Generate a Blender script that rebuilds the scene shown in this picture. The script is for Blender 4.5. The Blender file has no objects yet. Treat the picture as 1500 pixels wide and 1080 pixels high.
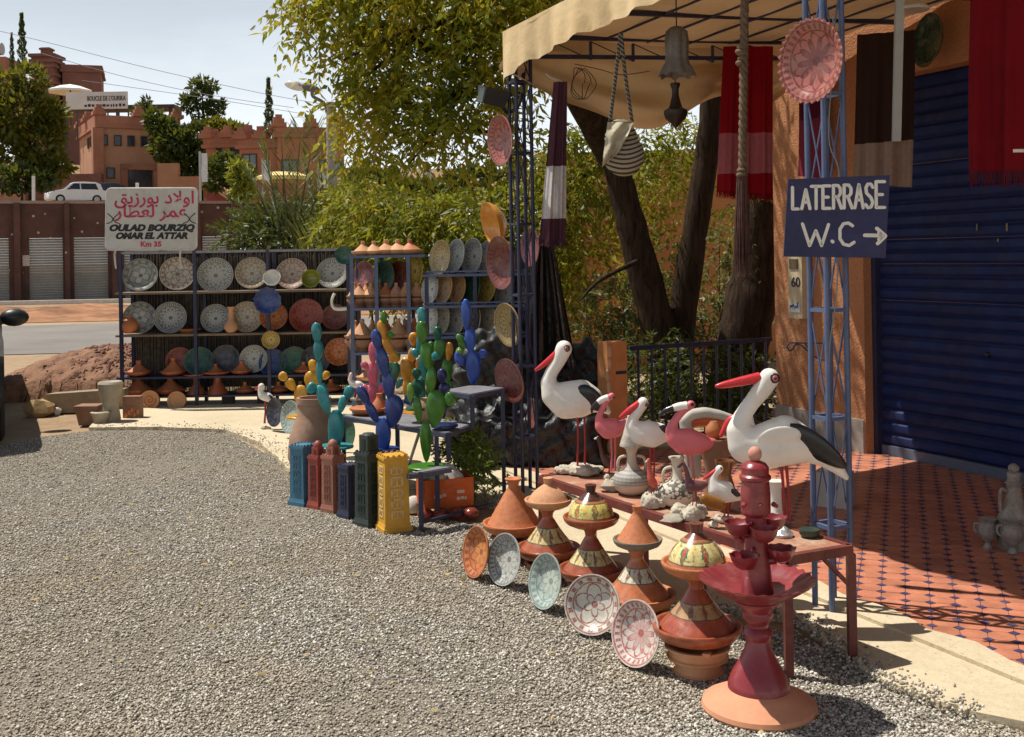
import bpy, math, random
import numpy as np
from mathutils import Matrix, Vector, Euler

random.seed(7)
RNG = np.random.default_rng(11)
SC = bpy.context.scene
COL = SC.collection
R = math.radians

# ------------------------------------------------------------------ camera, sky, sun, exposure
H = 1.55          # eye height above the gravel
FP = 1580.0       # focal length in pixels of the 1500 px wide photograph
CX, CY = 750.0, 376.0
ROLL = 0.017
cam_d = bpy.data.cameras.new('camera')
cam_d.sensor_width = 36.0
cam_d.lens = 36.0 * FP / 1500.0
cam_d.shift_y = -(540.0 - CY) / 1500.0
cam_d.clip_start = 0.05
cam_d.clip_end = 3000
cam = bpy.data.objects.new('camera', cam_d)
COL.objects.link(cam)
cam.matrix_world = Matrix.Translation((0, 0, H)) @ Matrix.Rotation(R(90), 4, 'X') @ Matrix.Rotation(-ROLL, 4, 'Z')
SC.camera = cam

SUN_AZ = R(23)      # how far the sun stands beyond the picture plane, to the left
SUN_EL = R(64)
to_sun = Vector((-math.cos(SUN_AZ) * math.cos(SUN_EL), math.sin(SUN_AZ) * math.cos(SUN_EL), math.sin(SUN_EL)))
sun_d = bpy.data.lights.new('sun', 'SUN')
sun_d.energy = 5.0
sun_d.angle = R(0.53)
sun_d.color = (1.0, 0.945, 0.86)
sun = bpy.data.objects.new('sun', sun_d)
COL.objects.link(sun)
sun.rotation_euler = to_sun.to_track_quat('Z', 'Y').to_euler()
sun.location = to_sun * 60

world = bpy.data.worlds.new('World')
SC.world = world
world.use_nodes = True
wt = world.node_tree
wt.nodes.clear()
w_out = wt.nodes.new('ShaderNodeOutputWorld')
w_bg = wt.nodes.new('ShaderNodeBackground')
w_sky = wt.nodes.new('ShaderNodeTexSky')
w_sky.sky_type = 'NISHITA'
w_sky.sun_disc = False
w_sky.sun_elevation = SUN_EL
w_sky.sun_rotation = math.atan2(to_sun.x, to_sun.y)
w_sky.altitude = 900
w_sky.air_density = 1.0
w_sky.dust_density = 2.0
w_sky.ozone_density = 1.0
# thin high cloud whitening the whole sky
w_tc = wt.nodes.new('ShaderNodeTexCoord')
w_map = wt.nodes.new('ShaderNodeMapping')
w_map.inputs['Scale'].default_value = (1.0, 1.0, 3.5)
w_no = wt.nodes.new('ShaderNodeTexNoise')
w_no.inputs['Scale'].default_value = 2.2
w_no.inputs['Detail'].default_value = 6
w_no.inputs['Roughness'].default_value = 0.62
w_rmp = wt.nodes.new('ShaderNodeMapRange')
w_rmp.inputs['From Min'].default_value = 0.42
w_rmp.inputs['From Max'].default_value = 0.72
w_rmp.inputs['To Min'].default_value = 0.8
w_rmp.inputs['To Max'].default_value = 1.0
w_mix = wt.nodes.new('ShaderNodeMix')
w_mix.data_type = 'RGBA'
w_mix.inputs[7].default_value = (25.0, 26.2, 26.6, 1)
wt.links.new(w_tc.outputs['Generated'], w_map.inputs['Vector'])
wt.links.new(w_map.outputs['Vector'], w_no.inputs['Vector'])
wt.links.new(w_no.outputs['Fac'], w_rmp.inputs['Value'])
# haze thins with height above the horizon
w_sep = wt.nodes.new('ShaderNodeSeparateXYZ')
w_exp = wt.nodes.new('ShaderNodeMath')
w_exp.operation = 'POWER'
w_exp.inputs[0].default_value = 0.022
w_fac = wt.nodes.new('ShaderNodeMath')
w_fac.operation = 'MULTIPLY'
w_abs = wt.nodes.new('ShaderNodeMath')
w_abs.operation = 'ABSOLUTE'
wt.links.new(w_tc.outputs['Generated'], w_sep.inputs[0])
wt.links.new(w_sep.outputs['Z'], w_abs.inputs[0])
wt.links.new(w_abs.outputs[0], w_exp.inputs[1])
wt.links.new(w_exp.outputs[0], w_fac.inputs[0])
wt.links.new(w_rmp.outputs['Result'], w_fac.inputs[1])
wt.links.new(w_fac.outputs[0], w_mix.inputs[0])
wt.links.new(w_sky.outputs['Color'], w_mix.inputs[6])
wt.links.new(w_mix.outputs[2], w_bg.inputs['Color'])
w_bg.inputs['Strength'].default_value = 0.05
wt.links.new(w_bg.outputs['Background'], w_out.inputs['Surface'])

SC.view_settings.view_transform = 'Standard'
SC.view_settings.look = 'None'
SC.view_settings.exposure = 0.24
SC.view_settings.gamma = 1.0
SC.view_settings.use_curve_mapping = False
SC.render.engine = 'CYCLES'
SC.cycles.max_bounces = 6
SC.cycles.transparent_max_bounces = 6
SC.cycles.use_denoising = True


# ------------------------------------------------------------------ from the photograph's geometry to metres
def ray(px, py):
    u, v = px - CX, py - CY
    c, s = math.cos(ROLL), math.sin(ROLL)
    return (u * c - v * s) / FP, (u * s + v * c) / FP


def P(px, py, Y):
    a, b = ray(px, py)
    return Vector((a * Y, Y, H - b * Y))


def G(px, py, z=0.0):
    a, b = ray(px, py)
    Y = (H - z) / b
    return Vector((a * Y, Y, z))


def S(px, Y):
    return px * Y / FP


# ------------------------------------------------------------------ mesh building
class MB:
    def __init__(self):
        self.v, self.f, self.m = [], [], []

    def add(self, vs, fs, m=0, xf=None):
        o = len(self.v)
        if xf is not None:
            vs = [xf @ Vector(q) for q in vs]
        self.v.extend(tuple(q) for q in vs)
        self.f.extend(tuple(i + o for i in f) for f in fs)
        self.m.extend([m] * len(fs))
        return self

    def box(self, c, s, m=0, xf=None, top=1.0):
        x, y, z = s[0] / 2, s[1] / 2, s[2] / 2
        t = top
        vs = [(-x, -y, -z), (x, -y, -z), (x, y, -z), (-x, y, -z), (-x * t, -y * t, z), (x * t, -y * t, z), (x * t, y * t, z), (-x * t, y * t, z)]
        vs = [(a + c[0], b + c[1], d + c[2]) for a, b, d in vs]
        return self.add(vs, [(3, 2, 1, 0), (4, 5, 6, 7), (0, 1, 5, 4), (1, 2, 6, 5), (2, 3, 7, 6), (3, 0, 4, 7)], m, xf)

    def bar(self, a, b, w, h=None, m=0):
        """square bar between two points"""
        a, b = Vector(a), Vector(b)
        h = h or w
        d = (b - a)
        L = d.length
        xf = Matrix.Translation((a + b) / 2) @ frame(d.normalized()).to_4x4()
        return self.box((0, 0, 0), (w, h, L), m, xf)

    def tube(self, pts, r, n=8, m=0, caps=True, xf=None, flat=1.0):
        pts = [Vector(p) for p in pts]
        k = len(pts)
        rs = r if isinstance(r, (list, tuple)) else [r] * k
        vs, fs = [], []
        up = None
        for i, p in enumerate(pts):
            d = (pts[min(i + 1, k - 1)] - pts[max(i - 1, 0)])
            if d.length < 1e-9:
                d = Vector((0, 0, 1))
            d.normalize()
            if up is None:
                up = Vector((0, 1, 0)) if abs(d.y) < 0.9 else Vector((1, 0, 0))
            a = (up - d * up.dot(d))
            if a.length < 1e-6:
                a = Vector((1, 0, 0)) - d * d.x
            a.normalize()
            up = a
            b = d.cross(a)
            for j in range(n):
                t = 2 * math.pi * j / n
                vs.append(p + a * (math.cos(t) * rs[i] * flat) + b * (math.sin(t) * rs[i]))
        for i in range(k - 1):
            for j in range(n):
                q = (j + 1) % n
                fs.append((i * n + j, i * n + q, (i + 1) * n + q, (i + 1) * n + j))
        if caps:
            fs.append(tuple(range(n - 1, -1, -1)))
            fs.append(tuple((k - 1) * n + j for j in range(n)))
        return self.add(vs, fs, m, xf)

    def lathe(self, prof, n=32, m=0, xf=None, wave=None, ms=None):
        """profile of (r, z); wave(i, t) -> (dr, dz); ms: material of each profile segment"""
        vs, rows = [], []
        for i, (r, z) in enumerate(prof):
            if r < 1e-6:
                rows.append([len(vs)])
                vs.append((0, 0, z))
            else:
                row = []
                for j in range(n):
                    t = 2 * math.pi * j / n
                    dr, dz = wave(i, t) if wave else (0, 0)
                    row.append(len(vs))
                    vs.append(((r + dr) * math.cos(t), (r + dr) * math.sin(t), z + dz))
                rows.append(row)
        for i in range(len(prof) - 1):
            a, b = rows[i], rows[i + 1]
            fs = []
            for j in range(n):
                q = (j + 1) % n
                if len(a) == 1 and len(b) == 1:
                    continue
                if len(a) == 1:
                    fs.append((a[0], b[q], b[j]))
                elif len(b) == 1:
                    fs.append((a[j], a[q], b[0]))
                else:
                    fs.append((a[j], a[q], b[q], b[j]))
            base = len(self.v) if i == 0 else base0
            if i == 0:
                base0 = len(self.v)
                self.add(vs, [], 0, xf)
            self.f.extend(tuple(k + base0 for k in f) for f in fs)
            self.m.extend([ms[i] if ms else m] * len(fs))
        return self

    def ball(self, c, r, m=0, n=14, k=9, rot=None):
        r = r if isinstance(r, (list, tuple)) else (r, r, r)
        prof = [(math.sin(math.pi * i / k), -math.cos(math.pi * i / k)) for i in range(k + 1)]
        prof[0] = (0, -1)
        prof[-1] = (0, 1)
        xf = Matrix.Translation(c) @ (rot.to_4x4() if rot is not None else Matrix.Identity(4)) @ Matrix.Diagonal((*r, 1))
        return self.lathe(prof, n, m, xf)

    def prism(self, poly, y0, y1, m=0, xf=None):
        """polygon in x,z extruded along y"""
        n = len(poly)
        vs = [(x, y0, z) for x, z in poly] + [(x, y1, z) for x, z in poly]
        fs = [tuple(range(n)), tuple(range(2 * n - 1, n - 1, -1))]
        fs += [(i, i + n, (i + 1) % n + n, (i + 1) % n) for i in range(n)]
        return self.add(vs, fs, m, xf)

    def grid(self, fn, nu, nv, m=0):
        vs = [fn(i / nu, j / nv) for j in range(nv + 1) for i in range(nu + 1)]
        fs = [(j * (nu + 1) + i, j * (nu + 1) + i + 1, (j + 1) * (nu + 1) + i + 1, (j + 1) * (nu + 1) + i) for j in range(nv) for i in range(nu)]
        return self.add(vs, fs, m)

    def mesh(self, name, mats, smooth=40):
        me = bpy.data.meshes.new(name)
        me.from_pydata(self.v, [], self.f)
        for mt in (mats if isinstance(mats, (list, tuple)) else [mats]):
            me.materials.append(mt)
        if any(self.m):
            me.polygons.foreach_set('material_index', self.m)
        if smooth:
            me.shade_smooth()
            me.set_sharp_from_angle(angle=R(smooth))
        me.update()
        return me

    def build(self, name, mats, parent=None, smooth=40, loc=None):
        return link(name, self.mesh(name, mats, smooth), parent, loc)


def frame(z, up=(0, 0, 1)):
    """rotation whose local Z is z and whose local Y points up as far as it can"""
    z = Vector(z).normalized()
    up = Vector(up)
    if abs(z.dot(up)) > 0.999:
        up = Vector((0, 1, 0))
    x = up.cross(z).normalized()
    y = z.cross(x)
    return Matrix((x, y, z)).transposed()


def link(name, data, parent=None, loc=None):
    o = bpy.data.objects.new(name, data)
    COL.objects.link(o)
    if parent is not None:
        o.parent = parent
    if loc is not None:
        o.location = loc
    return o


def tag(o, label=None, cat=None, group=None, kind=None):
    if label:
        o['label'] = label
    if cat:
        o['category'] = cat
    if group:
        o['group'] = group
    if kind:
        o['kind'] = kind
    return o


def thing(name, label, cat, loc=(0, 0, 0), rz=0.0, group=None):
    o = link(name, None)
    o.location = loc
    o.rotation_euler = (0, 0, rz)
    o.empty_display_size = 0.1
    return tag(o, label, cat, group)


def dup(o, parent=None):
    c = o.copy()
    COL.objects.link(c)
    if parent is not None:
        c.parent = parent
    for ch in list(o.children):
        dup(ch, c)
    return c


def catmull(pts, k=6):
    pts = [Vector(p) for p in pts]
    out = []
    for i in range(len(pts) - 1):
        p0, p1, p2, p3 = pts[max(i - 1, 0)], pts[i], pts[i + 1], pts[min(i + 2, len(pts) - 1)]
        for j in range(k):
            t = j / k
            out.append(0.5 * ((2 * p1) + (p2 - p0) * t + (2 * p0 - 5 * p1 + 4 * p2 - p3) * t * t + (3 * p1 - p0 - 3 * p2 + p3) * t ** 3))
    out.append(pts[-1])
    return out


def remesh(mb, voxel, smooth=6):
    """one continuous skin round overlapping closed pieces"""
    me = bpy.data.meshes.new('t')
    me.from_pydata(mb.v, [], mb.f)
    o = bpy.data.objects.new('t', me)
    COL.objects.link(o)
    md = o.modifiers.new('r', 'REMESH')
    md.mode = 'VOXEL'
    md.voxel_size = voxel
    md.use_smooth_shade = True
    sm = o.modifiers.new('s', 'SMOOTH')
    sm.iterations = smooth
    sm.factor = 0.5
    dg = bpy.context.evaluated_depsgraph_get()
    out = bpy.data.meshes.new_from_object(o.evaluated_get(dg))
    bpy.data.objects.remove(o)
    bpy.data.meshes.remove(me)
    out.shade_smooth()
    return out


def quick_mesh(name, V, Q, mat, k=4, smooth=False):
    """numpy verts (N,3) and faces (M,k)"""
    me = bpy.data.meshes.new(name)
    V = np.ascontiguousarray(V, dtype=np.float32)
    Q = np.ascontiguousarray(Q, dtype=np.int32)
    me.vertices.add(len(V))
    me.vertices.foreach_set('co', V.ravel())
    me.loops.add(Q.size)
    me.loops.foreach_set('vertex_index', Q.ravel())
    me.polygons.add(len(Q))
    me.polygons.foreach_set('loop_start', np.arange(0, Q.size, k, dtype=np.int32))
    me.update(calc_edges=True)
    me.validate()
    if smooth:
        me.shade_smooth()
    me.materials.append(mat)
    return me


# ------------------------------------------------------------------ materials
class NT:
    def __init__(self, name):
        self.mat = bpy.data.materials.new(name)
        self.mat.use_nodes = True
        self.t = self.mat.node_tree
        self.b = self.t.nodes['Principled BSDF']
        self.out = self.t.nodes['Material Output']
        self._tc = None

    def node(self, typ, **kw):
        n = self.t.nodes.new(typ)
        for k, v in kw.items():
            setattr(n, k, v)
        return n

    def put(self, sock, v):
        if hasattr(v, 'is_output'):
            self.t.links.new(v, sock)
        elif isinstance(v, (tuple, list)) and len(v) == 3 and sock.type == 'RGBA':
            sock.default_value = (*v, 1)
        else:
            sock.default_value = v

    def obj(self):
        if self._tc is None:
            self._tc = self.node('ShaderNodeTexCoord')
        return self._tc.outputs['Object']

    def xyz(self):
        s = self.node('ShaderNodeSeparateXYZ')
        self.put(s.inputs[0], self.obj())
        return s.outputs

    def math(self, op, a, b=None, c=None, clamp=False):
        n = self.node('ShaderNodeMath', operation=op, use_clamp=clamp)
        for i, v in enumerate((a, b, c)):
            if v is not None:
                self.put(n.inputs[i], v)
        return n.outputs[0]

    def mix(self, fac, a, b, blend='MIX'):
        n = self.node('ShaderNodeMix', data_type='RGBA', blend_type=blend)
        self.put(n.inputs[0], fac)
        self.put(n.inputs[6], a)
        self.put(n.inputs[7], b)
        return n.outputs[2]

    def noise(self, scale, detail=4, rough=0.55, vec=None, out='Fac', dist=0.0):
        n = self.node('ShaderNodeTexNoise')
        n.inputs['Scale'].default_value = scale
        n.inputs['Detail'].default_value = detail
        n.inputs['Roughness'].default_value = rough
        n.inputs['Distortion'].default_value = dist
        self.put(n.inputs['Vector'], vec if vec is not None else self.obj())
        return n.outputs[out]

    def voro(self, scale, out='Distance', feature='F1', vec=None):
        n = self.node('ShaderNodeTexVoronoi', feature=feature)
        n.inputs['Scale'].default_value = scale
        self.put(n.inputs['Vector'], vec if vec is not None else self.obj())
        return n.outputs[out]

    def rng(self, v, a, b, c=0.0, d=1.0):
        n = self.node('ShaderNodeMapRange')
        self.put(n.inputs['Value'], v)
        for k, q in zip(('From Min', 'From Max', 'To Min', 'To Max'), (a, b, c, d)):
            n.inputs[k].default_value = q
        return n.outputs['Result']

    def bump(self, h, strength=0.3, dist=0.01, prev=None):
        n = self.node('ShaderNodeBump')
        n.inputs['Strength'].default_value = strength
        n.inputs['Distance'].default_value = dist
        self.put(n.inputs['Height'], h)
        if prev is not None:
            self.put(n.inputs['Normal'], prev)
        return n.outputs[0]

    def scaled(self, sx, sy, sz):
        n = self.node('ShaderNodeMapping')
        n.inputs['Scale'].default_value = (sx, sy, sz)
        self.put(n.inputs['Vector'], self.obj())
        return n.outputs[0]

    def rand(self):
        return self.node('ShaderNodeObjectInfo').outputs['Random']

    def island(self):
        return self.node('ShaderNodeNewGeometry').outputs['Random Per Island']

    def done(self, col, rough=0.6, normal=None, metal=0.0, spec=0.5, coat=0.0):
        self.put(self.b.inputs['Base Color'], col)
        self.put(self.b.inputs['Roughness'], rough)
        self.b.inputs['Metallic'].default_value = metal
        self.b.inputs['Specular IOR Level'].default_value = spec
        if coat:
            self.b.inputs['Coat Weight'].default_value = coat
            self.b.inputs['Coat Roughness'].default_value = 0.08
        if normal is not None:
            self.put(self.b.inputs['Normal'], normal)
        return self.mat


def sh(c, k):
    return tuple(min(1.0, x * k) for x in c)


MATS = {}


def M(name, col, rough=0.6, var=0.18, scale=9.0, bump=0.15, fine=60.0, metal=0.0, dirt=0.0, dirtcol=(0.22, 0.17, 0.12), spec=0.4, coat=0.0, dist=0.004):
    """plain material with uneven colour, fine relief and optional dust"""
    if name in MATS:
        return MATS[name]
    n = NT(name)
    rv = n.node('ShaderNodeVectorMath', operation='ADD')
    n.put(rv.inputs[0], n.obj())
    n.put(rv.inputs[1], n.rand())
    v = rv.outputs[0]
    a = n.noise(scale, 5, 0.6, v)
    c = n.mix(n.rng(a, 0.3, 0.7), sh(col, 1 - var), sh(col, 1 + var))
    b = n.noise(fine, 4, 0.6, v)
    c = n.mix(n.rng(b, 0.35, 0.75, 0, 0.5 * min(1, var * 3)), c, sh(col, 1 - 1.6 * var))
    if dirt:
        d = n.noise(scale * 1.7, 8, 0.72, v)
        c = n.mix(n.rng(d, 0.5, 0.68, 0, dirt), c, dirtcol)
    r = n.rng(b, 0.3, 0.7, max(0.03, rough - 0.08), min(1, rough + 0.1))
    nm = n.bump(b, bump, dist) if bump else None
    MATS[name] = n.done(c, r, nm, metal, spec, coat)
    return MATS[name]


def plate_mat(name, base, c1, c2, n=8, rough=0.28, kind=0):
    """hand painted glaze: petals, rings and a chequered rim, in the plate's own unit-radius coordinates"""
    if name in MATS:
        return MATS[name]
    k = NT(name)
    x, y, z = k.xyz()
    wob = k.noise(3.5, 3, 0.5)
    r = k.math('SQRT', k.math('ADD', k.math('MULTIPLY', x, x), k.math('MULTIPLY', y, y)))
    r = k.math('ADD', r, k.math('MULTIPLY', k.math('SUBTRACT', wob, 0.5), 0.06))
    th = k.math('ARCTAN2', y, x)
    ab = k.math('ABSOLUTE', k.math('SINE', k.math('MULTIPLY', th, n / 2)))
    edge = k.math('ADD', 0.16, k.math('MULTIPLY', ab, 0.4 if kind != 2 else 0.22))
    inside = k.math('LESS_THAN', r, edge)
    line = k.math('LESS_THAN', k.math('ABSOLUTE', k.math('SUBTRACT', r, edge)), 0.035)
    cs = k.math('ABSOLUTE', k.math('COSINE', k.math('MULTIPLY', th, n / 2)))
    edge2 = k.math('ADD', 0.44, k.math('MULTIPLY', cs, 0.24))
    line2 = k.math('LESS_THAN', k.math('ABSOLUTE', k.math('SUBTRACT', r, edge2)), 0.03)
    core = k.math('LESS_THAN', r, 0.12)
    ring = k.math('LESS_THAN', k.math('ABSOLUTE', k.math('SUBTRACT', r, 0.73)), 0.02)
    ring2 = k.math('LESS_THAN', k.math('ABSOLUTE', k.math('SUBTRACT', r, 0.93)), 0.025)
    chk = k.math('GREATER_THAN', k.math('SINE', k.math('MULTIPLY', th, n * 3)), 0.1)
    band = k.math('MULTIPLY', k.math('GREATER_THAN', r, 0.77), k.math('LESS_THAN', r, 0.89))
    rim = k.math('MULTIPLY', chk, band)
    dk = k.math('MAXIMUM', k.math('MAXIMUM', line, line2), k.math('MAXIMUM', k.math('MAXIMUM', ring, ring2), k.math('MAXIMUM', rim, core)))
    front = k.math('GREATER_THAN', z, -0.001)
    dk = k.math('MULTIPLY', dk, front)
    col = k.mix(k.rng(k.noise(2.2, 5, 0.6), 0.3, 0.7), sh(base, 0.8), sh(base, 1.15))
    pet = k.math('MULTIPLY', k.math('MULTIPLY', inside, front), 0.75)
    col = k.mix(pet, col, c2)
    col = k.mix(k.math('MULTIPLY', dk, k.rng(k.noise(14, 3), 0.25, 0.6, 0.45, 0.95)), col, c1)
    col = k.mix(k.rng(k.noise(1.4, 6, 0.7), 0.52, 0.75, 0, 0.55), col, (0.24, 0.19, 0.13))
    rr = k.rng(k.noise(5, 4), 0.3, 0.7, rough - 0.08, rough + 0.22)
    MATS[name] = k.done(col, rr, k.bump(k.math('ADD', dk, k.noise(9, 4)), 0.12, 0.02), 0, 0.5)
    return MATS[name]


def leaf_mat(name, cols, trans=0.45, rough=0.5):
    if name in MATS:
        return MATS[name]
    k = NT(name)
    cr = k.node('ShaderNodeValToRGB')
    el = cr.color_ramp.elements
    while len(el) > 1:
        el.remove(el[-1])
    for i, c in enumerate(cols):
        e = el[0] if i == 0 else el.new(i / (len(cols) - 1))
        e.position = i / max(1, len(cols) - 1)
        e.color = (*c, 1)
    big = k.noise(1.7, 3, 0.5)
    f = k.math('ADD', k.math('MULTIPLY', k.island(), 0.55), k.rng(big, 0.3, 0.7, -0.05, 0.5))
    k.put(cr.inputs[0], f)
    c = cr.outputs[0]
    k.done(c, rough, None, 0, 0.35)
    tr = k.node('ShaderNodeBsdfTranslucent')
    k.put(tr.inputs['Color'], k.mix(0.5, c, (0.3, 0.28, 0.02)))
    mx = k.node('ShaderNodeMixShader')
    mx.inputs[0].default_value = trans
    k.t.links.new(k.b.outputs[0], mx.inputs[1])
    k.t.links.new(tr.outputs[0], mx.inputs[2])
    k.t.links.new(mx.outputs[0], k.out.inputs['Surface'])
    MATS[name] = k.mat
    return k.mat


def cloth_mat(name, col, trans=0.3, bands=None, rough=0.9, weave=220, var=0.12):
    """woven cloth; bands: list of (z0, z1, colour) in the cloth's own coordinates"""
    if name in MATS:
        return MATS[name]
    k = NT(name)
    x, y, z = k.xyz()
    c = k.mix(k.rng(k.noise(5, 5), 0.3, 0.7), sh(col, 1 - var), sh(col, 1 + var))
    for z0, z1, bc in (bands or []):
        f = k.math('MULTIPLY', k.math('GREATER_THAN', z, z0), k.math('LESS_THAN', z, z1))
        c = k.mix(f, c, k.mix(k.noise(40, 3), sh(bc, 0.75), sh(bc, 1.15)))
    b = k.noise(1, 3, 0.6, k.scaled(weave, weave, weave * 0.12))
    k.done(c, rough, k.bump(b, 0.25, 0.003), 0, 0.15)
    tr = k.node('ShaderNodeBsdfTranslucent')
    k.put(tr.inputs['Color'], c)
    mx = k.node('ShaderNodeMixShader')
    mx.inputs[0].default_value = trans
    k.t.links.new(k.b.outputs[0], mx.inputs[1])
    k.t.links.new(tr.outputs[0], mx.inputs[2])
    k.t.links.new(mx.outputs[0], k.out.inputs['Surface'])
    MATS[name] = k.mat
    return k.mat


def words_mesh(body, size, **kw):
    """one mesh per word, each already shifted to its place in the line"""
    whole = text_mesh(body, size, **kw)
    xs = [v.co.x for v in whole.vertices]
    x0, out = min(xs), []
    ws = body.split(' ')
    ms = [text_mesh(w, size, **kw) for w in ws]
    wd = [max(v.co.x for v in m.vertices) - min(v.co.x for v in m.vertices) for m in ms]
    gap = (max(xs) - x0 - sum(wd)) / max(1, len(ws) - 1)
    for m, w in zip(ms, wd):
        m.transform(Matrix.Translation((x0 - min(v.co.x for v in m.vertices), 0, 0)))
        out.append(m)
        x0 += w + gap
    return out


def text_mesh(body, size, depth=0.002, align='CENTER', shear=0.0, sx=1.0, bold=0.0):
    c = bpy.data.curves.new('t', 'FONT')
    c.body = body
    c.size = size
    c.extrude = depth
    c.align_x = align
    c.shear = shear
    c.offset = bold
    c.resolution_u = 3
    o = bpy.data.objects.new('t', c)
    COL.objects.link(o)
    o.scale = (sx, 1, 1)
    dg = bpy.context.evaluated_depsgraph_get()
    me = bpy.data.meshes.new_from_object(o.evaluated_get(dg))
    me.transform(Matrix.Diagonal((sx, 1, 1, 1)))
    bpy.data.objects.remove(o)
    return me


# ------------------------------------------------------------------ foliage
def leaves(C, A, L, W, fold=0.25, rng=RNG):
    """one folded four-cornered leaf for each centre C along axis A"""
    n = len(C)
    A = A / np.maximum(np.linalg.norm(A, axis=1, keepdims=True), 1e-6)
    q = rng.normal(size=(n, 3))
    w = np.cross(A, q)
    w /= np.maximum(np.linalg.norm(w, axis=1, keepdims=True), 1e-6)
    nn = np.cross(w, A)
    L = np.broadcast_to(L, (n,))[:, None]
    W = np.broadcast_to(W, (n,))[:, None]
    V = np.empty((n, 4, 3))
    V[:, 0] = C
    V[:, 1] = C + A * L * 0.45 + w * W * 0.5 + nn * W * fold
    V[:, 2] = C + A * L
    V[:, 3] = C + A * L * 0.45 - w * W * 0.5 + nn * W * fold
    return V.reshape(-1, 3), np.arange(n * 4).reshape(n, 4)


def sprays(P0, D, K, Ls, droop, leafL, leafW, rng=RNG):
    """drooping feathered twigs: K leaflet pairs along each"""
    n = len(P0)
    t = np.linspace(0.12, 1.0, K)
    D = D / np.maximum(np.linalg.norm(D, axis=1, keepdims=True), 1e-6)
    Ls = Ls * rng.uniform(0.65, 1.25, n)
    pos = P0[:, None, :] + D[:, None, :] * (t[None, :, None] * Ls[:, None, None])
    pos[:, :, 2] -= (t ** 2)[None, :] * (Ls * droop)[:, None]
    tan = D[:, None, :] * np.ones((1, K, 1))
    tan[:, :, 2] -= (2 * t)[None, :] * droop
    tan /= np.linalg.norm(tan, axis=2, keepdims=True)
    up = rng.normal(size=(n, 1, 3)) * 0.5 + np.array([0, 0, 1.0])
    side = np.cross(tan, np.broadcast_to(up, tan.shape))
    side /= np.maximum(np.linalg.norm(side, axis=2, keepdims=True), 1e-6)
    Cs, As = [], []
    for s in (-1, 1):
        a = tan * 0.65 + side * s * 0.8 + rng.normal(size=tan.shape) * 0.22
        a[:, :, 2] -= 0.22
        Cs.append(pos.reshape(-1, 3))
        As.append(a.reshape(-1, 3))
    C = np.concatenate(Cs)
    A = np.concatenate(As)
    m = len(C)
    return leaves(C, A, leafL * rng.uniform(0.4, 1.35, m), leafW * rng.uniform(0.5, 1.3, m))


def in_ball(n, c, r, rng=RNG, shell=0.45):
    d = rng.normal(size=(n, 3))
    d /= np.linalg.norm(d, axis=1, keepdims=True)
    k = rng.uniform(shell ** 3, 1, n) ** (1 / 3)
    return np.array(c) + d * k[:, None] * np.array(r), d


def crown(name, clumps, mat, parent, K=7, Ls=0.4, droop=0.5, leafL=0.08, leafW=0.02, down=0.3):
    """clumps: (centre, radii, number of sprays)"""
    Vs, Qs, o = [], [], 0
    for c, r, n in clumps:
        p, d = in_ball(n, c, r)
        d = d + RNG.normal(size=d.shape) * 0.5
        d[:, 2] -= down
        V, Q = sprays(p, d, K, Ls, droop, leafL, leafW)
        Vs.append(V)
        Qs.append(Q + o)
        o += len(V)
    me = quick_mesh(name, np.concatenate(Vs), np.concatenate(Qs), mat)
    return link(name, me, parent)


def leafball(name, clumps, mat, parent, L=0.3, W=0.14, up=0.2):
    """far crowns: loose leaf clumps without twigs"""
    Vs, Qs, o = [], [], 0
    for c, r, n in clumps:
        p, d = in_ball(n, c, r)
        a = d + RNG.normal(size=d.shape) * 0.7
        a[:, 2] += up
        V, Q = leaves(p, a, L * RNG.uniform(0.6, 1.3, n), W * RNG.uniform(0.6, 1.3, n))
        Vs.append(V)
        Qs.append(Q + o)
        o += len(V)
    me = quick_mesh(name, np.concatenate(Vs), np.concatenate(Qs), mat)
    return link(name, me, parent)


def limb(mb, pts, r0, r1, n=10, wob=0.06, k=6):
    pts = catmull(pts, k)
    m = len(pts)
    rs = [(r0 + (r1 - r0) * i / (m - 1)) * (1 + random.uniform(-wob, wob)) for i in range(m)]
    mb.tube(pts, rs, n)
    return mb

# ================================================================== GROUND AND SETTING
DA = Vector((-0.427, 0.904, 0))        # along the shop front, away from the camera
DN = Vector((0.904, 0.427, 0))         # from the forecourt into the shop
COLB = G(1229, 893)                    # foot of the near lattice post
TOWB = Vector((0.07, 7.10, 0))         # foot of the far lattice post


def sheet(name, poly, z, mat, kind='structure', thick=0.0):
    mb = MB()
    n = len(poly)
    vs = [(p[0], p[1], z) for p in poly]
    if thick:
        vs += [(p[0], p[1], z - thick) for p in poly]
        fs = [tuple(range(n))] + [(i + n, (i + 1) % n + n, (i + 1) % n, i) for i in range(n)]
    else:
        fs = [tuple(range(n))]
    mb.add(vs, fs)
    o = mb.build(name, mat, smooth=0)
    return tag(o, kind=kind)


# --- dry earth everywhere
n = NT('dry_earth')
a = n.noise(0.35, 6, 0.6)
b = n.noise(6, 6, 0.65)
c = n.mix(n.rng(a, 0.35, 0.65), (0.36, 0.27, 0.17), (0.27, 0.17, 0.10))
c = n.mix(n.rng(b, 0.35, 0.7, 0, 0.6), c, (0.42, 0.33, 0.22))
mat_earth = n.done(c, 0.95, n.bump(n.noise(22, 6, 0.7), 0.5, 0.03), 0, 0.1)
g = MB()
g.grid(lambda u, v: ((u - 0.5) * 900, -20 + v * 920, -0.012), 4, 4)
tag(g.build('ground', mat_earth, smooth=0), kind='structure')

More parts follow.
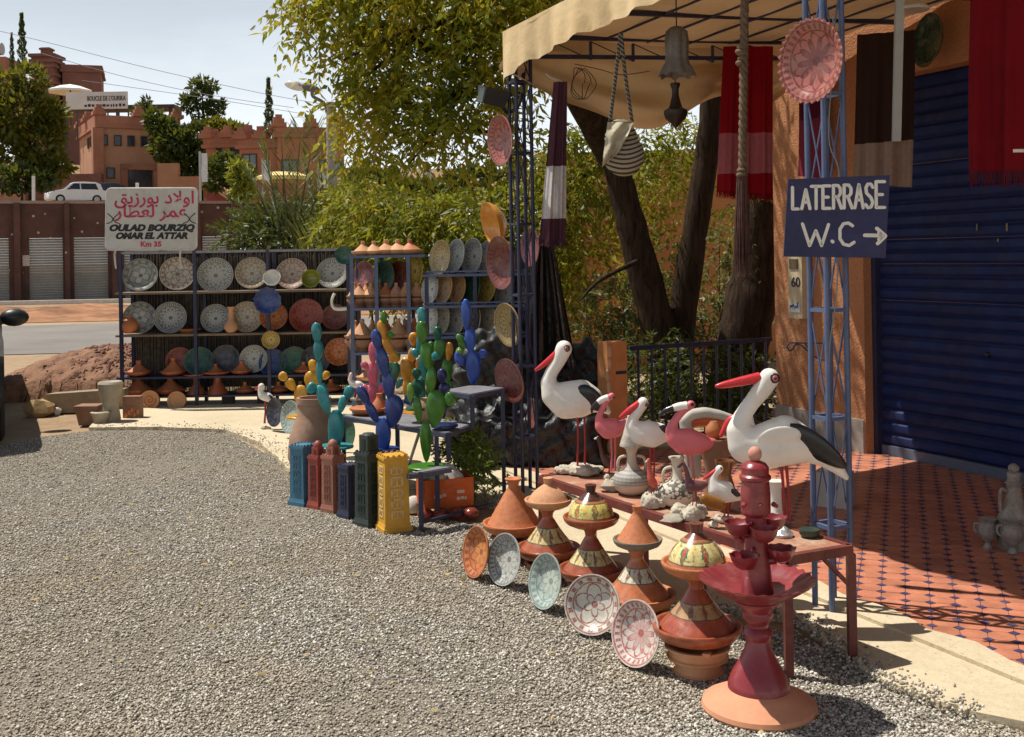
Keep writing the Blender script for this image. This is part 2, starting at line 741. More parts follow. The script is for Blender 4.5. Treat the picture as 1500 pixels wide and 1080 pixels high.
# --- gravel forecourt
n = NT('gravel_bed')
v1 = n.voro(95, 'Color')
v2 = n.voro(95, 'Distance')
sep = n.node('ShaderNodeSeparateColor')
n.put(sep.inputs[0], v1)
c = n.mix(sep.outputs[0], (0.22, 0.195, 0.155), (0.46, 0.405, 0.32))
c = n.mix(n.rng(v2, 0.25, 0.75, 0, 0.75), c, (0.08, 0.07, 0.055))
c = n.mix(n.rng(n.noise(1.1, 5, 0.6), 0.42, 0.68, 0, 0.45), c, (0.27, 0.235, 0.18))
mat_gravel = n.done(c, 0.95, n.bump(n.math('SUBTRACT', 1.0, v2), 0.9, 0.012), 0, 0.1)
gp = [Vector((-9, 1, 0)), G(-60, 668), G(60, 640), G(150, 629), G(330, 633), G(400, 670), G(430, 700), G(560, 752), G(760, 775), G(900, 870), G(1040, 915), G(1165, 925), G(1290, 1000), G(1420, 1050), Vector((2.6, 2.4, 0)), Vector((2.6, 1, 0))]
sheet('gravel_ground', gp, 0.0, mat_gravel)

# loose chippings lying on it: angular eight-faced stones
n = NT('chippings')
isl = n.island()
cr = n.node('ShaderNodeValToRGB')
for i, (p, cc) in enumerate([(0, (0.12, 0.11, 0.094)), (0.3, (0.32, 0.295, 0.252)), (0.65, (0.51, 0.475, 0.41)), (0.92, (0.68, 0.64, 0.565)), (1.0, (0.80, 0.77, 0.70))]):
    e = cr.color_ramp.elements[0] if i == 0 else (cr.color_ramp.elements[1] if i == 1 else cr.color_ramp.elements.new(p))
    e.position = p
    e.color = (*cc, 1)
n.put(cr.inputs[0], isl)
c = n.mix(n.rng(n.noise(0.7, 6, 0.65), 0.42, 0.66, 0, 0.6), cr.outputs[0], (0.37, 0.295, 0.185))
mat_chip = n.done(c, 0.9, None, 0, 0.15)


def chippings(N, seed):
    rg = np.random.default_rng(seed)
    u = rg.random(N * 3)
    Y = 2.9 + 7.6 * u ** 1.75                       # denser near the camera
    X = (rg.random(N * 3) - 0.5) * 2 * (0.56 * Y + 0.4)
    poly = np.array([(p.x, p.y) for p in gp])
    ok = np.zeros(len(X), bool)
    j = len(poly) - 1
    for i in range(len(poly)):
        xi, yi, xj, yj = poly[i, 0], poly[i, 1], poly[j, 0], poly[j, 1]
        cond = ((yi > Y) != (yj > Y)) & (X < (xj - xi) * (Y - yi) / (yj - yi + 1e-12) + xi)
        ok ^= cond
        j = i
    # thinner where wheels and feet have pushed the stones aside
    thin = 0.5 + 0.5 * np.sin(X * 1.9 + 1.3 * np.sin(Y * 1.1)) * np.sin(Y * 1.5 - X * .7 + 1.1 * np.sin(X * 2.3))
    ok &= rg.random(len(X)) > 0.72 * np.clip((thin - .5) * 2.2, 0, 1)
    X, Y = X[ok][:N], Y[ok][:N]
    m = len(X)
    s = rg.uniform(0.0026, 0.0072, m) * (1 + 0.35 * (rg.random(m) < 0.12))
    base = np.array([(1, 0, 0), (-1, 0, 0), (0, 1, 0), (0, -1, 0), (0, 0, 1), (0, 0, -1)], float)
    faces = np.array([(0, 2, 4), (2, 1, 4), (1, 3, 4), (3, 0, 4), (2, 0, 5), (1, 2, 5), (3, 1, 5), (0, 3, 5)])
    V = base[None] * rg.uniform(0.6, 1.35, (m, 6, 1)) + rg.normal(size=(m, 6, 3)) * 0.22
    q = rg.normal(size=(m, 4))
    q /= np.linalg.norm(q, axis=1, keepdims=True)
    w, x, y, z = q.T
    Rm = np.stack([1 - 2 * (y * y + z * z), 2 * (x * y - z * w), 2 * (x * z + y * w), 2 * (x * y + z * w), 1 - 2 * (x * x + z * z), 2 * (y * z - x * w), 2 * (x * z - y * w), 2 * (y * z + x * w), 1 - 2 * (x * x + y * y)], 1).reshape(m, 3, 3)
    V = np.einsum('nij,nkj->nki', Rm, V) * s[:, None, None]
    V[:, :, 2] *= 0.75
    V[:, :, 0] += X[:, None]
    V[:, :, 1] += Y[:, None]
    V[:, :, 2] += (s * 0.45)[:, None]
    F = (faces[None] + (np.arange(m) * 6)[:, None, None]).reshape(-1, 3)
    return quick_mesh('gravel', V.reshape(-1, 3), F, mat_chip, 3)


tag(link('gravel', chippings(200000, 5)), kind='stuff')

# fallen yellow leaves and scraps on the gravel
n = 240
lx = RNG.uniform(-2.6, 1.6, n)
ly = RNG.uniform(3.4, 8.5, n)
A = RNG.normal(size=(n, 3))
A[:, 2] *= 0.15
V, Q = leaves(np.stack([lx, ly, np.full(n, 0.014)], 1), A, RNG.uniform(0.02, 0.05, n), RNG.uniform(0.008, 0.016, n), 0.3)
tag(link('fallen_leaves', quick_mesh('fallen_leaves', V, Q, M('dry_leaf', (0.42, 0.30, 0.10), 0.8))), kind='stuff')

# --- concrete pavement round the forecourt
n = NT('pavement_concrete')
a = n.noise(1.3, 6, 0.65)
b = n.noise(26, 6, 0.7)
c = n.mix(n.rng(a, 0.35, 0.7), (0.58, 0.49, 0.34), (0.46, 0.38, 0.25))
c = n.mix(n.rng(b, 0.4, 0.7, 0, 0.5), c, (0.64, 0.56, 0.41))
c = n.mix(n.rng(n.noise(75, 2), 0.62, 0.72, 0, 0.5), c, (0.22, 0.17, 0.11))
mat_pave = n.done(c, 0.92, n.bump(b, 0.5, 0.012), 0, 0.15)
near = [G(130, 626, .03), G(230, 625, .03), G(330, 629, .03), G(385, 650, .03), G(425, 688, .03), G(520, 722, .03), G(640, 722, .03), G(735, 738, .03), G(800, 792, .03), G(880, 850, .03), G(960, 885, .03), G(1060, 890, .03), G(1165, 900, .03), G(1225, 945, .03), G(1290, 990, .03), G(1350, 1017, .03), G(1430, 1043, .03), Vector((2.35, 3.0, 0)), Vector((3.3, 3.2, 0)), Vector((3.3, 6.5, 0)), Vector((2.4, 9.2, 0)), Vector((0.6, 8.8, 0)), Vector((-0.4, 12.0, 0)), Vector((-4.5, 12.2, 0))]
# roughen the broken near edge
rough = []
for i, p in enumerate(near):
    rough.append(p)
    if i < 16:
        q = near[i + 1]
        for k in range(1, 14):
            t = k / 14
            rough.append(p.lerp(q, t) + Vector((random.uniform(-.012, .012), random.uniform(-.016, .016), 0)))
sheet('pavement', rough, 0.03, mat_pave, thick=0.06)
# chippings kicked up over the broken edge of the concrete
ev, ef = [], []
eb = np.array([(1, 0, 0), (-1, 0, 0), (0, 1, 0), (0, -1, 0), (0, 0, 1), (0, 0, -1)], float)
efc = np.array([(0, 2, 4), (2, 1, 4), (1, 3, 4), (3, 0, 4), (2, 0, 5), (1, 2, 5), (3, 1, 5), (0, 3, 5)])
for i in range(16):
    p, q = near[i], near[i + 1]
    L_ = (q - p).length
    nn = Vector((-(q - p).y, (q - p).x, 0)).normalized()
    for k in range(int(L_ * (130 if i < 6 else 700))):
        t = random.random()
        d = abs(random.gauss(0, .13 if i < 6 else .05))
        s = random.uniform(.004, .0085)
        c = p.lerp(q, t) + nn * (d - .03)
        zz_ = .03 if d > .03 else random.uniform(.004, .03)
        ev.append((eb * RNG.uniform(.6, 1.3, (6, 1)) + RNG.normal(size=(6, 3)) * .25) * s + np.array([c.x, c.y, zz_ + s * .4]))
        ef.append(efc + 6 * (len(ev) - 1))
tag(link('edge_gravel', quick_mesh('edge_gravel', np.concatenate(ev), np.concatenate(ef), mat_chip, 3)), kind='stuff')

# --- octagon and dot tile floor
mat_tile = M('terracotta_tile', (0.54, 0.205, 0.122), 0.45, 0.34, 5, 0.12, 90, dirt=0.45, dirtcol=(0.40, 0.22, 0.13))
mat_dot = M('blue_dot_tile', (0.06, 0.055, 0.13), 0.32, 0.3, 9, 0.08, 60, dirt=0.25, dirtcol=(0.35, 0.25, 0.2))
mat_grout = M('tile_grout', (0.42, 0.27, 0.18), 0.9, 0.2, 14, 0.3)
E1 = Vector((0.339, 0.941, 0))
E2 = Vector((0.941, -0.339, 0))
TS = 0.100
f0 = COLB + DA * 0.0
floor_poly = [COLB + DA * -2.2 + DN * 0.0, COLB + DA * -2.2 + DN * 2.75, COLB + DA * 3.55 + DN * 2.75, COLB + DA * 3.55]
floor = sheet('floor', floor_poly, 0.036, mat_grout, thick=0.03)


def in_floor(p, m=0.0):
    q = p - COLB
    a, b = q.dot(DA), q.dot(DN)
    return -2.15 < a < 3.53 and m < b < 2.6


def octa(r, ch):
    return [(-r + ch, -r), (r - ch, -r), (r, -r + ch), (r, r - ch), (r - ch, r), (-r + ch, r), (-r, r - ch), (-r, -r + ch)]


def tile_mesh(poly, h, mat):
    mb = MB()
    k = len(poly)
    vs = [(x, y, h) for x, y in poly] + [(x * 1.02, y * 1.02, 0) for x, y in poly]
    mb.add(vs, [tuple(range(k))] + [(i + k, (i + 1) % k + k, (i + 1) % k, i) for i in range(k)])
    return mb


om = tile_mesh(octa(TS / 2 - .0015, 0.0235), 0.006, mat_tile)
dm = tile_mesh([(0, -.0215), (.0215, 0), (0, .0215), (-.0215, 0)], 0.0065, mat_dot)
ang = math.atan2(E2.y, E2.x)
ok_, ds_ = [], []
base = COLB + DN * 0.03
for i in range(-60, 60):
    for j in range(-60, 60):
        p = base + E2 * (i * TS) + E1 * (j * TS)
        if in_floor(p, 0.02):
            ok_.append(p)
        q = p + E2 * TS / 2 + E1 * TS / 2
        if in_floor(q, 0.0):
            ds_.append(q)


def lay(pts, mb, mat, name, stuffname):
    vis = [p for p in pts if p.y > 3.3 and p.x / p.y < 0.5]
    vis.sort(key=lambda p: p.y)
    near_, far_ = vis[:300], vis[300:]
    me = mb.mesh(name, mat, 0)
    for p in near_:
        o = link(name, me, floor)
        o.location = (p.x, p.y, 0.036 + random.uniform(0, .0012))
        o.rotation_euler = (random.uniform(-.009, .009), random.uniform(-.009, .009), ang + random.uniform(-.012, .012))
    big = MB()
    hid = [p for p in pts if p not in vis]
    for p in far_ + hid:
        big.add(mb.v, mb.f, 0, Matrix.Translation((p.x, p.y, 0.036)) @ Matrix.Rotation(ang, 4, 'Z'))
    o = big.build(stuffname, mat, floor, 0)
    o['kind'] = 'stuff'


lay(ok_, om, mat_tile, 'octagon_tile', 'octagon_tiling')
lay(ds_, dm, mat_dot, 'diamond_tile', 'diamond_tiling')

# mortar lip of the pavement running over the cut edge of the tiles
lp = []
for i in range(60):
    a = -2.2 + 5.75 * i / 59
    lp.append(COLB + DA * a + DN * (.075 + .02 * math.sin(i * 1.3) + random.uniform(-.012, .012)))
for i in range(60):
    a = 3.55 - 5.75 * i / 59
    lp.append(COLB + DA * a + DN * -.06)
sheet('pavement_lip', lp[::-1], 0.046, mat_pave, thick=0.03)

# --- road, its dusty verges and the rubble heap
n = NT('asphalt')
a = n.noise(0.5, 5, 0.6)
c = n.mix(n.rng(a, 0.3, 0.7), (0.17, 0.155, 0.14), (0.235, 0.215, 0.19))
mat_road = n.done(c, 0.9, n.bump(n.noise(40, 4), 0.4, 0.01), 0, 0.2)
rp = [(-60, 15.0), (-9.6, 18.6), (40, 25), (40, 36), (-12, 27.6), (-60, 22)]
sheet('road', [Vector((x, y, 0)) for x, y in rp], 0.0, mat_road)
n = NT('red_earth')
c = n.mix(n.rng(n.noise(0.8, 6, 0.65), 0.35, 0.65), (0.42, 0.22, 0.12), (0.17, 0.085, 0.05))
mat_red = n.done(c, 0.95, n.bump(n.noise(9, 6, 0.7), 0.7, 0.05), 0, 0.1)
vb = MB()


def verge(u, v):
    x = -40 + 70 * u
    y0 = 29.0 + 0.13 * (x + 12)
    y = y0 + v * 10.5
    z = 0.42 * math.sin(math.pi * min(1, v * 1.15)) ** 0.8 * (0.8 + 0.25 * math.sin(x * 1.7) + 0.2 * math.sin(x * 4.1 + 1)) if v < .86 else 0.0
    return (x, y, max(z * 0.55, 0.0) + 0.002 + (0.03 * math.sin(x * 9 + v * 31)) * (0 < v < .9))


vb.grid(verge, 160, 12)
tag(vb.build('road_verge', mat_red), kind='structure')
kb = MB()
kb.bar((-40, 40.2, .07), (30, 46.5, .07), 0.35, 0.16)
tag(kb.build('far_kerb', M('kerb_white', (0.55, 0.50, 0.43), 0.9)), kind='structure')

mb = MB()


def mound(u, v):
    c0, c1 = G(-20, 592), G(185, 584)
    p = c0.lerp(c1, u * 1.25 - 0.15)
    y = v * 3.6
    h = 0.46 * math.sin(math.pi * min(1.0, v * 0.92 + 0.08)) ** 0.7 * math.sin(math.pi * (0.08 + 0.9 * u)) ** 0.5
    h += 0.025 * math.sin(u * 37 + v * 11) * math.sin(v * 23) + random.uniform(-.012, .012)
    return (p.x + (random.uniform(-.03, .03)), p.y + 0.1 + y, max(-0.02, h) if 0 < v < 1 and 0 < u < 1 else -0.03)


mb.grid(mound, 70, 40)
tag(mb.build('earth_mound', M('mound_earth', (0.25, 0.125, 0.07), 0.95, 0.4, 6, 0.9, 25, dirt=0.5, dirtcol=(0.27, 0.18, 0.11), dist=.02), smooth=70), kind='structure')


def rock_mesh(name, mat, s=1.0, seed=0):
    rg = random.Random(seed)
    m = MB()
    m.ball((0, 0, 0), 1, 0, 7, 5)
    m.v = [tuple(q * (1 + rg.uniform(-.3, .25)) * s for q in v) for v in m.v]
    return m


rb = MB()
mat_rub = M('rubble_stone', (0.27, 0.14, 0.10), 0.95, 0.4, 5, 0.4, 30)
c0, c1 = G(-10, 590), G(190, 584)
for i in range(1500):
    u, v = random.random(), random.random() ** 0.7
    p = c0.lerp(c1, u)
    h = 0.44 * math.sin(math.pi * min(1, v * .92 + .08)) ** 0.7 * math.sin(math.pi * (0.08 + 0.9 * min(1, max(0, (u + .12) / 1.25)))) ** 0.5
    s = random.uniform(0.012, 0.05) * (1.2 if v > .45 else 0.7)
    rb.add(*(lambda m: (m.v, m.f))(rock_mesh('r', None, s, i)), 0, Matrix.Translation((p.x, p.y + .1 + v * 3.6, h + s * .3)) @ Euler((random.random() * 6, random.random() * 6, 0)).to_matrix().to_4x4() @ Matrix.Diagonal((1, .8, .7, 1)))
o = rb.build('rubble', mat_rub, smooth=20)
tag(o, kind='stuff')

# broken kerb block in front of the mound
kb = MB()
a, b = G(42, 607), G(182, 603)
d = (b - a).normalized()
kb.add([(a.x, a.y, 0), (b.x, b.y, 0), (b.x, b.y + .22, 0), (a.x, a.y + .22, 0), (a.x + .16, a.y + .02, .2), (b.x, b.y, .235), (b.x, b.y + .22, .235), (a.x + .2, a.y + .2, .2), (a.x + .02, a.y, .07), (a.x + .02, a.y + .22, .07)],
       [(0, 1, 5, 4, 8), (4, 5, 6, 7), (1, 2, 6, 5), (2, 3, 9, 7, 6), (8, 4, 7, 9), (0, 8, 9, 3)])
tag(kb.build('kerb', M('kerb_concrete', (0.30, 0.235, 0.16), 0.95, 0.25, 8, 0.4), smooth=0), kind='structure')
t = tag(rock_mesh('boulder', None, 0.12, 3).build('boulder', M('ochre_rock', (0.40, 0.27, 0.13), 0.95, 0.3, 10, 0.5), smooth=30), 'small ochre boulder lying against the broken kerb beside the car', 'boulder')
t.location = G(60, 609) + Vector((0, 0, .07))
t.scale = (1.35, 1, 0.85)
t = tag(rock_mesh('stone', None, 0.045, 8).build('stone', M('white_stone', (0.6, 0.56, 0.5), 0.9), smooth=30), 'white stone on the dirt in front of the broken kerb', 'stone')
t.location = G(84, 607) + Vector((0, 0, .03))

# ================================================================== HILL BEHIND THE ROAD
WA, WB = P(-120, 387, 43.6), P(560, 380, 50.0)
WA.z = WB.z = 0


def wall_at(px):
    a, _ = ray(px, 380)
    d = WB - WA
    t = (a * WA.y - WA.x) / (d.x - a * d.y)
    return WA + d * t


WD = (WB - WA).normalized()
WN = Vector((WD.y, -WD.x, 0))
if WN.y > 0:
    WN = -WN


def hill_z(x, y):
    q = Vector((x, y, 0)) - WA
    d = -q.dot(WN)
    z = 4.05 + 0.055 * max(0, min(d, 80) - 1) + 0.11 * max(0, min(d, 85) - 42)
    return z + 0.25 * math.sin(x * .31) * math.sin(y * .23) * min(1, d / 12)


hb = MB()


def hill(u, v):
    p = WA + WD * (-110 + 240 * u) - WN * (0.45 + 150 * v ** 1.6)
    return (p.x, p.y, hill_z(p.x, p.y))


hb.grid(hill, 60, 34)
n = NT('hillside_earth')
c = n.mix(n.rng(n.noise(0.12, 6, 0.65), 0.35, 0.65), (0.34, 0.19, 0.10), (0.20, 0.16, 0.075))
mat_hill = n.done(c, 0.95, n.bump(n.noise(1.5, 6, 0.7), 0.6, 0.2), 0, 0.1)
tag(hb.build('hillside', mat_hill), kind='structure')

# garage wall of dark red stone with roller shutters
n = NT('dark_red_stone')
c = n.mix(n.rng(n.noise(1.2, 6, 0.65), 0.3, 0.7), (0.135, 0.068, 0.052), (0.08, 0.042, 0.034))
vd = n.voro(2.3, 'Distance', 'F1', n.scaled(1, 1, 1))
c = n.mix(n.math('LESS_THAN', n.math('ADD', vd, n.math('MULTIPLY', n.noise(3, 3), 0.10)), 0.175), c, (0.42, 0.33, 0.28))
mat_stone = n.done(c, 0.9, n.bump(n.noise(5, 6, 0.7), 0.6, 0.08), 0, 0.2)
garage = thing('garage_wall', 'long dark red stone retaining wall of lock-up garages across the road', 'wall')
mat_shut = M('shutter_grey', (0.34, 0.325, 0.29), 0.55, 0.12, 1.5, 0.05, 20, metal=0.2, dirt=0.3, dirtcol=(0.30, 0.25, 0.19))
ZT = 4.1


def wbox(mb, pa, pb, z0, z1, out0, out1):
    """box on the garage wall between two picture columns"""
    a, b = wall_at(pa), wall_at(pb)
    A0, A1, B0, B1 = a + WN * out0, a + WN * out1, b + WN * out0, b + WN * out1
    mb.add([(A1.x, A1.y, z0), (B1.x, B1.y, z0), (B0.x, B0.y, z0), (A0.x, A0.y, z0), (A1.x, A1.y, z1), (B1.x, B1.y, z1), (B0.x, B0.y, z1), (A0.x, A0.y, z1)],
           [(3, 2, 1, 0), (4, 5, 6, 7), (0, 1, 5, 4), (1, 2, 6, 5), (2, 3, 7, 6), (3, 0, 4, 7)])


doors = [(-40, 13), (42, 92), (108, 158), (182, 232), (246, 284), (297, 333), (352, 388), (402, 440), (455, 492)]
mb = MB()
wbox(mb, -420, 560, 2.66, ZT, -0.45, 0.0)
prev = -420
for a, b in doors + [(560, 560)]:
    if a > prev:
        wbox(mb, prev, a, 0, 2.66, -0.45, 0.0)
    prev = b
mb.build('wall', mat_stone, garage, 0)
pil = MB()
for a, b in [(22, 31), (96, 103), (164, 172), (236, 243), (288, 294), (340, 346), (393, 398), (445, 450)]:
    m = MB()
    wbox(m, a, b, 0, ZT + .02, 0.002, 0.32)
    m.build('pilaster', mat_stone, garage, 0)
m = MB()
wbox(m, -420, 560, ZT, ZT + .12, -0.5, 0.06)
m.build('coping', M('coping', (0.30, 0.22, 0.17), 0.9), garage, 0)
sh_n = 20
for a, b in doors:
    if a > 340:
        continue
    pa, pb = wall_at(a), wall_at(b)
    d = pb - pa
    m = MB()
    zs = 2.64 / 24
    for k in range(24):
        z0 = 0.01 + k * zs
        o0, o1 = -0.20, -0.165
        A, B = pa + WN * o0, pb + WN * o0
        A2, B2 = pa + WN * o1, pb + WN * o1
        m.add([(A.x, A.y, z0), (B.x, B.y, z0), (B2.x, B2.y, z0 + zs * .5), (A2.x, A2.y, z0 + zs * .5), (B.x, B.y, z0 + zs * .97), (A.x, A.y, z0 + zs * .97)], [(0, 1, 2, 3), (3, 2, 4, 5)])
    m.build('roller_shutter', mat_shut, garage, 30)
m = MB()
wbox(m, 33, 43.5, 1.5, 1.95, 0.003, 0.03)
m.build('notice', M('notice_white', (0.5, 0.42, 0.38), 0.8), garage, 0)


# ------------------------------------------------------------------ far buildings
def house_block(root, corner, ydir, wl, wr, z0, z1, mat, matp, parapet=0.5, wins_l=(), wins_r=(), mat_pane=None, mat_frame=None, bumps=True):
    """block seen over its corner: right wall runs along ydir, left wall along its perpendicular; windows (u, z, w, h)"""
    r = Vector((math.cos(ydir), math.sin(ydir), 0))
    l = Vector((-math.sin(ydir), math.cos(ydir), 0))
    X = Matrix((r, l, Vector((0, 0, 1)))).transposed().to_4x4()
    X.translation = corner
    mb = MB()
    mb.box((wr / 2, wl / 2, (z0 + z1) / 2), (wr, wl, z1 - z0), 0, X)
    mb.build('wall', mat, root, 0)
    mb = MB()
    mb.box((wr / 2, wl / 2, z1 + .12), (wr + .5, wl + .5, .24), 0, X)
    for (cx, cy, sx, sy) in ((wr / 2, -.02, wr + .2, .3), (-.02, wl / 2, .3, wl + .2), (wr + .02, wl / 2, .3, wl + .2), (wr / 2, wl + .02, wr + .2, .3)):
        mb.box((cx, cy, z1 + .24 + parapet / 2), (sx, sy, parapet), 0, X)
    if bumps:
        for (cx, cy) in ((0.1, 0.1), (wr - .1, .1), (.1, wl - .1), (wr / 2, 0), (0, wl / 2)):
            for k in range(3):
                mb.box((cx, cy, z1 + .24 + parapet + .14 + .28 * k), (1.0 - .28 * k, 1.0 - .28 * k, .28), 0, X)
    mb.build('parapet', matp, root, 0)
    for side, ws in (('r', wins_r), ('l', wins_l)):
        for (u, z, w, h) in ws:
            if side == 'r':
                Y = X @ Matrix.Translation((u, 0, z))
            else:
                Y = X @ Matrix.Translation((0, u, z)) @ Matrix.Rotation(R(-90), 4, 'Z')
            f = MB()
            t = .07
            for (bx, bz, sx, sz) in ((0, h / 2, w + t, t), (0, -h / 2, w + t, t), (-w / 2, 0, t, h - t), (w / 2, 0, t, h - t)):
                f.box((bx, -.03, bz), (sx, .12, sz), 0, Y)
            if w > .8:
                f.box((0, -.02, 0), (t * .7, .07, h - t), 0, Y)
            fo = f.build('window', mat_frame, root, 0)
            p = MB()
            p.box((0, .0, 0), (w - t, .03, h - t), 0, Y)
            p.build('pane', mat_pane, fo, 0)
    return X


mat_clay = M('clay_wall', (0.42, 0.215, 0.125), 0.92, 0.16, 0.5, 0.3, 3)
mat_clay2 = M('clay_trim', (0.35, 0.145, 0.085), 0.92, 0.2, 0.6, 0.3, 3)
mat_clay3 = M('brown_clay', (0.20, 0.085, 0.06), 0.92, 0.2, 0.6, 0.3, 3)
mat_pane = M('dark_pane', (0.035, 0.04, 0.05), 0.15, 0.2, 2, 0)
mat_tealpane = M('pale_pane', (0.16, 0.20, 0.21), 0.15, 0.2, 2, 0)
mat_wframe = M('window_wood', (0.07, 0.045, 0.035), 0.7)
YB = 85
cb = P(145, 285, YB)
zb = hill_z(cb.x, cb.y) - .6
z1 = P(145, 187, YB).z
big = thing('clay_building', 'big orange clay building with a row of small square windows under its roofline', 'building')
ws = [(0.45 + k * 1.02, P(145, 205, YB).z, .5, .8) for k in range(6)] + [(.9, P(157, 253, YB).z, .55, .8), (6.0 - .7, P(215, 258, YB).z, .55, .8)]
wl_ = [(0.8 + k * 1.25, P(130, 202, YB).z, .5, .8) for k in range(4)]
cb.z = 0
Xb = house_block(big, cb, R(30), 9.5, 6.2, zb, z1, mat_clay, mat_clay2, 0.75, wl_, ws, mat_pane, mat_wframe)
# entrance: raised surround with glazed double door
fm = MB()
zc = P(190, 268, YB).z
for (bx, bz, sx, sz) in ((3.15, zc + 1.35, 3.0, .45), (1.9, zc, .5, 2.4), (4.4, zc, .5, 2.4)):
    fm.box((bx, -.1, bz), (sx, .3, sz), 0, Xb)
dr = fm.build('door', mat_clay2, big, 0)
fm = MB()
for k in range(4):
    fm.box((2.45 + k * .46, -.06, zc), (.42, .1, 2.2), 0, Xb)
fm.build('door_leaf', mat_pane, dr, 0)
# corner pier
fm = MB()
fm.box((-.05, -.05, (zb + z1) / 2), (.8, .8, z1 - zb - .1), 0, Xb)
fm.build('corner_pier', mat_clay2, big, 0)
# sign board on its roof
ys = 92
sa, sb2 = P(97, 146, ys), P(187, 149, ys)
sg = thing('roof_sign', 'white signboard with black letters standing on the clay building roof', 'sign', (sa + sb2) / 2)
sw, shh = (sb2 - sa).length, S(25, ys)
mb = MB()
mb.box((0, 0, 0), (sw, .15, shh))
mb.build('board', M('sign_white', (0.62, 0.58, 0.52), 0.7, 0.1, 1), sg, 0)
mb = MB()
for k in range(7):
    mb.bar((-sw / 2 + sw * k / 6, .12, -shh / 2 - 2.6), (-sw / 2 + sw * k / 6, .12, -shh / 2), .1)
mb.build('stand', M('dark_steel', (0.06, 0.06, 0.06), 0.6), sg, 0)
tm = text_mesh("BOUCLE DE L'OURIKA", shh * .5, .02, sx=1.12)
tm.materials.append(M('sign_black', (0.03, 0.03, 0.03), 0.7))
t = link('lettering', tm, sg)
t.rotation_euler = (R(90), 0, 0)
xs_ = [v.co.x for v in tm.vertices]
t.scale = (sw * .62 / (max(xs_) - min(xs_)), .8, 1)
t.location = (sw * .16, -.1, -shh * .02)
mb = MB()
x = -sw * .2
while x < sw * .46:
    w = random.uniform(.1, .26)
    mb.box((x + w / 2, -.085, -shh * .3 + random.uniform(-.02, .02)), (w, .02, shh * .16 * random.uniform(.7, 1.1)))
    x += w + random.uniform(.06, .14)
mb.build('small_print', MATS['sign_black'], sg, 0)
# roof terrace behind the sign
mb = MB()
p = P(160, 175, 95)
rt = thing('roof_terrace', 'flat dark terrace canopy on posts behind the white signboard', 'canopy', (p.x, p.y, 0))
zt = P(160, 160, 95).z
mb.box((1.2, 0, zt), (10, 3, .25))
mb.build('roof', mat_wframe, rt, 0)
for k in range(5):
    m = MB()
    m.box((-3.4 + k * 2.3, -1.2, zt - 1.9), (.25, .25, 3.6))
    m.build('post', mat_wframe, rt, 0)
# upper dark red tower house
yt = 125
for_tower = thing('tower_house', 'dark red stepped tower house high on the hill behind the yellowing tree', 'building')
p = P(92, 150, yt)
q = p.copy()
q.z = 0
house_block(for_tower, q, R(18), 6, 4.2, hill_z(q.x, q.y) - 1, P(100, 105, yt).z, mat_clay3, mat_clay3, .6, (), (), mat_pane, mat_wframe, False)
mb = MB()
tx = P(70, 150, yt)
w = S(36, yt)
z0, z1t = P(70, 150, yt).z - 6, P(70, 84, yt).z
mb.box((tx.x, tx.y, (z0 + z1t) / 2), (w * .9, w * .9, z1t - z0))
for k, yy in enumerate((84, 92, 100, 112, 124, 136)):
    mb.box((tx.x, tx.y, P(70, yy, yt).z), (w * (1.08 - .03 * (k % 2)), w * (1.08 - .03 * (k % 2)), .35))
mb.box((tx.x, tx.y, P(70, 77, yt).z), (w * .36, w * .36, 1.0))
mb.box((tx.x, tx.y, P(70, 73, yt).z), (w * .46, w * .46, .2))
mb.build('stair_tower', mat_clay3, for_tower, 0)
p = P(4, 95, 130)
hh = thing('hill_house', 'red house edge with a water tank, highest at the rim of the hill', 'building')
mb = MB()
mb.box((p.x - 2, p.y, p.z - 4), (7, 5, 9))
mb.build('wall', mat_clay2, hh, 0)
mb = MB()
mb.tube([(p.x - 1.6, p.y - 2, p.z + 1.5), (p.x + .9, p.y - 2, p.z + 1.5)], .75, 12)
mb.build('water_tank', M('tank', (.4, .36, .33), .5), hh)
# sunlit low wall beside the big building, in front of the tree
for (nm, lab, pxs, yy, zt_, zb_, mt) in (('garden_wall', 'low orange wall with one small opening beneath the big green tree', (-60, 34), 78, 243, 300, mat_clay),
                                          ('garden_wall', 'stepped orange wall between the clay building and the stairs', (232, 262), 80, 240, 300, mat_clay),
                                          ('garden_wall', 'dark low wall the white car is parked against', (-40, 150), 84, 258, 300, mat_clay3)):
    a, b = P(pxs[0], zt_, yy), P(pxs[1], zt_, yy)
    mb = MB()
    zz = P(pxs[0], zb_, yy).z - 1
    mb.box(((a.x + b.x) / 2, yy, (a.z + zz) / 2), (b.x - a.x, .5, a.z - zz))
    if pxs[0] == 232:
        mb.box((b.x + .9, yy, (a.z - 1.0 + zz) / 2), (1.9, .48, a.z - 1.0 - zz))
        mb.box((b.x + 2.8, yy, (a.z - 1.9 + zz) / 2), (2.2, .48, a.z - 1.9 - zz))
    tag(mb.build(nm, mt, None, 0), lab, 'wall')
# staircase with red steps
st = thing('stairs', 'outdoor flight of red steps with sloping side walls near the flagpoles', 'stairs')
for k in range(9):
    a = P(309 + 4.2 * k, 268 + 3.6 * k, 72 - .35 * k)
    m = MB()
    m.box((a.x, a.y, a.z - .5), (.36, 2.2, 1.1))
    m.build('step', M('red_step', (0.30, 0.075, 0.06), 0.85), st, 0)
mb = MB()
a, b = P(306, 262, 70), P(348, 296, 67.5)
mb.bar(a, b, .3, .55)
mb.build('side_wall', mat_clay, st, 0)
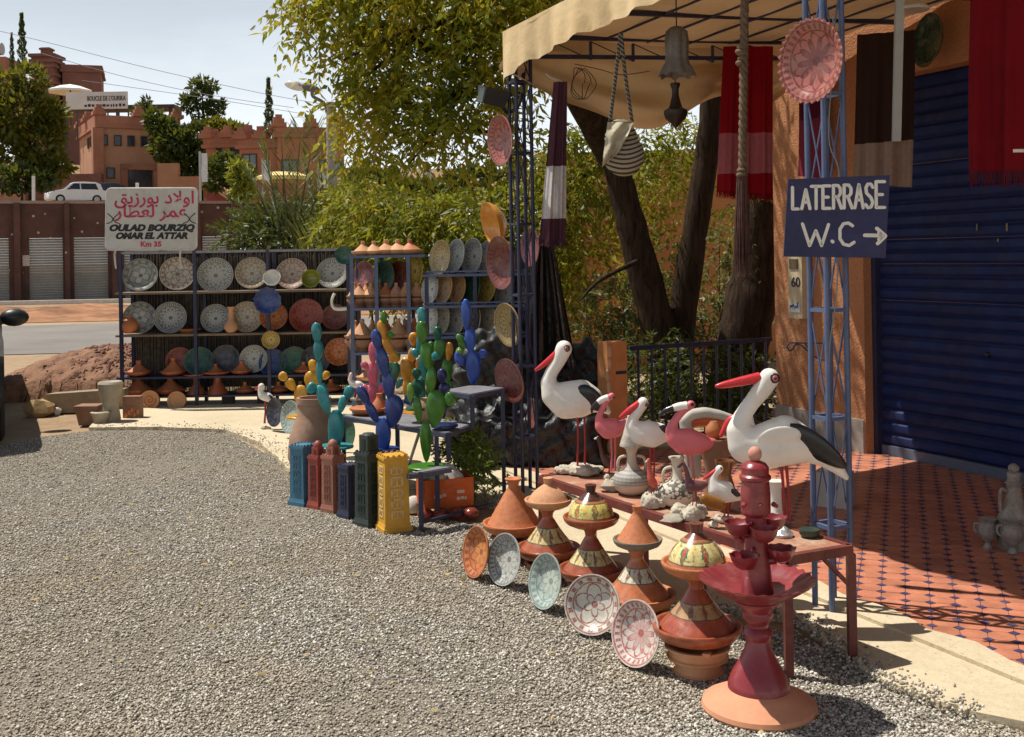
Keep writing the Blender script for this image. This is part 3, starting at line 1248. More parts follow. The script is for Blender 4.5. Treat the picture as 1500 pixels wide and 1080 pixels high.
# orange house to the right, behind the palms
YH = 72
hs = thing('orange_house', 'long orange house with curved parapet corners behind the palm fronds', 'building')
p = P(408, 290, YH)
p.z = 0
zz = P(400, 206, YH).z
house_block(hs, p, R(14), 3.0, 4.4, 4.5, zz + .2, M('orange_clay', (0.42, 0.17, 0.09), 0.92, 0.16, 0.5, 0.3, 3), mat_clay2, .45, (), [(.75, P(425, 248, YH).z, 1.0, 1.25), (2.9, P(458, 238, YH).z, .35, .4), (3.5, P(465, 238, YH).z, .35, .4), (4.0, P(475, 240, YH).z, .35, .4)], mat_tealpane, mat_wframe)
p = P(303, 290, YH + 4)
p.z = 0
house_block(hs, p, R(-8), 3, 3.2, 4.5, P(320, 208, YH).z, M('orange_clay_b', (0.38, 0.15, 0.085), 0.92, 0.16, 0.5, 0.3, 3), mat_clay2, .45, (), [(1.0, P(325, 232, YH + 4).z, .5, 1.4), (2.1, P(345, 232, YH + 4).z, .7, 1.4)], mat_pane, mat_wframe)
p = P(352, 290, YH + 1)
p.z = 0
house_block(hs, p, R(-5), 3, 3.0, 4.5, P(360, 216, YH).z, MATS['orange_clay'], mat_clay2, .4, (), [(.7, P(367, 245, YH).z, .95, 1.9)], mat_tealpane, mat_wframe)
# parasol and tent
um = thing('parasol', 'wide pale yellow parasol open in front of the orange house', 'parasol', P(415, 262, 66))
mb = MB()
mb.lathe([(0, .42), (.9, .38), (1.7, .1), (1.75, -.12), (1.68, -.12), (1.6, .05), (0, .34)], 10)
mb.build('canopy', M('parasol_yellow', (0.72, 0.56, 0.22), 0.8), um, 20)
mb = MB()
mb.tube([(0, 0, -2.4), (0, 0, .4)], .05)
mb.build('pole', mat_wframe, um)
um2 = thing('parasol', 'white parasol open on the roof behind the signboard', 'parasol', P(103, 133, 100))
mb = MB()
mb.lathe([(0, .6), (.9, .42), (2.0, 0), (2.0, -.2), (1.9, -.2), (0, .5)], 8)
mb.build('canopy', M('parasol_white', (0.8, 0.76, 0.7), 0.8), um2, 20)
mb = MB()
mb.tube([(0, 0, -3.2), (0, 0, .5)], .06)
mb.build('pole', mat_wframe, um2)
# banner poles and posts
mat_pole = M('grey_pole', (0.42, 0.42, 0.40), 0.6)
for (px, y0, y1, yy, lab, ban) in ((294, 222, 304, 58, 'thin pole with a faded white banner above the stairs', True), (386, 232, 305, 60, 'thin pole with a faded white banner before the orange house', True), (467, 243, 300, 62, 'thin pole with a pale banner close to the concrete lamp pole', True)):
    a, b = P(px, y1, yy), P(px, y0, yy)
    t = thing('banner_pole', lab, 'banner', a, group='banner poles by the orange house')
    mb = MB()
    mb.tube([(0, 0, -.5), (0, 0, b.z - a.z)], .06)
    mb.build('pole', mat_pole, t)
    mb = MB()
    w = S(9, yy)
    h = S(42 if px < 300 else 30, yy)
    mb.grid(lambda u, v: (.07 + w * u, .03 * math.sin(u * 5 + v * 7), b.z - a.z - .1 - h * v), 3, 8)
    mb.build('banner', M('banner_white', (0.62, 0.60, 0.60), 0.8), t)
for (px, y0, y1, yy, lab) in ((49, 258, 298, 47, 'short white post on the garage wall near the white car'), (201, 268, 290, 47, 'slim white post just above the white Arabic sign')):
    a, b = P(px, y1, yy), P(px, y0, yy)
    mb = MB()
    mb.tube([a - Vector((0, 0, .4)), b], .075)
    tag(mb.build('post', M('white_post', (0.7, 0.68, 0.64), 0.6)), lab, 'post')

# ------------------------------------------------------------------ cars
mat_tyre = M('tyre', (0.02, 0.02, 0.02), 0.85, 0.2, 20, 0.3)
mat_glass = M('car_glass', (0.02, 0.025, 0.03), 0.06, 0.1, 2, 0, spec=0.8)
mat_rim = M('rim', (0.4, 0.4, 0.4), 0.35, metal=0.7)


def car(name, label, loc, rz, paint, L=4.3, W=1.75, Hh=1.6, group=None):
    t = thing(name, label, 'car', loc, rz, group)
    # side outline (x forward), cross-section shrinking towards the roof
    prof = [(-L / 2, .45), (-L / 2 + .02, .78), (-L / 2 + .12, .95), (-L / 2 + .35, 1.0), (-L * .38, Hh - .16), (-L * .30, Hh - .02), (-L * .1, Hh), (L * .06, Hh - .04), (L * .12, Hh - .12), (L * .25, 1.02), (L / 2 - .5, .93), (L / 2 - .12, .82), (L / 2, .6), (L / 2, .34), (L / 2 - .15, .24), (-L / 2 + .15, .26)]
    mb = MB()
    rows = []
    for ky, (sc_, tuck) in enumerate(((1.0, 0), (1.0, 0))):
        pass
    vs, fs = [], []
    n_ = len(prof)

    def half(z):
        w = W / 2
        if z > .95:
            w -= (z - .95) * .36
        if z < .5:
            w -= (.5 - z) * .25
        return w
    for s in (-1, -.82, .82, 1):
        for x, z in prof:
            k = .965 if abs(s) == 1 else 1
            zz_ = .62 + (z - .62) * k
            vs.append((x * (.985 if abs(s) == 1 else 1), s * half(z), zz_))
    for r_ in range(3):
        for i in range(n_):
            j = (i + 1) % n_
            fs.append((r_ * n_ + i, r_ * n_ + j, (r_ + 1) * n_ + j, (r_ + 1) * n_ + i))
    fs.append(tuple(range(n_ - 1, -1, -1)))
    fs.append(tuple(range(3 * n_, 4 * n_)))
    mb.add(vs, fs)
    mb.build('body', paint, t, 35)
    for sy in (-1, 1):
        for (nm, x0, x1, x2, x3) in (('side_window', -L * .29, -L * .04, -L * .04, -L * .33), ('side_window', -L * .02, L * .075, L * .2, -L * .02)):
            m = MB()
            za, zb_ = 1.03, Hh - .14
            ya, yb = sy * (half(za) + .004), sy * (half(zb_) + .004)
            vv = [(x3, ya, za), (x2, ya, za), (x1, yb, zb_), (x0, yb, zb_)]
            m.add(vv + [(x, y - sy * .03, z) for x, y, z in vv], [(0, 1, 2, 3) if sy < 0 else (3, 2, 1, 0), (0, 1, 5, 4), (1, 2, 6, 5), (2, 3, 7, 6), (3, 0, 4, 7)])
            m.build(nm, mat_glass, t, 0)
        for x in (-L * .3, L * .31):
            m = MB()
            yy = sy * (W / 2 - .10)
            m.lathe([(0, -.1), (.27, -.1), (.32, -.07), (.325, 0), (.32, .07), (.27, .1), (.2, .09), (0, .085)], 22, 0, Matrix.Translation((x, yy, .325)) @ Matrix.Rotation(R(-90 * sy), 4, 'X'))
            wo = m.build('wheel', mat_tyre, t)
            m = MB()
            m.lathe([(0, .09), (.05, .1), (.17, .098), (.2, .09)], 14, 0, Matrix.Translation((x, yy, .325)) @ Matrix.Rotation(R(-90 * sy), 4, 'X'))
            m.build('rim', mat_rim, wo)
        m = MB()
        m.ball((L * .165, sy * (W / 2 + .1), 1.08), (.09, .13, .085), 0, 12, 8)
        m.bar((L * .165, sy * (W / 2 - .1), 1.02), (L * .165, sy * (W / 2 + .06), 1.06), .05)
        m.build('wing_mirror', M('black_plastic', (.02, .02, .022), .4), t)
        m = MB()
        m.ball((L / 2 - .12, sy * W * .36, .72), (.12, .2, .09), 0, 12, 8)
        m.build('headlight', M('lamp_glass', (.7, .7, .68), .1), t)
        m = MB()
        m.box((-L / 2 + .06, sy * W * .42, .85), (.1, .2, .26))
        m.build('tail_light', M('tail_red', (.35, .02, .02), .2), t, 0)
    for (x0, x1) in ((L * .125, L * .24), (-L * .315, -L * .385)):
        m = MB()
        zt_, zl = Hh - .13, 1.06
        m.add([(x1 + .01 * (1 if x1 > 0 else -1), -.7, zl), (x1 + .01 * (1 if x1 > 0 else -1), .7, zl), (x0 + .03 * (1 if x0 > 0 else -1), .58, zt_), (x0 + .03 * (1 if x0 > 0 else -1), -.58, zt_)], [(0, 1, 2, 3)])
        m.build('windscreen', mat_glass, t, 0)
    return t


pw = M('paint_white', (0.75, 0.75, 0.75), 0.25, 0.05, 2, 0, coat=.6)
c = P(112, 297, 78)
car('parked_car', 'white estate car parked on the terrace above the garages', (c.x, c.y, hill_z(c.x, c.y) + .02), R(215), pw, L=4.1, W=1.7)
c = P(150, 297, 80)
car('parked_car', 'dark car half hidden behind the white Arabic sign', (c.x + .5, c.y + 1, hill_z(c.x, c.y)), R(10), M('paint_dark', (0.03, 0.035, 0.04), 0.25, 0.05, 2, 0, coat=.6))
ax = Vector((0.43, -0.90, 0)).normalized()                       # heading towards the forecourt
nose = Vector((-4.23, 8.95, 0)) + Vector((-.9, -.43, 0)) * (1.75 / 2)
cc = nose - ax * 2.15
car('parked_car', 'dark brown dusty car at the edge with black wing mirror', (cc.x, cc.y, -0.03), math.atan2(ax.y, ax.x), M('paint_brown', (0.03, 0.026, 0.022), 0.65, 0.1, 2, 0, spec=.2, dirt=.3, dirtcol=(.2, .16, .12)), Hh=1.5)

# ================================================================== THE SHOP
HC = Vector((2.17, 8.93, 0))
XH = Matrix((-DA, DN, Vector((0, 0, 1)))).transposed().to_4x4()
XH.translation = HC
shop = thing('shop_house', 'orange stucco shop house with a closed dark blue roller door behind the awning', 'building')
n = NT('orange_stucco')
a = n.noise(1.2, 5, 0.6)
b = n.noise(55, 5, 0.7)
v = n.voro(70, 'Distance')
c = n.mix(n.rng(a, 0.3, 0.7), (0.52, 0.255, 0.13), (0.42, 0.19, 0.09))
c = n.mix(n.rng(b, 0.45, 0.7, 0, 0.55), c, (0.26, 0.10, 0.05))
mat_stucco = n.done(c, 0.95, n.bump(n.math('ADD', b, n.math('MULTIPLY', v, 0.5)), 0.8, 0.009), 0, 0.1)
mat_plinth = M('plinth_grey', (0.36, 0.32, 0.27), 0.9, 0.2, 6, 0.3)
mb = MB()
DX0, DX1, DZ = 1.02, 4.4, 2.79
mb.box((DX0 / 2, .15, 1.85), (DX0, .3, 3.7), 0, XH)
mb.box(((DX0 + DX1) / 2, .15, (DZ + 3.7) / 2), (DX1 - DX0, .3, 3.7 - DZ), 0, XH)
mb.box((DX1 + 2, .15, 1.85), (4, .3, 3.7), 0, XH)
mb.box((.15, 2.8, 1.85), (.3, 5, 3.7), 0, XH)
mb.build('wall', mat_stucco, shop, 0)
mb = MB()
mb.box((4.2, 2.6, 3.76), (8.6, 5.4, .12), 0, XH)
mb.build('roof', mat_plinth, shop, 0)
mb = MB()
mb.box((DX0 / 2 - .006, -.006, .16), (DX0 - .012, .02, .26), 0, XH)
mb.build('plinth', mat_plinth, shop, 0)
mat_blue = M('shutter_blue', (0.008, 0.020, 0.092), 0.6, 0.35, 1.4, 0.3, 9, dirt=0.35, dirtcol=(0.05, 0.04, 0.05), spec=0.25)
mat_bluet = M('blue_paint', (0.09, 0.125, 0.23), 0.4, 0.22, 8, 0.1, 60, dirt=0.45, dirtcol=(0.10, 0.11, 0.16))
mat_navy = M('navy_paint', (0.025, 0.028, 0.068), 0.42, 0.22, 8, 0.1, 60, dirt=0.3, dirtcol=(0.09, 0.07, 0.07))
mb = MB()
mb.box(((DX0 + DX1) / 2, .13, .075), (DX1 - DX0 - .1, .05, .07), 0, XH)
door = mb.build('roller_door', M('door_rail', (0.10, 0.12, 0.17), 0.5), shop, 0)
sl = MB()
hh_ = (DZ - .11) / 30
prof = [(0, 0.0), (-.004, .006), (-.018, .02), (-.022, hh_ * .5), (-.018, hh_ - .02), (-.004, hh_ - .008), (0, hh_ - .001), (.012, hh_ - .001), (.012, 0)]
L = DX1 - DX0 - .06
vs = [(-L / 2, y, z) for y, z in prof] + [(L / 2, y, z) for y, z in prof]
k = len(prof)
sl.add(vs, [(i, (i + 1) % k, (i + 1) % k + k, i + k) for i in range(k)] + [tuple(range(k - 1, -1, -1)), tuple(range(k, 2 * k))])
slme = sl.mesh('slat', mat_blue, 25)
for i in range(30):
    o = link('slat', slme, door)
    o.matrix_world = XH @ Matrix.Translation(((DX0 + DX1) / 2, .14 + random.uniform(-.004, .004), .11 + i * hh_)) @ Matrix.Rotation(random.uniform(-.0012, .0012), 4, 'Y') @ Matrix.Rotation(random.uniform(-.05, .05), 4, 'X')
for x in (DX0 + .02, DX1 - .02):
    mb = MB()
    mb.box((x, .12, DZ / 2 + .02), (.045, .09, DZ - .02), 0, XH)
    mb.build('guide_rail', mat_navy, shop, 0)


def on_wall(px, py, off=0.0):
    """point of the shop front seen at a picture position, off metres proud of it"""
    a, b = ray(px, py)
    o = HC - DN * off
    # solve a*Y = o.x - DA.x*t ; Y = o.y - DA.y*t
    t = (a * o.y - o.x) / (a * DA.y - DA.x)
    Y = o.y - DA.y * t
    return Vector((a * Y, Y, H - b * Y))


m = MB()
q = on_wall(1447, 520, -.115)
m.ball(q, (.022, .012, .022), 0, 12, 8)
m.build('lock', M('lock_black', (.012, .012, .014), .4), shop)
for (px, py, w_, h_) in ((1475, 333, .012, .05), (1431, 333, .006, .045), (1462, 352, .01, .02), (1290, 628, .01, .02)):
    q = on_wall(px, py, -.112)
    m = MB()
    m.box((0, 0, 0), (w_, .006, h_), 0, Matrix.Translation(q) @ XH.to_3x3().to_4x4())
    m.build('paint_chip', M('chip_ochre', (.22, .19, .12), .8), shop, 0)
WROT = XH.to_3x3()          # local x along the front, y into the wall

# electricity meter box
p = on_wall(1172, 420, .05)
t = thing('meter_box', 'cream electricity meter box on the stucco pillar, with 60 written on it', 'meter box', p)
t.rotation_euler = WROT.to_euler()
w, h = .165, .50
mb = MB()
mb.box((0, 0, 0), (w, .1, h))
mb.build('box', M('cream_box', (0.50, 0.42, 0.27), 0.5, 0.15, 6, 0.05, dirt=.3), t, 0)
mb = MB()
mb.box((-.01, -.052, h * .36), (w * .6, .01, h * .16))
mb.build('meter_window', M('meter_window', (.12, .09, .05), .2), t, 0)
mb = MB()
mb.box((0, -.0525, -h * .33), (w * .72, .004, h * .15))
mb.build('sticker', M('sticker', (.5, .52, .5), .5), t, 0)
tm = text_mesh('60', .11, .001, bold=.002)
tm.materials.append(M('marker_black', (.02, .02, .03), .6))
o = link('lettering', tm, t)
o.rotation_euler = (R(90), 0, 0)
o.location = (.01, -.053, .0)
mb = MB()
mb.tube(catmull([(-.06, -.057, -.17), (-.045, -.057, -.145), (-.035, -.057, -.165), (-.02, -.057, -.14), (0, -.057, -.165), (.015, -.057, -.15), (.03, -.057, -.165), (.035, -.057, -.12)], 4), .0035, 5)
mb.build('handwriting', M('marker_blue', (.02, .08, .25), .6), t)
# wrought bracket
t = thing('wall_bracket', 'curled dark iron bracket sticking out beside the lattice post', 'bracket', P(1212, 503, 4.75))
mb = MB()
mb.tube([(0, 0, 0), (-.165, 0, .005)], .004, 6)
mb.tube(catmull([(-.165, 0, .005), (-.178, 0, -.012), (-.168, 0, -.03), (-.153, 0, -.022), (-.14, 0, -.004), (-.115, 0, -.008), (-.09, 0, -.03), (-.07, 0, -.05), (-.035, 0, -.07), (-.005, 0, -.075)]), .004, 6)
mb.tube(catmull([(-.1, 0, .0), (-.085, 0, -.02), (-.07, 0, -.05)]), .0035, 6)
mb.tube([(0, 0, .02), (0, 0, -.09)], .006, 6)
mb.build('bracket_iron', M('iron', (.05, .05, .07), .5, metal=.4), t)
# fluorescent tube, lamp, hanging cloths on the shop front
a, b = P(1321, 0, 5.6), P(1313, 207, 5.75)
t = thing('tube_lamp', 'unlit white batten hanging upright before the brown blanket', 'lamp', a)
mb = MB()
mb.bar(Vector((0, 0, .3)), b - a, .042, .03)
mb.build('batten', M('batten', (.36, .40, .40), .4, .1), t, 0)
t = thing('ceiling_lamp', 'small pale lamp shade up under the awning by the batten', 'lamp', P(1336, 8, 5.9))
mb = MB()
mb.lathe([(.0, .03), (.03, .03), (.09, -.015), (.09, -.03), (.0, -.03)], 16)
mb.tube([(0, 0, .02), (0, 0, .22)], .008)
mb.build('shade', M('lamp_shade', (.62, .58, .5), .5), t)


def hang(name, label, cat, tl, tr, bl, br, mat, folds=5, amp=.02, group=None, fringe=0, nu=40, nv=24, fmat=None):
    """cloth hanging between four points; its own z coordinate runs 0 at the top to -1 at the hem"""
    t = thing(name, label, cat, tl, 0, group)
    tl, tr, bl, br = Vector(tl), Vector(tr), Vector(bl), Vector(br)
    nrm = (tr - tl).cross(bl - tl).normalized()
    ph = random.random() * 6
    hgt = (tl - bl).length

    def fn(u, v):
        p = tl.lerp(tr, u).lerp(bl.lerp(br, u), v)
        q = math.sin(u * math.pi * 2 * folds + ph + .8 * math.sin(v * 3)) + .4 * math.sin(u * math.pi * 2 * folds * 2.3 + 1)
        return p + nrm * amp * q * (.35 + .65 * v) - tl
    mb = MB()
    mb.grid(fn, nu, nv)
    o = mb.build('cloth', mat, t, 80)
    # the cloth keeps a 0..-1 coordinate for its woven bands
    o.scale = (1, 1, hgt)
    me = o.data
    for vv in me.vertices:
        vv.co.z /= hgt
    if fringe:
        f = MB()
        m_ = int(70)
        for i in range(m_):
            u = (i + .5) / m_
            a = fn(u, 1)
            f.tube([a + Vector((0, 0, .004)), a + Vector((random.uniform(-.006, .006), random.uniform(-.006, .006), -fringe * .5)), a + Vector((random.uniform(-.012, .012), random.uniform(-.01, .01), -fringe * random.uniform(.8, 1.1)))], [.004, .0035, .001], 4)
        f.build('fringe', fmat or mat, t)
    return t


red = cloth_mat('red_blanket', (0.20, 0.008, 0.014), .3)
# red and pink striped blanket at the corner of the shop
pk = cloth_mat('red_pink_blanket', (0.24, 0.005, 0.012), .3, [(-.88, -.60, (0.36, 0.11, 0.13))])
Y1 = 7.6
hang('blanket', 'red hanging blanket with one broad pink band behind the knotted rope', 'blanket', P(1060, 68, Y1), P(1133, 68, Y1), P(1051, 280, Y1), P(1133, 286, Y1), pk, 3, .028, None, .05)
pk2 = cloth_mat('purple_blanket', (0.10, 0.01, 0.04), .2, [(-1.1, -.52, (0.22, 0.03, 0.06))])
a = on_wall(1172, 60, .08)
hang('blanket', 'purple and crimson blanket on the pillar behind the scalloped pink dish', 'blanket', on_wall(1170, 90, .1), on_wall(1212, 88, .1), on_wall(1168, 258, .1), on_wall(1212, 262, .1), pk2, 2, .012)
br = cloth_mat('brown_blanket', (0.028, 0.012, 0.008), .1, [(-1.1, -.74, (0.22, 0.15, 0.115))])
Y2 = 5.95
hang('blanket', 'dark brown blanket with beige lower band behind the blue sign', 'blanket', P(1256, 51, Y2), P(1342, 44, Y2 - .2), P(1250, 268, Y2), P(1337, 275, Y2 - .2), br, 3, .02)
Y3 = 4.7
hang('blanket', 'large crimson blanket with dark fringe hanging before the roller door', 'blanket', P(1421, -30, Y3), P(1580, -30, Y3 - .3), P(1418, 252, Y3), P(1580, 252, Y3 - .3), red, 3, .03, None, .07, fmat=cloth_mat('maroon_fringe', (.09, .012, .02), .1))
t = thing('cloth_label', 'small white price tag pinned to the crimson blanket', 'tag', P(1492, 221, Y3 - .22))
mb = MB()
mb.box((0, 0, 0), (.045, .003, .013))
mb.build('paper', M('paper', (.65, .6, .58), .8), t, 0)
# green dish high on the wall

# ------------------------------------------------------------------ lattice posts and awning
TUBE = .0125


def lattice(name, label, base, side, z1, mat, z0=0.0):
    t = thing(name, label, 'post', base, 0, 'lattice posts carrying the awning')
    cs = [Vector((0, 0, 0)), DN * side, DN * side + DA * side, DA * side]
    for c in cs:
        m = MB()
        m.tube([c + Vector((0, 0, z0)), c + Vector((0, 0, z1))], TUBE, 10)
        m.build('upright', mat, t)
    k = 0
    z = .35
    while z < z1 - .1:
        for i in range(4):
            m = MB()
            m.bar(cs[i] + Vector((0, 0, z)), cs[(i + 1) % 4] + Vector((0, 0, z)), .016)
            m.build('rung', mat, t, 0)
            m = MB()
            a, b = (cs[i], cs[(i + 1) % 4]) if k % 2 == 0 else (cs[(i + 1) % 4], cs[i])
            m.tube([a + Vector((0, 0, z)), b + Vector((0, 0, min(z + .46, z1)))], .004, 6)
            m.build('brace', mat, t)
        z += .46
        k += 1
    return t


nb = G(1219, 896, .03)
near_post = lattice('lattice_post', 'blue lattice post by the table that carries the W.C sign', nb, .105, 2.98, mat_bluet)
fb = G(766, 722, .03)
far_post = lattice('lattice_post', 'dark blue lattice post beside the plate rack that carries a spotlight', fb, .105, 2.93, mat_navy)
FD = (nb - fb)
FD.z = 0
FL = FD.length
FD.normalize()
FN = Vector((-FD.y, FD.x, 0))
if FN.y < 0:
    FN = -FN
aw = thing('awning', 'cream canvas awning with wavy valance on a blue steel frame', 'awning')
n = NT('awning_canvas')
a = n.noise(2.2, 6, 0.65)
c = n.mix(n.rng(a, 0.3, 0.72), (0.76, 0.60, 0.36), (0.64, 0.47, 0.25))
c = n.mix(n.rng(n.noise(0.9, 6, 0.7, n.scaled(1, 1, .35)), 0.5, 0.75, 0, 0.5), c, (0.40, 0.23, 0.10))
n.done(c, 0.85, n.bump(n.noise(7, 4), 0.35, 0.03), 0, 0.15)
tr = n.node('ShaderNodeBsdfTranslucent')
n.put(tr.inputs['Color'], n.mix(0.6, c, (0.38, 0.19, 0.07)))
mx = n.node('ShaderNodeMixShader')
mx.inputs[0].default_value = 0.05
n.t.links.new(n.b.outputs[0], mx.inputs[1])
n.t.links.new(tr.outputs[0], mx.inputs[2])
n.t.links.new(mx.outputs[0], n.out.inputs['Surface'])
mat_canvas = n.mat


def roof(s, w):
    """point on the awning roof: s metres along its front edge from the far post, w metres towards the shop"""
    q = fb + FD * s + FN * w
    return Vector((q.x, q.y, 3.0 + .045 * s + .06 * w - .03 * math.sin(w / 2.5 * math.pi)))


SM, WM = 8.6, 2.72  # awning lengthened out of view to darken the shop front
OV = -.07
SS = -.04
mb = MB()
mb.grid(lambda u, v: roof(SS - .34 * v + u * (SM - SS), OV + v * (WM - OV)) + Vector((0, 0, -.025 * abs(math.sin(u * math.pi * 12)))), 72, 16)  # far end skewed out near the house to keep sun off the roller door
mb.build('canvas_roof', mat_canvas, aw, 60)


def valance(u, v):
    s = SS + u * (SM - SS)
    p = roof(s, OV)
    hgt = .24 - .012 * s + .022 * abs(math.sin(s * math.pi / .30)) ** .7 + .008 * math.sin(s * 5.3)
    if s < .15:
        hgt += .08 * (1 - max(0, s - SS) / .29)
    p.z -= hgt * v
    return p - FN * (.02 * math.sin(s * 9 + 1) * v + .012 * math.sin(s * 31) * v)


mb = MB()
mb.grid(valance, 260, 8)
mb.build('valance', mat_canvas, aw, 60)


def flap(u, v):
    w = OV + u * (WM - OV)
    p = roof(SS - .34 * u, w)
    sag = .30 + .27 * math.sin(math.pi * min(1, u * 1.25)) ** 1.3
    if u > .8:
        sag = .30 + .22 * (1 - u) / .2 + .04
    p.z -= sag * v + .03 * math.sin(u * 17) * v
    return p + FD * (.05 * math.sin(u * 11 + v * 2) * v + .09 * math.sin(v * 7 + u * 5) * v + .05 * math.sin(v * 15 - u * 9) * v)


mb = MB()
mb.grid(flap, 70, 40)
mb.build('side_flap', mat_canvas, aw, 60)
for i, s in enumerate((0.05, .7, 1.35, 2.0, 2.79, 3.5, 4.2, 5.0, 5.8, 6.6, 7.4, 8.2)):
    m = MB()
    d = Vector((0, 0, -.05))
    m.bar(roof(s, -.05) + d, roof(s, WM) + d, .03)
    m.build('beam', mat_navy, aw, 0)
    if s in (.05, 2.79, 5.0):
        m = MB()
        m.bar(roof(s, .1) + d * 3.4, roof(s, WM) + d * 3.4, .026)
        m.build('lower_chord', mat_navy, aw, 0)
        for k in range(8):
            w = .2 + k * .34
            m = MB()
            m.bar(roof(s, w) + d, roof(s, w) + d * 3.4, .02)
            m.build('strut', mat_navy, aw, 0)
            m = MB()
            m.tube([roof(s, w) + d, roof(s, min(WM, w + .34)) + d * 3.4], .004, 6)
            m.build('tie', mat_navy, aw)
for w in (-.04, .3, .66, 1.02, 1.38, 1.74, 2.1, 2.5):
    m = MB()
    d = Vector((0, 0, -.028))
    m.tube([roof(.02, w) + d, roof(SM, w) + d], .0085 if w > 0 else .014, 6)
    m.build('purlin', mat_navy, aw)
# coil of wire under the canvas
t = thing('wire_coil', 'loose coil of thin wire hanging under the awning frame', 'wire', P(846, 96, 7.15))
mb = MB()
for k in range(3):
    r_ = .085 + .008 * k
    mb.tube([(r_ * (.5 + .1 * k) * math.cos(q / 20 * 2 * math.pi) + .022 * k + .012 * math.sin(q * .9 + k), .01 * k, -.12 + r_ * (1.25 - .12 * k) * math.sin(q / 20 * 2 * math.pi)) for q in range(21)], .003, 5, caps=False)
mb.tube(catmull([(-.02, 0, .01), (.15, .05, -.02), (.3, .1, -.05), (.5, .15, -.02)]), .003, 5)
mb.build('wire', M('dark_wire', (.05, .035, .03), .6), t)

# spotlight
t = thing('spotlight', 'black outdoor floodlight clamped to the far lattice post under the awning corner', 'spotlight', P(722, 142, 7.0))
mb = MB()
mb.box((0, 0, 0), (.15, .11, .11), 0, Euler((R(12), R(10), R(20))).to_matrix().to_4x4(), 1.25)
mb.build('housing', M('black_plastic', (.02, .02, .022), .4), t, 0)
mb = MB()
mb.tube(catmull([(.05, 0, -.04), (.09, .03, -.1), (.16, .05, -.06), (.19, .06, .03)]), .012, 8)
mb.build('bracket', MATS['black_plastic'], t)
mb = MB()
mb.box((-.085, -.03, 0), (.012, .12, .1), 0, Euler((R(12), R(10), R(20))).to_matrix().to_4x4())
mb.build('lens', M('lens', (.05, .07, .07), .1), t, 0)

# ------------------------------------------------------------------ railing, gate pier
g0, g1 = Vector((0.90, 8.25, 0)), Vector((2.12, 8.88, 0))
gd = (g1 - g0)
rl = thing('railing', 'dark blue iron railing between the orange pier and the stucco shop corner', 'railing', g0)
ztop, zlow = P(925, 510, 8.27).z, .12
for z in (ztop, zlow):
    m = MB()
    m.bar(Vector((0, 0, z)), gd + Vector((0, 0, z)), .032)
    m.build('rail', mat_navy, rl, 0)
NBAR = 11
for i in range(NBAR):
    q = gd * ((i + .5) / NBAR)
    m = MB()
    m.tube([q + Vector((0, 0, zlow)), q + Vector((0, 0, ztop))], .0105, 8)
    m.build('bar', mat_navy, rl)
pp = G(899, 672, .03)
t = thing('gate_pier', 'orange clay gate pier with a chipped pale edge behind the two storks', 'pier', (pp.x, pp.y, .03), math.atan2(DN.y, DN.x))
hp = P(899, 500, pp.y).z - .03
mb = MB()
mb.box((0, 0, hp / 2), (.165, .15, hp))
mb.build('pier_block', M('orange_clay_pier', (0.50, 0.215, 0.08), 0.9, 0.2, 6, 0.35, 30), t, 0)
mb = MB()
for k in range(9):
    mb.ball((-.075 + random.uniform(-.01, .012), -.07, hp * (.12 + .1 * k)), (.018, .016, .05), 0, 8, 6)
mb.build('chipped_edge', M('pale_plaster', (0.5, 0.33, 0.2), 0.95, .2, 20, .5), t)
mb = MB()
mb.box((.03, -.078, hp * .74), (.085, .012, .022))
mb.build('slot', mat_navy, t, 0)

# orange garden wall behind the trees
mb = MB()
a, b = P(790, 225, 14.6), P(1150, 215, 15.4)
mb.add([(a.x, a.y, 0), (b.x, b.y, 0), (b.x, b.y + .3, 0), (a.x, a.y + .3, 0), (a.x, a.y, a.z), (b.x, b.y, b.z), (b.x, b.y + .3, b.z), (a.x, a.y + .3, a.z)], [(0, 1, 5, 4), (1, 2, 6, 5), (2, 3, 7, 6), (3, 0, 4, 7), (4, 5, 6, 7)])
tag(mb.build('garden_wall', M('garden_orange', (0.46, 0.20, 0.075), 0.95, 0.2, 1.2, 0.3, 12), None, 0), 'tall orange garden wall glimpsed between the dark tree trunks', 'wall')

# black plastic over goods
mat_tarp = M('black_sheet', (0.008, 0.008, 0.009), 0.42, 0.3, 6, 0.9, 9, spec=0.6, dist=.03)
mb = MB()
for (px, py, Y, r) in ((735, 640, 8.3, 70), (730, 590, 8.4, 60), (770, 640, 8.6, 75), (810, 600, 8.9, 70), (845, 570, 8.9, 60), (860, 630, 8.9, 60), (780, 560, 8.8, 55), (700, 650, 8.1, 45), (850, 540, 8.9, 42), (815, 540, 8.9, 45), (740, 530, 8.5, 40), (700, 600, 8.3, 45), (690, 560, 8.3, 34), (725, 560, 8.4, 44)):
    c = P(px, py, Y)
    rr = S(r, Y)
    mb.ball((c.x, c.y, max(c.z, rr * .8)), (rr, rr * .8, rr), 0, 16, 10)
for (px, Y) in ((720, 8.25), (780, 8.5), (840, 8.75)):
    c = G(px, 690, .03)
    mb.box((c.x, c.y + .35, .2), (.45, .5, .36))
me = remesh(mb, .035, 3)
rg = np.random.default_rng(3)
for v in me.vertices:
    q = v.co
    k = .022 * math.sin(q.x * 31 + q.z * 14 + 2 * math.sin(q.z * 9)) + .016 * math.sin(q.z * 41 - q.x * 23) + .012 * math.sin(q.x * 67 + q.z * 51)
    v.co += v.normal * k
    v.co.z = max(v.co.z, .031)
me.materials.append(mat_tarp)
tag(link('plastic_sheet', me), 'heap of goods under crumpled black plastic sheeting behind the tall stork', 'tarpaulin')
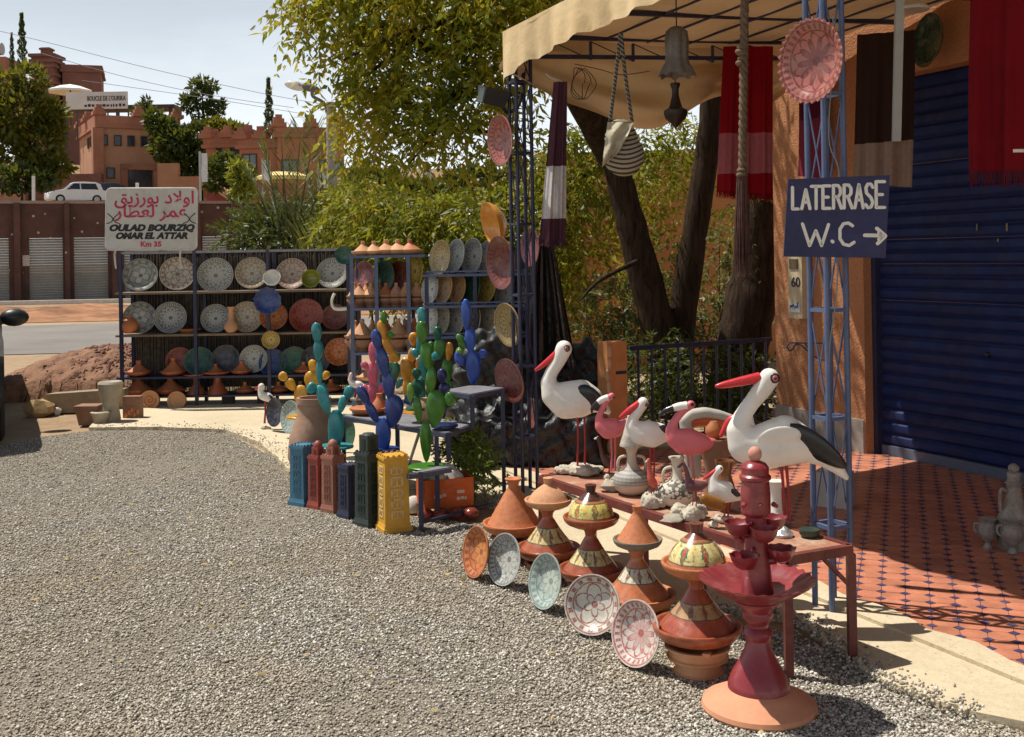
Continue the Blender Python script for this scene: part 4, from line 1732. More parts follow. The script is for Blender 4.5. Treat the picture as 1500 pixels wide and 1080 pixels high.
hang('plastic_drape', 'black plastic drape hanging behind the far lattice post', 'tarpaulin', P(785, 360, 8.0), P(812, 360, 8.0), P(765, 540, 8.2), P(845, 540, 8.3), mat_tarp, 4, .03)

# ------------------------------------------------------------------ trees beside the shop
n = NT('bark')
vv = n.scaled(9, 9, 1.6)
b = n.noise(2.2, 7, 0.7, vv, dist=0.6)
c = n.mix(n.rng(b, 0.35, 0.68), (0.02, 0.013, 0.009), (0.085, 0.055, 0.036))
mat_bark = n.done(c, 0.95, n.bump(b, 1.0, 0.05), 0, 0.1)
lm_top = leaf_mat('canopy_leaf', [(0.07, 0.12, 0.016), (0.16, 0.22, 0.022), (0.31, 0.32, 0.026), (0.50, 0.39, 0.026), (0.60, 0.37, 0.02)], .58)
lm_mid = leaf_mat('weeping_leaf', [(0.05, 0.09, 0.014), (0.14, 0.185, 0.018), (0.30, 0.285, 0.022), (0.50, 0.35, 0.02)], .55)
lm_pale = leaf_mat('shrub_leaf', [(0.06, 0.085, 0.03), (0.13, 0.16, 0.06), (0.25, 0.26, 0.12)], .35)
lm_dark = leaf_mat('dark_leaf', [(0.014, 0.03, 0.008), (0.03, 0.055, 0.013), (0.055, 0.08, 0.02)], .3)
lm_far = leaf_mat('far_leaf', [(0.025, 0.045, 0.012), (0.05, 0.08, 0.018), (0.085, 0.115, 0.026)], .3)
lm_yel = leaf_mat('yellowing_leaf', [(0.05, 0.075, 0.012), (0.10, 0.11, 0.014), (0.22, 0.15, 0.012)], .4)
lm_lime = leaf_mat('lime_leaf', [(0.20, 0.24, 0.03), (0.34, 0.36, 0.05)], .4)
lm_palm = leaf_mat('palm_leaf', [(0.05, 0.075, 0.02), (0.10, 0.125, 0.04), (0.19, 0.20, 0.09)], .3)


def pxclumps(rows):
    out = []
    for (px, py, Y, r, k) in rows:
        c = P(px, py, Y)
        rr = S(r, Y)
        out.append(((c.x, c.y, c.z), (rr, rr * 1.1, rr * .8), k))
    return out


def tree(name, label, base, limbs, clumps, leafmat, cat='tree', group=None, **kw):
    t = thing(name, label, cat, base, 0, group)
    off = Vector(base)
    mb = MB()
    for (pts, r0, r1) in limbs:
        limb(mb, [Vector(p) - off for p in pts], r0, r1)
    mb.build('trunk', mat_bark, t, 60)
    crown('crown', [((c[0] - off.x, c[1] - off.y, c[2] - off.z), r, k) for c, r, k in clumps], leafmat, t, **kw)
    return t


def L3(rows):
    return [P(*r) for r in rows]


YT = 10.9
b0 = P(992, 640, YT)
b0.z = 0
limbs = [
    ([(b0.x, b0.y, -.05), P(985, 560, YT), P(962, 470, YT), P(930, 350, YT), P(903, 245, YT), P(880, 130, YT - .4), P(800, 10, 10), P(700, -60, 9.3)], .23, .06),
    ([(b0.x + .03, b0.y, -.05), P(993, 540, YT + .1), P(1004, 430, YT + .1), P(1024, 300, YT + .1), P(1040, 180, YT + .1), P(1042, 40, YT), P(1000, -120, YT)], .17, .09),
    (L3([(896, 230, YT), (830, 120, 10.2), (760, 60, 9.6), (680, 40, 9.2), (600, 25, 9.1)]), .15, .02),
    (L3([(880, 120, 10.5), (860, 20, 10.2), (840, -100, 10)]), .13, .05),
    (L3([(830, 110, 10.2), (760, 90, 9.5), (690, 120, 9.1), (640, 155, 9), (590, 150, 9)]), .04, .01),
    (L3([(700, 45, 9.3), (640, 80, 9.2), (590, 45, 9.2), (520, 40, 9.3)]), .04, .01),
    (L3([(850, 60, 10), (790, 20, 9.6), (730, -20, 9.3)]), .06, .02),
    (L3([(780, 110, 9.6), (720, 190, 9.2), (690, 180, 9)]), .025, .008),
    (L3([(600, 60, 9.1), (540, 110, 9.3), (510, 150, 9.5)]), .02, .006),
    (L3([(905, 150, 10.5), (850, 60, 9.9), (790, 0, 9.5), (740, -60, 9.3)]), .07, .03),
    (L3([(885, 110, 10.3), (850, 20, 9.8), (800, -40, 9.5)]), .06, .03),
    (L3([(760, 55, 9.5), (690, 70, 9.0), (640, 40, 8.9), (560, 60, 8.9), (500, 90, 9)]), .03, .008),
    (L3([(690, 120, 9), (640, 190, 8.9), (600, 240, 9)]), .018, .006),
    (L3([(940, 380, YT - .1), (880, 410, 10.4), (850, 440, 10.2)]), .03, .01),
]
rows = [(470, 25, 9.5, 32.4, 33), (520, 15, 9.4, 41.4, 50), (590, 20, 9.2, 50.4, 69), (655, 5, 9.1, 50.4, 69), (725, 20, 9.2, 46.8, 60), (520, 75, 9.4, 27.0, 30), (565, 85, 9.3, 39.6, 50), (625, 95, 9.1, 45.0, 61), (690, 85, 9, 41.4, 54), (735, 90, 9, 32.4, 33), (560, 150, 9.4, 39.6, 44), (612, 160, 9.2, 39.6, 47), (665, 150, 9, 39.6, 47), (505, 165, 9.6, 23.4, 20), (536, 200, 9.5, 25.2, 20), (585, 205, 9.4, 25.2, 18), (632, 205, 9.2, 18.0, 10), (715, 145, 8.9, 28.8, 21), (790, 20, 9.4, 45.0, 64), (780, -50, 9.2, 80, 160), (660, -90, 9, 110, 240), (560, -70, 9.2, 90, 160), (480, -30, 9.4, 50, 70), (870, -110, 9.6, 110, 200), (980, -130, 10.2, 120, 200), (1080, -100, 10.6, 110, 150), (745, 200, 9.4, 23.4, 18), (700, 215, 9.4, 27.0, 15)]  # clumps above the view are added for the shade they cast
tree('tree', 'tall forked tree with yellow green feathery crown rising over the awning', (b0.x, b0.y, 0), limbs, pxclumps(rows), lm_top, K=7, Ls=.38, droop=.6, leafL=.105, leafW=.034)
b1 = P(1072, 650, 10.6)
b1.z = 0
tree('tree', 'leaning dark trunk next to the stucco shop corner behind the railing', (b1.x, b1.y, 0),
     [([(b1.x, b1.y, -.05), P(1078, 560, 10.6), P(1094, 470, 10.5), P(1112, 380, 10.5), P(1128, 280, 10.4), P(1150, 150, 10.3), P(1180, 0, 10.3)], .28, .2)],
     pxclumps([(1105, 300, 10.1, 24, 14), (1165, -40, 10.3, 70, 90)]), lm_pale, K=8, Ls=.3, droop=1.1, leafL=.07, leafW=.012)
b2 = P(650, 560, 12.8)
b2.z = 0
rows = [(525, 290, 12.8, 36, 60), (585, 300, 12.6, 36, 70), (650, 315, 12.4, 36, 80), (715, 315, 12.2, 34, 70), (775, 290, 12, 40, 80), (520, 320, 12.8, 40, 90), (580, 325, 12.6, 50, 140), (640, 330, 12.2, 55, 170), (700, 325, 12, 55, 170), (760, 320, 11.8, 50, 150), (560, 360, 12.5, 40, 80), (620, 375, 12.4, 45, 100), (700, 380, 12, 50, 120), (835, 230, 11.8, 45, 110), (830, 300, 11.6, 45, 100), (850, 360, 11.5, 35, 60), (800, 370, 11.6, 40, 80), (875, 210, 11.6, 35, 60),
        (960, 250, 12.6, 45, 80), (990, 210, 12.6, 40, 60), (950, 320, 12.6, 35, 45), (930, 400, 12.6, 30, 25), (1070, 330, 12.4, 30, 35), (820, 430, 12.2, 34, 40), (965, 180, 12.6, 36, 40)]
tree('tree', 'low spreading olive yellow tree massed behind the pottery racks', (b2.x, b2.y, 0),
     [([(b2.x, b2.y, -.05), P(648, 480, 12.8), P(655, 380, 12.6), P(630, 300, 12.6)], .14, .05), (L3([(655, 400, 12.6), (720, 330, 12.2), (800, 280, 11.9), (900, 240, 12)]), .08, .02), (L3([(652, 420, 12.7), (600, 350, 12.6), (550, 290, 12.8)]), .06, .02)],
     pxclumps(rows), lm_mid, K=6, Ls=.36, droop=.8, leafL=.115, leafW=.032)
for (lab, rows, lm) in (('pale grey green shrub between the fork of the tall tree', [(955, 440, 12.2, 40, 90), (960, 380, 12.2, 30, 50), (975, 480, 12.1, 30, 60)], lm_pale),
                        ('pale shrub behind the railing beside the leaning trunk', [(1060, 420, 11.6, 36, 80), (1050, 480, 11.5, 36, 80), (1065, 360, 11.7, 25, 40), (1120, 450, 11.2, 18, 25)], lm_pale),
                        ('pale shrub standing behind the orange gate pier', [(900, 450, 11.2, 42, 110), (870, 480, 11.2, 32, 70), (925, 490, 11.2, 30, 60)], lm_pale),
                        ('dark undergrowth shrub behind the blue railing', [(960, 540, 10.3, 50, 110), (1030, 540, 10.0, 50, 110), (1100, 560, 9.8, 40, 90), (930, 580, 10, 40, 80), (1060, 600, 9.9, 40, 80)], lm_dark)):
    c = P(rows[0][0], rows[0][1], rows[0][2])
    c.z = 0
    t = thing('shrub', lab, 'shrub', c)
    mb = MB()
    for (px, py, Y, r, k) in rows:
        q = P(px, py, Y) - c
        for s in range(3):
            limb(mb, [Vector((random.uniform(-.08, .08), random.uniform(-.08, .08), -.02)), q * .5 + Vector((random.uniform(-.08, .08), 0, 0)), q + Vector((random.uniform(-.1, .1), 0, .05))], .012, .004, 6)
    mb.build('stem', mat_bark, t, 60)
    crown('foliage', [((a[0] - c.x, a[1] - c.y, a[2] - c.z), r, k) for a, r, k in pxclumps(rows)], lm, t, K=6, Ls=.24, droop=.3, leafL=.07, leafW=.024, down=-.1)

# roadside oleanders and palms behind the long plate rack
rows_ = [('dense green bush behind the long plate rack, under the palm fronds', [(365, 345, 15, 32, 90), (400, 350, 15, 34, 100), (440, 345, 15, 34, 100), (475, 345, 15, 30, 90), (385, 320, 15.5, 24, 50), (460, 315, 15.5, 26, 50)], lm_far),
         ('bright green bush between the lamp pole and the tajine rack', [(520, 345, 14, 30, 90), (545, 330, 14, 32, 90), (515, 305, 14.5, 24, 60), (500, 370, 14, 24, 50)], lm_yel)]
for lab, rows, lm in rows_:
    c = P(rows[0][0], rows[0][1], rows[0][2])
    c.z = 0
    t = thing('bush', lab, 'bush', c)
    mb = MB()
    for (px, py, Y, r, k) in rows:
        q = P(px, py, Y) - c
        limb(mb, [(q.x, q.y, -.02), (q.x * .9, q.y, q.z * .6), q], .02, .006, 6)
    mb.build('stem', mat_bark, t, 60)
    crown('foliage', [((a[0] - c.x, a[1] - c.y, a[2] - c.z), r, k) for a, r, k in pxclumps(rows)], lm, t, K=6, Ls=.3, droop=.2, leafL=.13, leafW=.03, down=-.3)


def palm(label, base, tips, mat, rn=.03):
    t = thing('palm', label, 'palm', base, group='young roadside palms')
    mb = MB()
    mb.lathe([(0, 0), (.14, 0), (.16, .3), (.12, .8), (.05, 1.0), (0, 1.0)], 12, 0)
    mb.build('trunk', mat_bark, t, 60)
    for (px, py, Y) in tips:
        tip = P(px, py, Y) - Vector(base)
        root = Vector((0, 0, .9))
        mid = root.lerp(tip, .5) + Vector((0, 0, .25 * abs(tip.x) + .15))
        pts = catmull([root, mid, tip], 12)
        arr = np.array([tuple(p) for p in pts])
        m = MB()
        m.tube(pts, [.02 * (1 - i / len(pts)) + .004 for i in range(len(pts))], 5)
        fr = m.build('frond', mat, t)
        tg = np.gradient(arr, axis=0)
        tg /= np.linalg.norm(tg, axis=1, keepdims=True)
        Cs, As = [], []
        for k in range(4, len(arr)):
            for q in range(2):
                for s in (-1, 1):
                    sd = np.cross(tg[k], [0, .25, 1.0])
                    sd /= np.linalg.norm(sd)
                    Cs.append(arr[k] + tg[k] * q * .03)
                    As.append(tg[k] * .9 + sd * s * .8 + np.array([0, 0, .12]) + RNG.normal(size=3) * .1)
        V, Q = leaves(np.array(Cs), np.array(As), RNG.uniform(.22, .40, len(Cs)), .016, .1)
        link('leaflets', quick_mesh('leaflets', V, Q, mat), fr)
    return t


c = P(425, 400, 14.6)
palm('young palm with arching fronds close to the concrete lamp pole', (c.x, c.y, 0), [(350, 300, 15), (365, 255, 15), (385, 215, 14.8), (412, 205, 14.6), (440, 195, 14.6), (455, 225, 14.4), (478, 260, 14.2), (500, 300, 14.2), (345, 340, 15), (470, 330, 13.9), (395, 280, 15.4)], lm_palm)
c = P(490, 410, 15.2)
palm('young palm with upright fronds to the road side of the tajine rack', (c.x, c.y, 0), [(462, 195, 15.2), (530, 240, 15), (448, 250, 15.4), (545, 290, 15), (525, 330, 14.5)], lm_palm)

# concrete street lamp
lb = P(489, 400, 19)
t = thing('street_lamp', 'grey concrete street lamp pole with one arm and pale lamp head over the palms', 'street lamp', (lb.x, lb.y, 0))
zt = P(487, 150, 19).z
mb = MB()
mb.tube([(0, 0, -.1), (0, 0, zt)], [.13, .085], 10)
mb.build('pole', M('concrete_pole', (0.33, 0.30, 0.26), 0.9, .2, 4, .3), t)
hd = P(438, 127, 18.6) - Vector((lb.x, lb.y, 0))
mb = MB()
mb.tube(catmull([(0, 0, zt - .5), (-.1, 0, zt - .05), (-.3, -.1, zt + .1), hd + Vector((.25, 0, -.05))]), .03, 8)
mb.build('arm', M('arm_grey', (.12, .12, .12), .5), t)
mb = MB()
mb.ball(hd + Vector((.17, 0, -.02)), (.2, .1, .07), 0, 12, 8, Euler((0, R(14), 0)).to_matrix())
mb.build('lamp_body', MATS['arm_grey'], t)
mb = MB()
mb.ball(hd + Vector((-.06, 0, .02)), (.2, .11, .085), 0, 12, 8, Euler((0, R(14), 0)).to_matrix())
mb.build('lamp_head', M('lamp_glass', (.7, .7, .68), .1), t)
mb = MB()
mb.tube(catmull([P(490, 138, 19), P(498, 108, 18), P(512, 72, 17)]), .022, 6)
tag(mb.build('service_cable', M('cable_black', (.03, .03, .03), .6)), 'thick black cable rising from the lamp pole into the tree', 'cable')
for lab, pts in (('highest thin power line crossing the pale sky', [(-60, 32, 60), (60, 60, 61), (230, 103, 62), (400, 140, 64), (520, 160, 66)]),
                 ('second power line below, ending near the tall cypress', [(60, 78, 62), (180, 112, 63), (300, 138, 64), (430, 158, 66)]),
                 ('lowest power line passing above the round tree', [(120, 118, 64), (220, 132, 65), (330, 148, 66), (450, 168, 68)])):
    mb = MB()
    mb.tube(catmull([P(*q) for q in pts]), .016, 5)
    tag(mb.build('power_line', M('line_grey', (.30, .31, .33), .6)), lab, 'power line', 'power lines')

# ------------------------------------------------------------------ far trees


def far_tree(name, label, px, pbase, Y, rows, mat, L=.55, W=.26, r0=.22, group=None, cat='tree', lift=0.0):
    b = P(px, pbase, Y)
    b.z = hill_z(b.x, b.y) - .2 if Y > 45 else 0
    t = thing(name, label, cat, b, 0, group)
    mb = MB()
    top = P(rows[0][0], rows[0][1], Y) - b
    limb(mb, [(0, 0, -.3), top * .4 + Vector((.2, 0, 0)), top * .9], r0, r0 * .35, 8)
    for (x, y, r, k) in rows[1:]:
        q = P(x, y, Y) - b
        limb(mb, [top * .45, (top * .45).lerp(q, .6) + Vector((0, 0, .2)), q], r0 * .45, .04, 6)
    mb.build('trunk', mat_bark, t, 60)
    cl = []
    for (x, y, r, k) in rows:
        q = P(x, y, Y) - b
        rr = S(r, Y)
        cl.append(((q.x, q.y, q.z), (rr, rr, rr * .85), k))
    leafball('crown', cl, mat, t, L, W)
    return t


far_tree('tree', 'big green tree with yellowing top before the clay building', 45, 280, 62, [(32, 170, 42, 1100), (8, 130, 28, 360), (45, 118, 25, 320), (72, 165, 22, 300), (58, 215, 32, 560), (15, 225, 34, 620), (82, 246, 22, 280), (-10, 180, 30, 400), (55, 250, 28, 400), (80, 195, 14, 120)], lm_yel, .5, .24)
far_tree('tree', 'round dark pine alone against the sky', 298, 200, 88, [(297, 142, 14, 200), (277, 153, 12, 150), (316, 160, 12, 150), (285, 128, 9, 110), (309, 128, 9, 110), (300, 168, 11, 100), (271, 146, 6, 50), (322, 152, 6, 50), (296, 119, 6, 60)], lm_far, .5, .24)
far_tree('tree', 'dense dark green tree filling the gap beside the clay building', 265, 270, 84, [(255, 215, 32, 900), (280, 235, 30, 700), (240, 190, 20, 350), (290, 200, 22, 350), (225, 175, 14, 200), (300, 250, 24, 350)], lm_far, .6, .3)
far_tree('tree', 'small spiky conifer by the roof terrace', 213, 190, 90, [(213, 172, 10, 200), (208, 158, 6, 80), (216, 148, 4, 50), (200, 166, 7, 90)], lm_far, .5, .16)
far_tree('tree', 'bright green tree above the curved parapet of the orange house', 340, 215, 84, [(335, 195, 20, 420), (355, 200, 15, 260), (315, 190, 16, 260)], lm_yel, .55, .28)
far_tree('tree', 'dark tree shading the orange house porch', 335, 265, 66, [(330, 245, 22, 420), (350, 255, 20, 320), (315, 265, 16, 240)], lm_far, .5, .26)
far_tree('tree', 'green tree far behind the lamp pole at the horizon', 560, 330, 40, [(540, 275, 34, 700), (580, 285, 30, 500), (520, 300, 26, 400), (620, 290, 30, 400)], lm_far, .4, .2)
far_tree('tree', 'grey green tree seen low through the weeping branches', 700, 330, 44, [(690, 265, 24, 300), (740, 250, 26, 300), (660, 280, 24, 300)], lm_far, .4, .2)
far_tree('bush', 'lime yellow bush by the foot of the flagpoles', 352, 300, 46, [(352, 262, 12, 260), (356, 280, 12, 240), (348, 248, 8, 120)], lm_lime, .4, .18, .06, cat='bush')
far_tree('bush', 'dark bush in the shade next to the parked white car', 25, 300, 60, [(30, 262, 20, 300), (62, 264, 13, 160), (2, 265, 20, 260)], lm_far, .5, .24, .1, cat='bush')
for (lab, px, y0, y1, w, Y) in (('tall thin cypress highest on the skyline', 33, 22, 110, 11, 118), ('short slim cypress next to the tallest one', 18, 50, 110, 6, 122), ('lone dark cypress standing behind the orange house', 395, 118, 225, 12, 84), ('thin cypress tip close to the lamp pole', 484, 192, 250, 7, 80), ('far small cypress tip between lamp pole and racks', 521, 235, 300, 6, 80)):
    b = P(px, y1, Y)
    t = thing('cypress', lab, 'cypress', b, 0, 'cypresses on the hill')
    hgt = S(y1 - y0, Y)
    w_ = S(w, Y)
    mb = MB()
    mb.tube([(0, 0, -6), (0, 0, hgt * .8)], [.18, .03], 6)
    mb.build('trunk', mat_bark, t)
    k = 900
    z = RNG.random(k) ** .8
    rr = w_ * .5 * np.minimum(1, (1 - z) * 1.6) ** .7 * np.minimum(1, .5 + z * 4) * (0.8 + .3 * np.sin(z * 40))
    a = RNG.random(k) * 6.283
    C = np.stack([rr * np.cos(a), rr * np.sin(a), z * hgt], 1)
    A = np.stack([np.cos(a) * .3, np.sin(a) * .3, np.ones(k)], 1) + RNG.normal(size=(k, 3)) * .15
    V, Q = leaves(C, A, hgt * .06, w_ * .16)
    link('crown', quick_mesh('crown', V, Q, lm_dark), t)
# pale pillar far beyond the trees
b = P(626, 275, 70)
mb = MB()
mb.box((b.x, b.y, b.z - 1), (.55, .55, P(626, 232, 70).z - b.z + 2.5))
tag(mb.build('concrete_column', M('pale_concrete', (.5, .47, .4), .9), None, 0), 'pale concrete column far away through the hanging branches', 'column')

# ================================================================== POTTERY
TERRA = (0.50, 0.165, 0.062)
mat_terra = M('terracotta', TERRA, 0.6, 0.25, 7, 0.2, 50, dirt=0.45, dirtcol=(0.42, 0.24, 0.14))
mat_terrag = M('glazed_terracotta', (0.36, 0.095, 0.04), 0.3, 0.28, 6, 0.12, 40, dirt=0.35, dirtcol=(0.35, 0.2, 0.12), coat=.2)
mat_pale = M('pale_terracotta', (0.56, 0.29, 0.15), 0.8, 0.14, 7, 0.2, 50, dirt=0.3, dirtcol=(0.50, 0.36, 0.24))
mat_brownp = M('brown_clay_pot', (0.26, 0.135, 0.085), 0.7, 0.2, 6, 0.2, 40, dirt=0.3, dirtcol=(0.36, 0.26, 0.19))
mat_dkred = M('dark_red_glaze', (0.20, 0.035, 0.022), 0.2, 0.2, 6, 0.06, 40, coat=.3)

GREY, INK, CREAM = (0.30, 0.30, 0.25), (0.07, 0.075, 0.065), (0.50, 0.47, 0.40)
PLM = {
    'grey': plate_mat('plate_grey', GREY, INK, CREAM, 4),
    'dots': plate_mat('plate_dots', (0.47, 0.42, 0.33), (0.16, 0.06, 0.035), (0.38, 0.34, 0.26), 6, kind=2),
    'lace': plate_mat('plate_lace', (0.42, 0.41, 0.35), (0.10, 0.10, 0.09), CREAM, 12),
    'tan': plate_mat('plate_tan', (0.44, 0.37, 0.26), (0.20, 0.12, 0.06), (0.50, 0.46, 0.36), 8),
    'rose': plate_mat('plate_rose', (0.46, 0.37, 0.28), (0.22, 0.07, 0.05), (0.48, 0.44, 0.36), 8, kind=2),
    'ink': plate_mat('plate_ink', (0.36, 0.36, 0.32), (0.035, 0.03, 0.035), (0.48, 0.46, 0.42), 14),
    'teal': plate_mat('plate_teal', (0.02, 0.12, 0.095), (0.012, 0.05, 0.04), (0.02, 0.10, 0.08), 6),
    'navy': plate_mat('plate_navy', (0.035, 0.038, 0.06), (0.015, 0.015, 0.02), (0.07, 0.075, 0.11), 4),
    'blue': plate_mat('plate_blue', (0.025, 0.06, 0.22), (0.012, 0.02, 0.09), (0.03, 0.075, 0.26), 6),
    'green': plate_mat('plate_green', (0.03, 0.11, 0.06), (0.012, 0.05, 0.03), (0.03, 0.13, 0.07), 6),
    'dkgreen': plate_mat('plate_dark_green', (0.008, 0.045, 0.025), (0.004, 0.02, 0.012), (0.012, 0.06, 0.035), 6, 0.12),
    'red': plate_mat('plate_red', (0.28, 0.04, 0.02), (0.12, 0.015, 0.012), (0.30, 0.06, 0.03), 8),
    'orange': plate_mat('plate_orange', (0.50, 0.16, 0.045), (0.20, 0.05, 0.02), (0.58, 0.24, 0.06), 6),
    'amber': plate_mat('plate_amber', (0.55, 0.30, 0.09), (0.25, 0.10, 0.03), (0.62, 0.38, 0.14), 10),
    'mustard': plate_mat('plate_mustard', (0.42, 0.29, 0.05), (0.14, 0.07, 0.015), (0.50, 0.38, 0.09), 8),
    'brownred': plate_mat('plate_brown_red', (0.20, 0.055, 0.042), (0.09, 0.022, 0.018), (0.17, 0.045, 0.035), 10),
    'pink': plate_mat('plate_pink', (0.40, 0.13, 0.10), (0.13, 0.03, 0.027), (0.21, 0.055, 0.048), 10),
    'gold': plate_mat('plate_gold', (0.42, 0.31, 0.12), (0.13, 0.08, 0.03), (0.34, 0.24, 0.08), 16),
    'flower': plate_mat('plate_flower', (0.56, 0.53, 0.45), (0.24, 0.05, 0.045), (0.56, 0.52, 0.44), 5, kind=2),
    'redlace': plate_mat('plate_red_lace', (0.55, 0.50, 0.44), (0.34, 0.06, 0.06), (0.52, 0.30, 0.27), 9),
    'silver': plate_mat('plate_silver', (0.42, 0.43, 0.40), (0.13, 0.13, 0.12), (0.50, 0.50, 0.46), 10),
    'aqua': plate_mat('plate_aqua', (0.36, 0.42, 0.38), (0.14, 0.20, 0.18), (0.48, 0.50, 0.42), 7),
    'purple': plate_mat('plate_purple', (0.20, 0.06, 0.065), (0.10, 0.03, 0.045), (0.30, 0.11, 0.11), 8),
}


def plate_mesh(name, mat, deep=0.2, scal=0, n=44, rim=0.0):
    w = None
    if scal:
        def w(i, t):
            k = (0, 0, 0, .35, 1, 1, .5, 0, 0, 0)[i] if i < 10 else 0
            return (.035 * k * math.cos(t * scal), .02 * k * math.cos(t * scal))
        n = max(n, scal * 5)
    d = deep
    pr = [(0, .0), (.35, .004), (.58, .03), (.78, .55 * d), (.95, d), (1.0, d), (1.0, d - .035), (.8, .5 * d - .05), (.56, -.055), (.5, -.085), (.46, -.055), (0, -.05)]
    m = MB()
    m.lathe(pr, n, 0, None, (lambda i, t: w(i, t) if w else (0, 0)))
    return m.mesh(name, mat, 45)


def plate(label, px, py, Y, dia_px, yaw, tilt, mat, name='plate', cat='plate', group=None, deep=.2, scal=0, squash=1.0, ground=None):
    """yaw: degrees the face is turned from the camera towards the road; tilt: degrees it leans back"""
    if ground is not None:
        b_ = ray(px, py)[1]
        Y = (H - ground) / (b_ + dia_px / 2 * math.cos(R(tilt)) / FP)
    c = P(px, py, Y)
    r = S(dia_px, Y) / 2
    if ground is None:
        yaw += random.uniform(-5, 5)
        tilt += random.uniform(-3, 3)
        r *= random.uniform(.96, 1.03)
    yaw -= math.degrees(math.atan(ray(px, py)[0])) * (-1)
    nz = Vector((-math.sin(R(yaw)) * math.cos(R(tilt)), -math.cos(R(yaw)) * math.cos(R(tilt)), math.sin(R(tilt))))
    o = link(name, plate_mesh(name, PLM[mat] if isinstance(mat, str) else mat, deep, scal))
    tag(o, label, cat, group)
    fr = frame(nz) @ Matrix.Rotation(random.uniform(0, .6), 3, 'Z')
    o.matrix_world = Matrix.Translation(c) @ fr.to_4x4() @ Matrix.Diagonal((r * squash, r, r, 1))
    return o


# ------------------------------------------------------------------ long plate rack by the road
RY = 11.45


def rp_(px, py, dy=0.0):
    return P(px, py, RY + dy)


rack = thing('display_rack', 'long navy display rack of plates and tajines backed with reeds by the road', 'rack', (rp_(177, 600).x, RY, 0))
ro = Vector(rack.location)
xs = [rp_(178, 500).x, rp_(287, 500).x, rp_(394, 500).x, rp_(511, 480).x]
zz = {'top': rp_(300, 369).z, 's1': rp_(300, 427).z, 's2': rp_(300, 489).z, 's3': rp_(300, 551).z, 's4': .135}
DEP = .36
for x in xs:
    for dy in (0, DEP):
        m = MB()
        m.bar((x - ro.x, dy, 0 if dy == 0 else 0), (x - ro.x, dy, zz['top'] + .01), .034)
        m.build('upright', mat_navy, rack, 0)
wood = M('shelf_board', (0.20, 0.145, 0.10), 0.85, 0.25, 5, 0.3, 40)
for k in ('s1', 's2', 's3', 's4'):
    m = MB()
    m.box(((xs[0] + xs[3]) / 2 - ro.x, DEP / 2, zz[k] - .012), (xs[3] - xs[0] + .12, DEP + .02, .022))
    m.build('shelf', wood if k in ('s1', 's2') else mat_navy, rack, 0)
for dy in (0, DEP):
    m = MB()
    m.bar((xs[0] - ro.x, dy, zz['top']), (xs[3] - ro.x, dy, zz['top']), .024)
    m.build('top_rail', M('worn_rail', (.26, .26, .27), .5, .3), rack, 0)
m = MB()
k = 0
x = xs[0] - ro.x
while x < xs[3] - ro.x:
    w = random.uniform(.006, .012)
    m.tube([(x, DEP + .03 + random.uniform(0, .012), .12), (x + random.uniform(-.02, .02), DEP + .03, zz['top'] - random.uniform(.0, .06))], w * .5, 4, caps=False)
    x += w * 1.25
bk = MB()  # dark sheet added behind the reeds so their gaps look shaded
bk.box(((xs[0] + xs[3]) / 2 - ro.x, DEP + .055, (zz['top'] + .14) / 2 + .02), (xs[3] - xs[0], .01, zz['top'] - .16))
bk.build('dark_gap_sheet', M('gap_dark', (.035, .03, .028), .9), rack, 0)
o = m.build('reed_screen', M('reed', (0.17, 0.14, 0.11), 0.9, 0.5, 30, 0.2), rack)
o['kind'] = 'stuff'

GP = 'plates on the long rack by the road'
T1, T2 = 16, 14
for a in [
    ('grey plate with four pale petals, first on the top shelf under the white sign', 206, 404, 51, 'grey'),
    ('cream plate with dark red dots below the white sign', 260, 402, 51, 'dots'),
    ('grey lace patterned plate on the top shelf past the second upright', 316, 404, 51, 'lace'),
    ('tan plate with eight cream petals behind the small white bowl', 369, 401, 49, 'tan'),
    ('tan and rose plate between the white bowl and the olive bowl', 428, 402, 48, 'rose'),
    ('pale plate with black lace rings at the end of the top shelf', 487, 401, 47, 'lace'),
    ('grey petal plate behind the round clay jug on the middle shelf', 205, 466, 47, 'grey'),
    ('plate with a white and black star, second on the middle shelf', 250, 466, 48, 'ink'),
    ('grey starred plate on the middle shelf before the slim vase', 316, 467, 44, 'ink'),
    ('tan flower plate behind the slim clay vase', 362, 465, 46, 'tan'),
    ('orange patterned plate under the dark blue scalloped dish', 401, 464, 42, 'orange'),
    ('large red glazed platter on the middle shelf', 449, 463, 50, 'red'),
    ('dark red plate at the end of the middle shelf', 491, 465, 40, 'brownred'),
]:
    plate(a[0], a[1], a[2], RY + .16, a[3], 8, T1, a[4], group=GP)
for a in [
    ('red plate behind the second tajine on the low shelf', 263, 529, 40, 'red'),
    ('teal green plate in front of the second upright of the long rack', 292, 530, 44, 'teal'),
    ('navy plate with a black rim on the low shelf', 331, 526, 42, 'navy'),
    ('grey plate leaning beside the cobalt plate on the low shelf', 372, 526, 42, 'silver'),
    ('cobalt blue plate on the low shelf of the long rack', 400, 532, 42, 'blue'),
    ('dark green plate half behind the cobalt plate', 431, 529, 42, 'green'),
    ('dark plate low behind the tall teal cactus pads', 462, 528, 42, 'navy'),
    ('orange brown plate at the low end of the long rack', 497, 516, 42, 'orange'),
]:
    plate(a[0], a[1], a[2], RY + .2, a[3], 8, T2, a[4], group=GP)
for a in [
    ('dark green dish hanging from the top end of the long rack', 504, 374, 27, 'teal', 0),
    ('dark blue scalloped dish hanging before the middle shelf', 392, 441, 40, 'blue', 14),
    ('mustard flower dish hanging above the cobalt plate', 397, 498, 27, 'mustard', 0),
]:
    plate(a[0], a[1], a[2], RY - .05, a[3], 5, 4, a[4], 'dish', 'dish', 'dishes hanging on the long rack', scal=a[5])


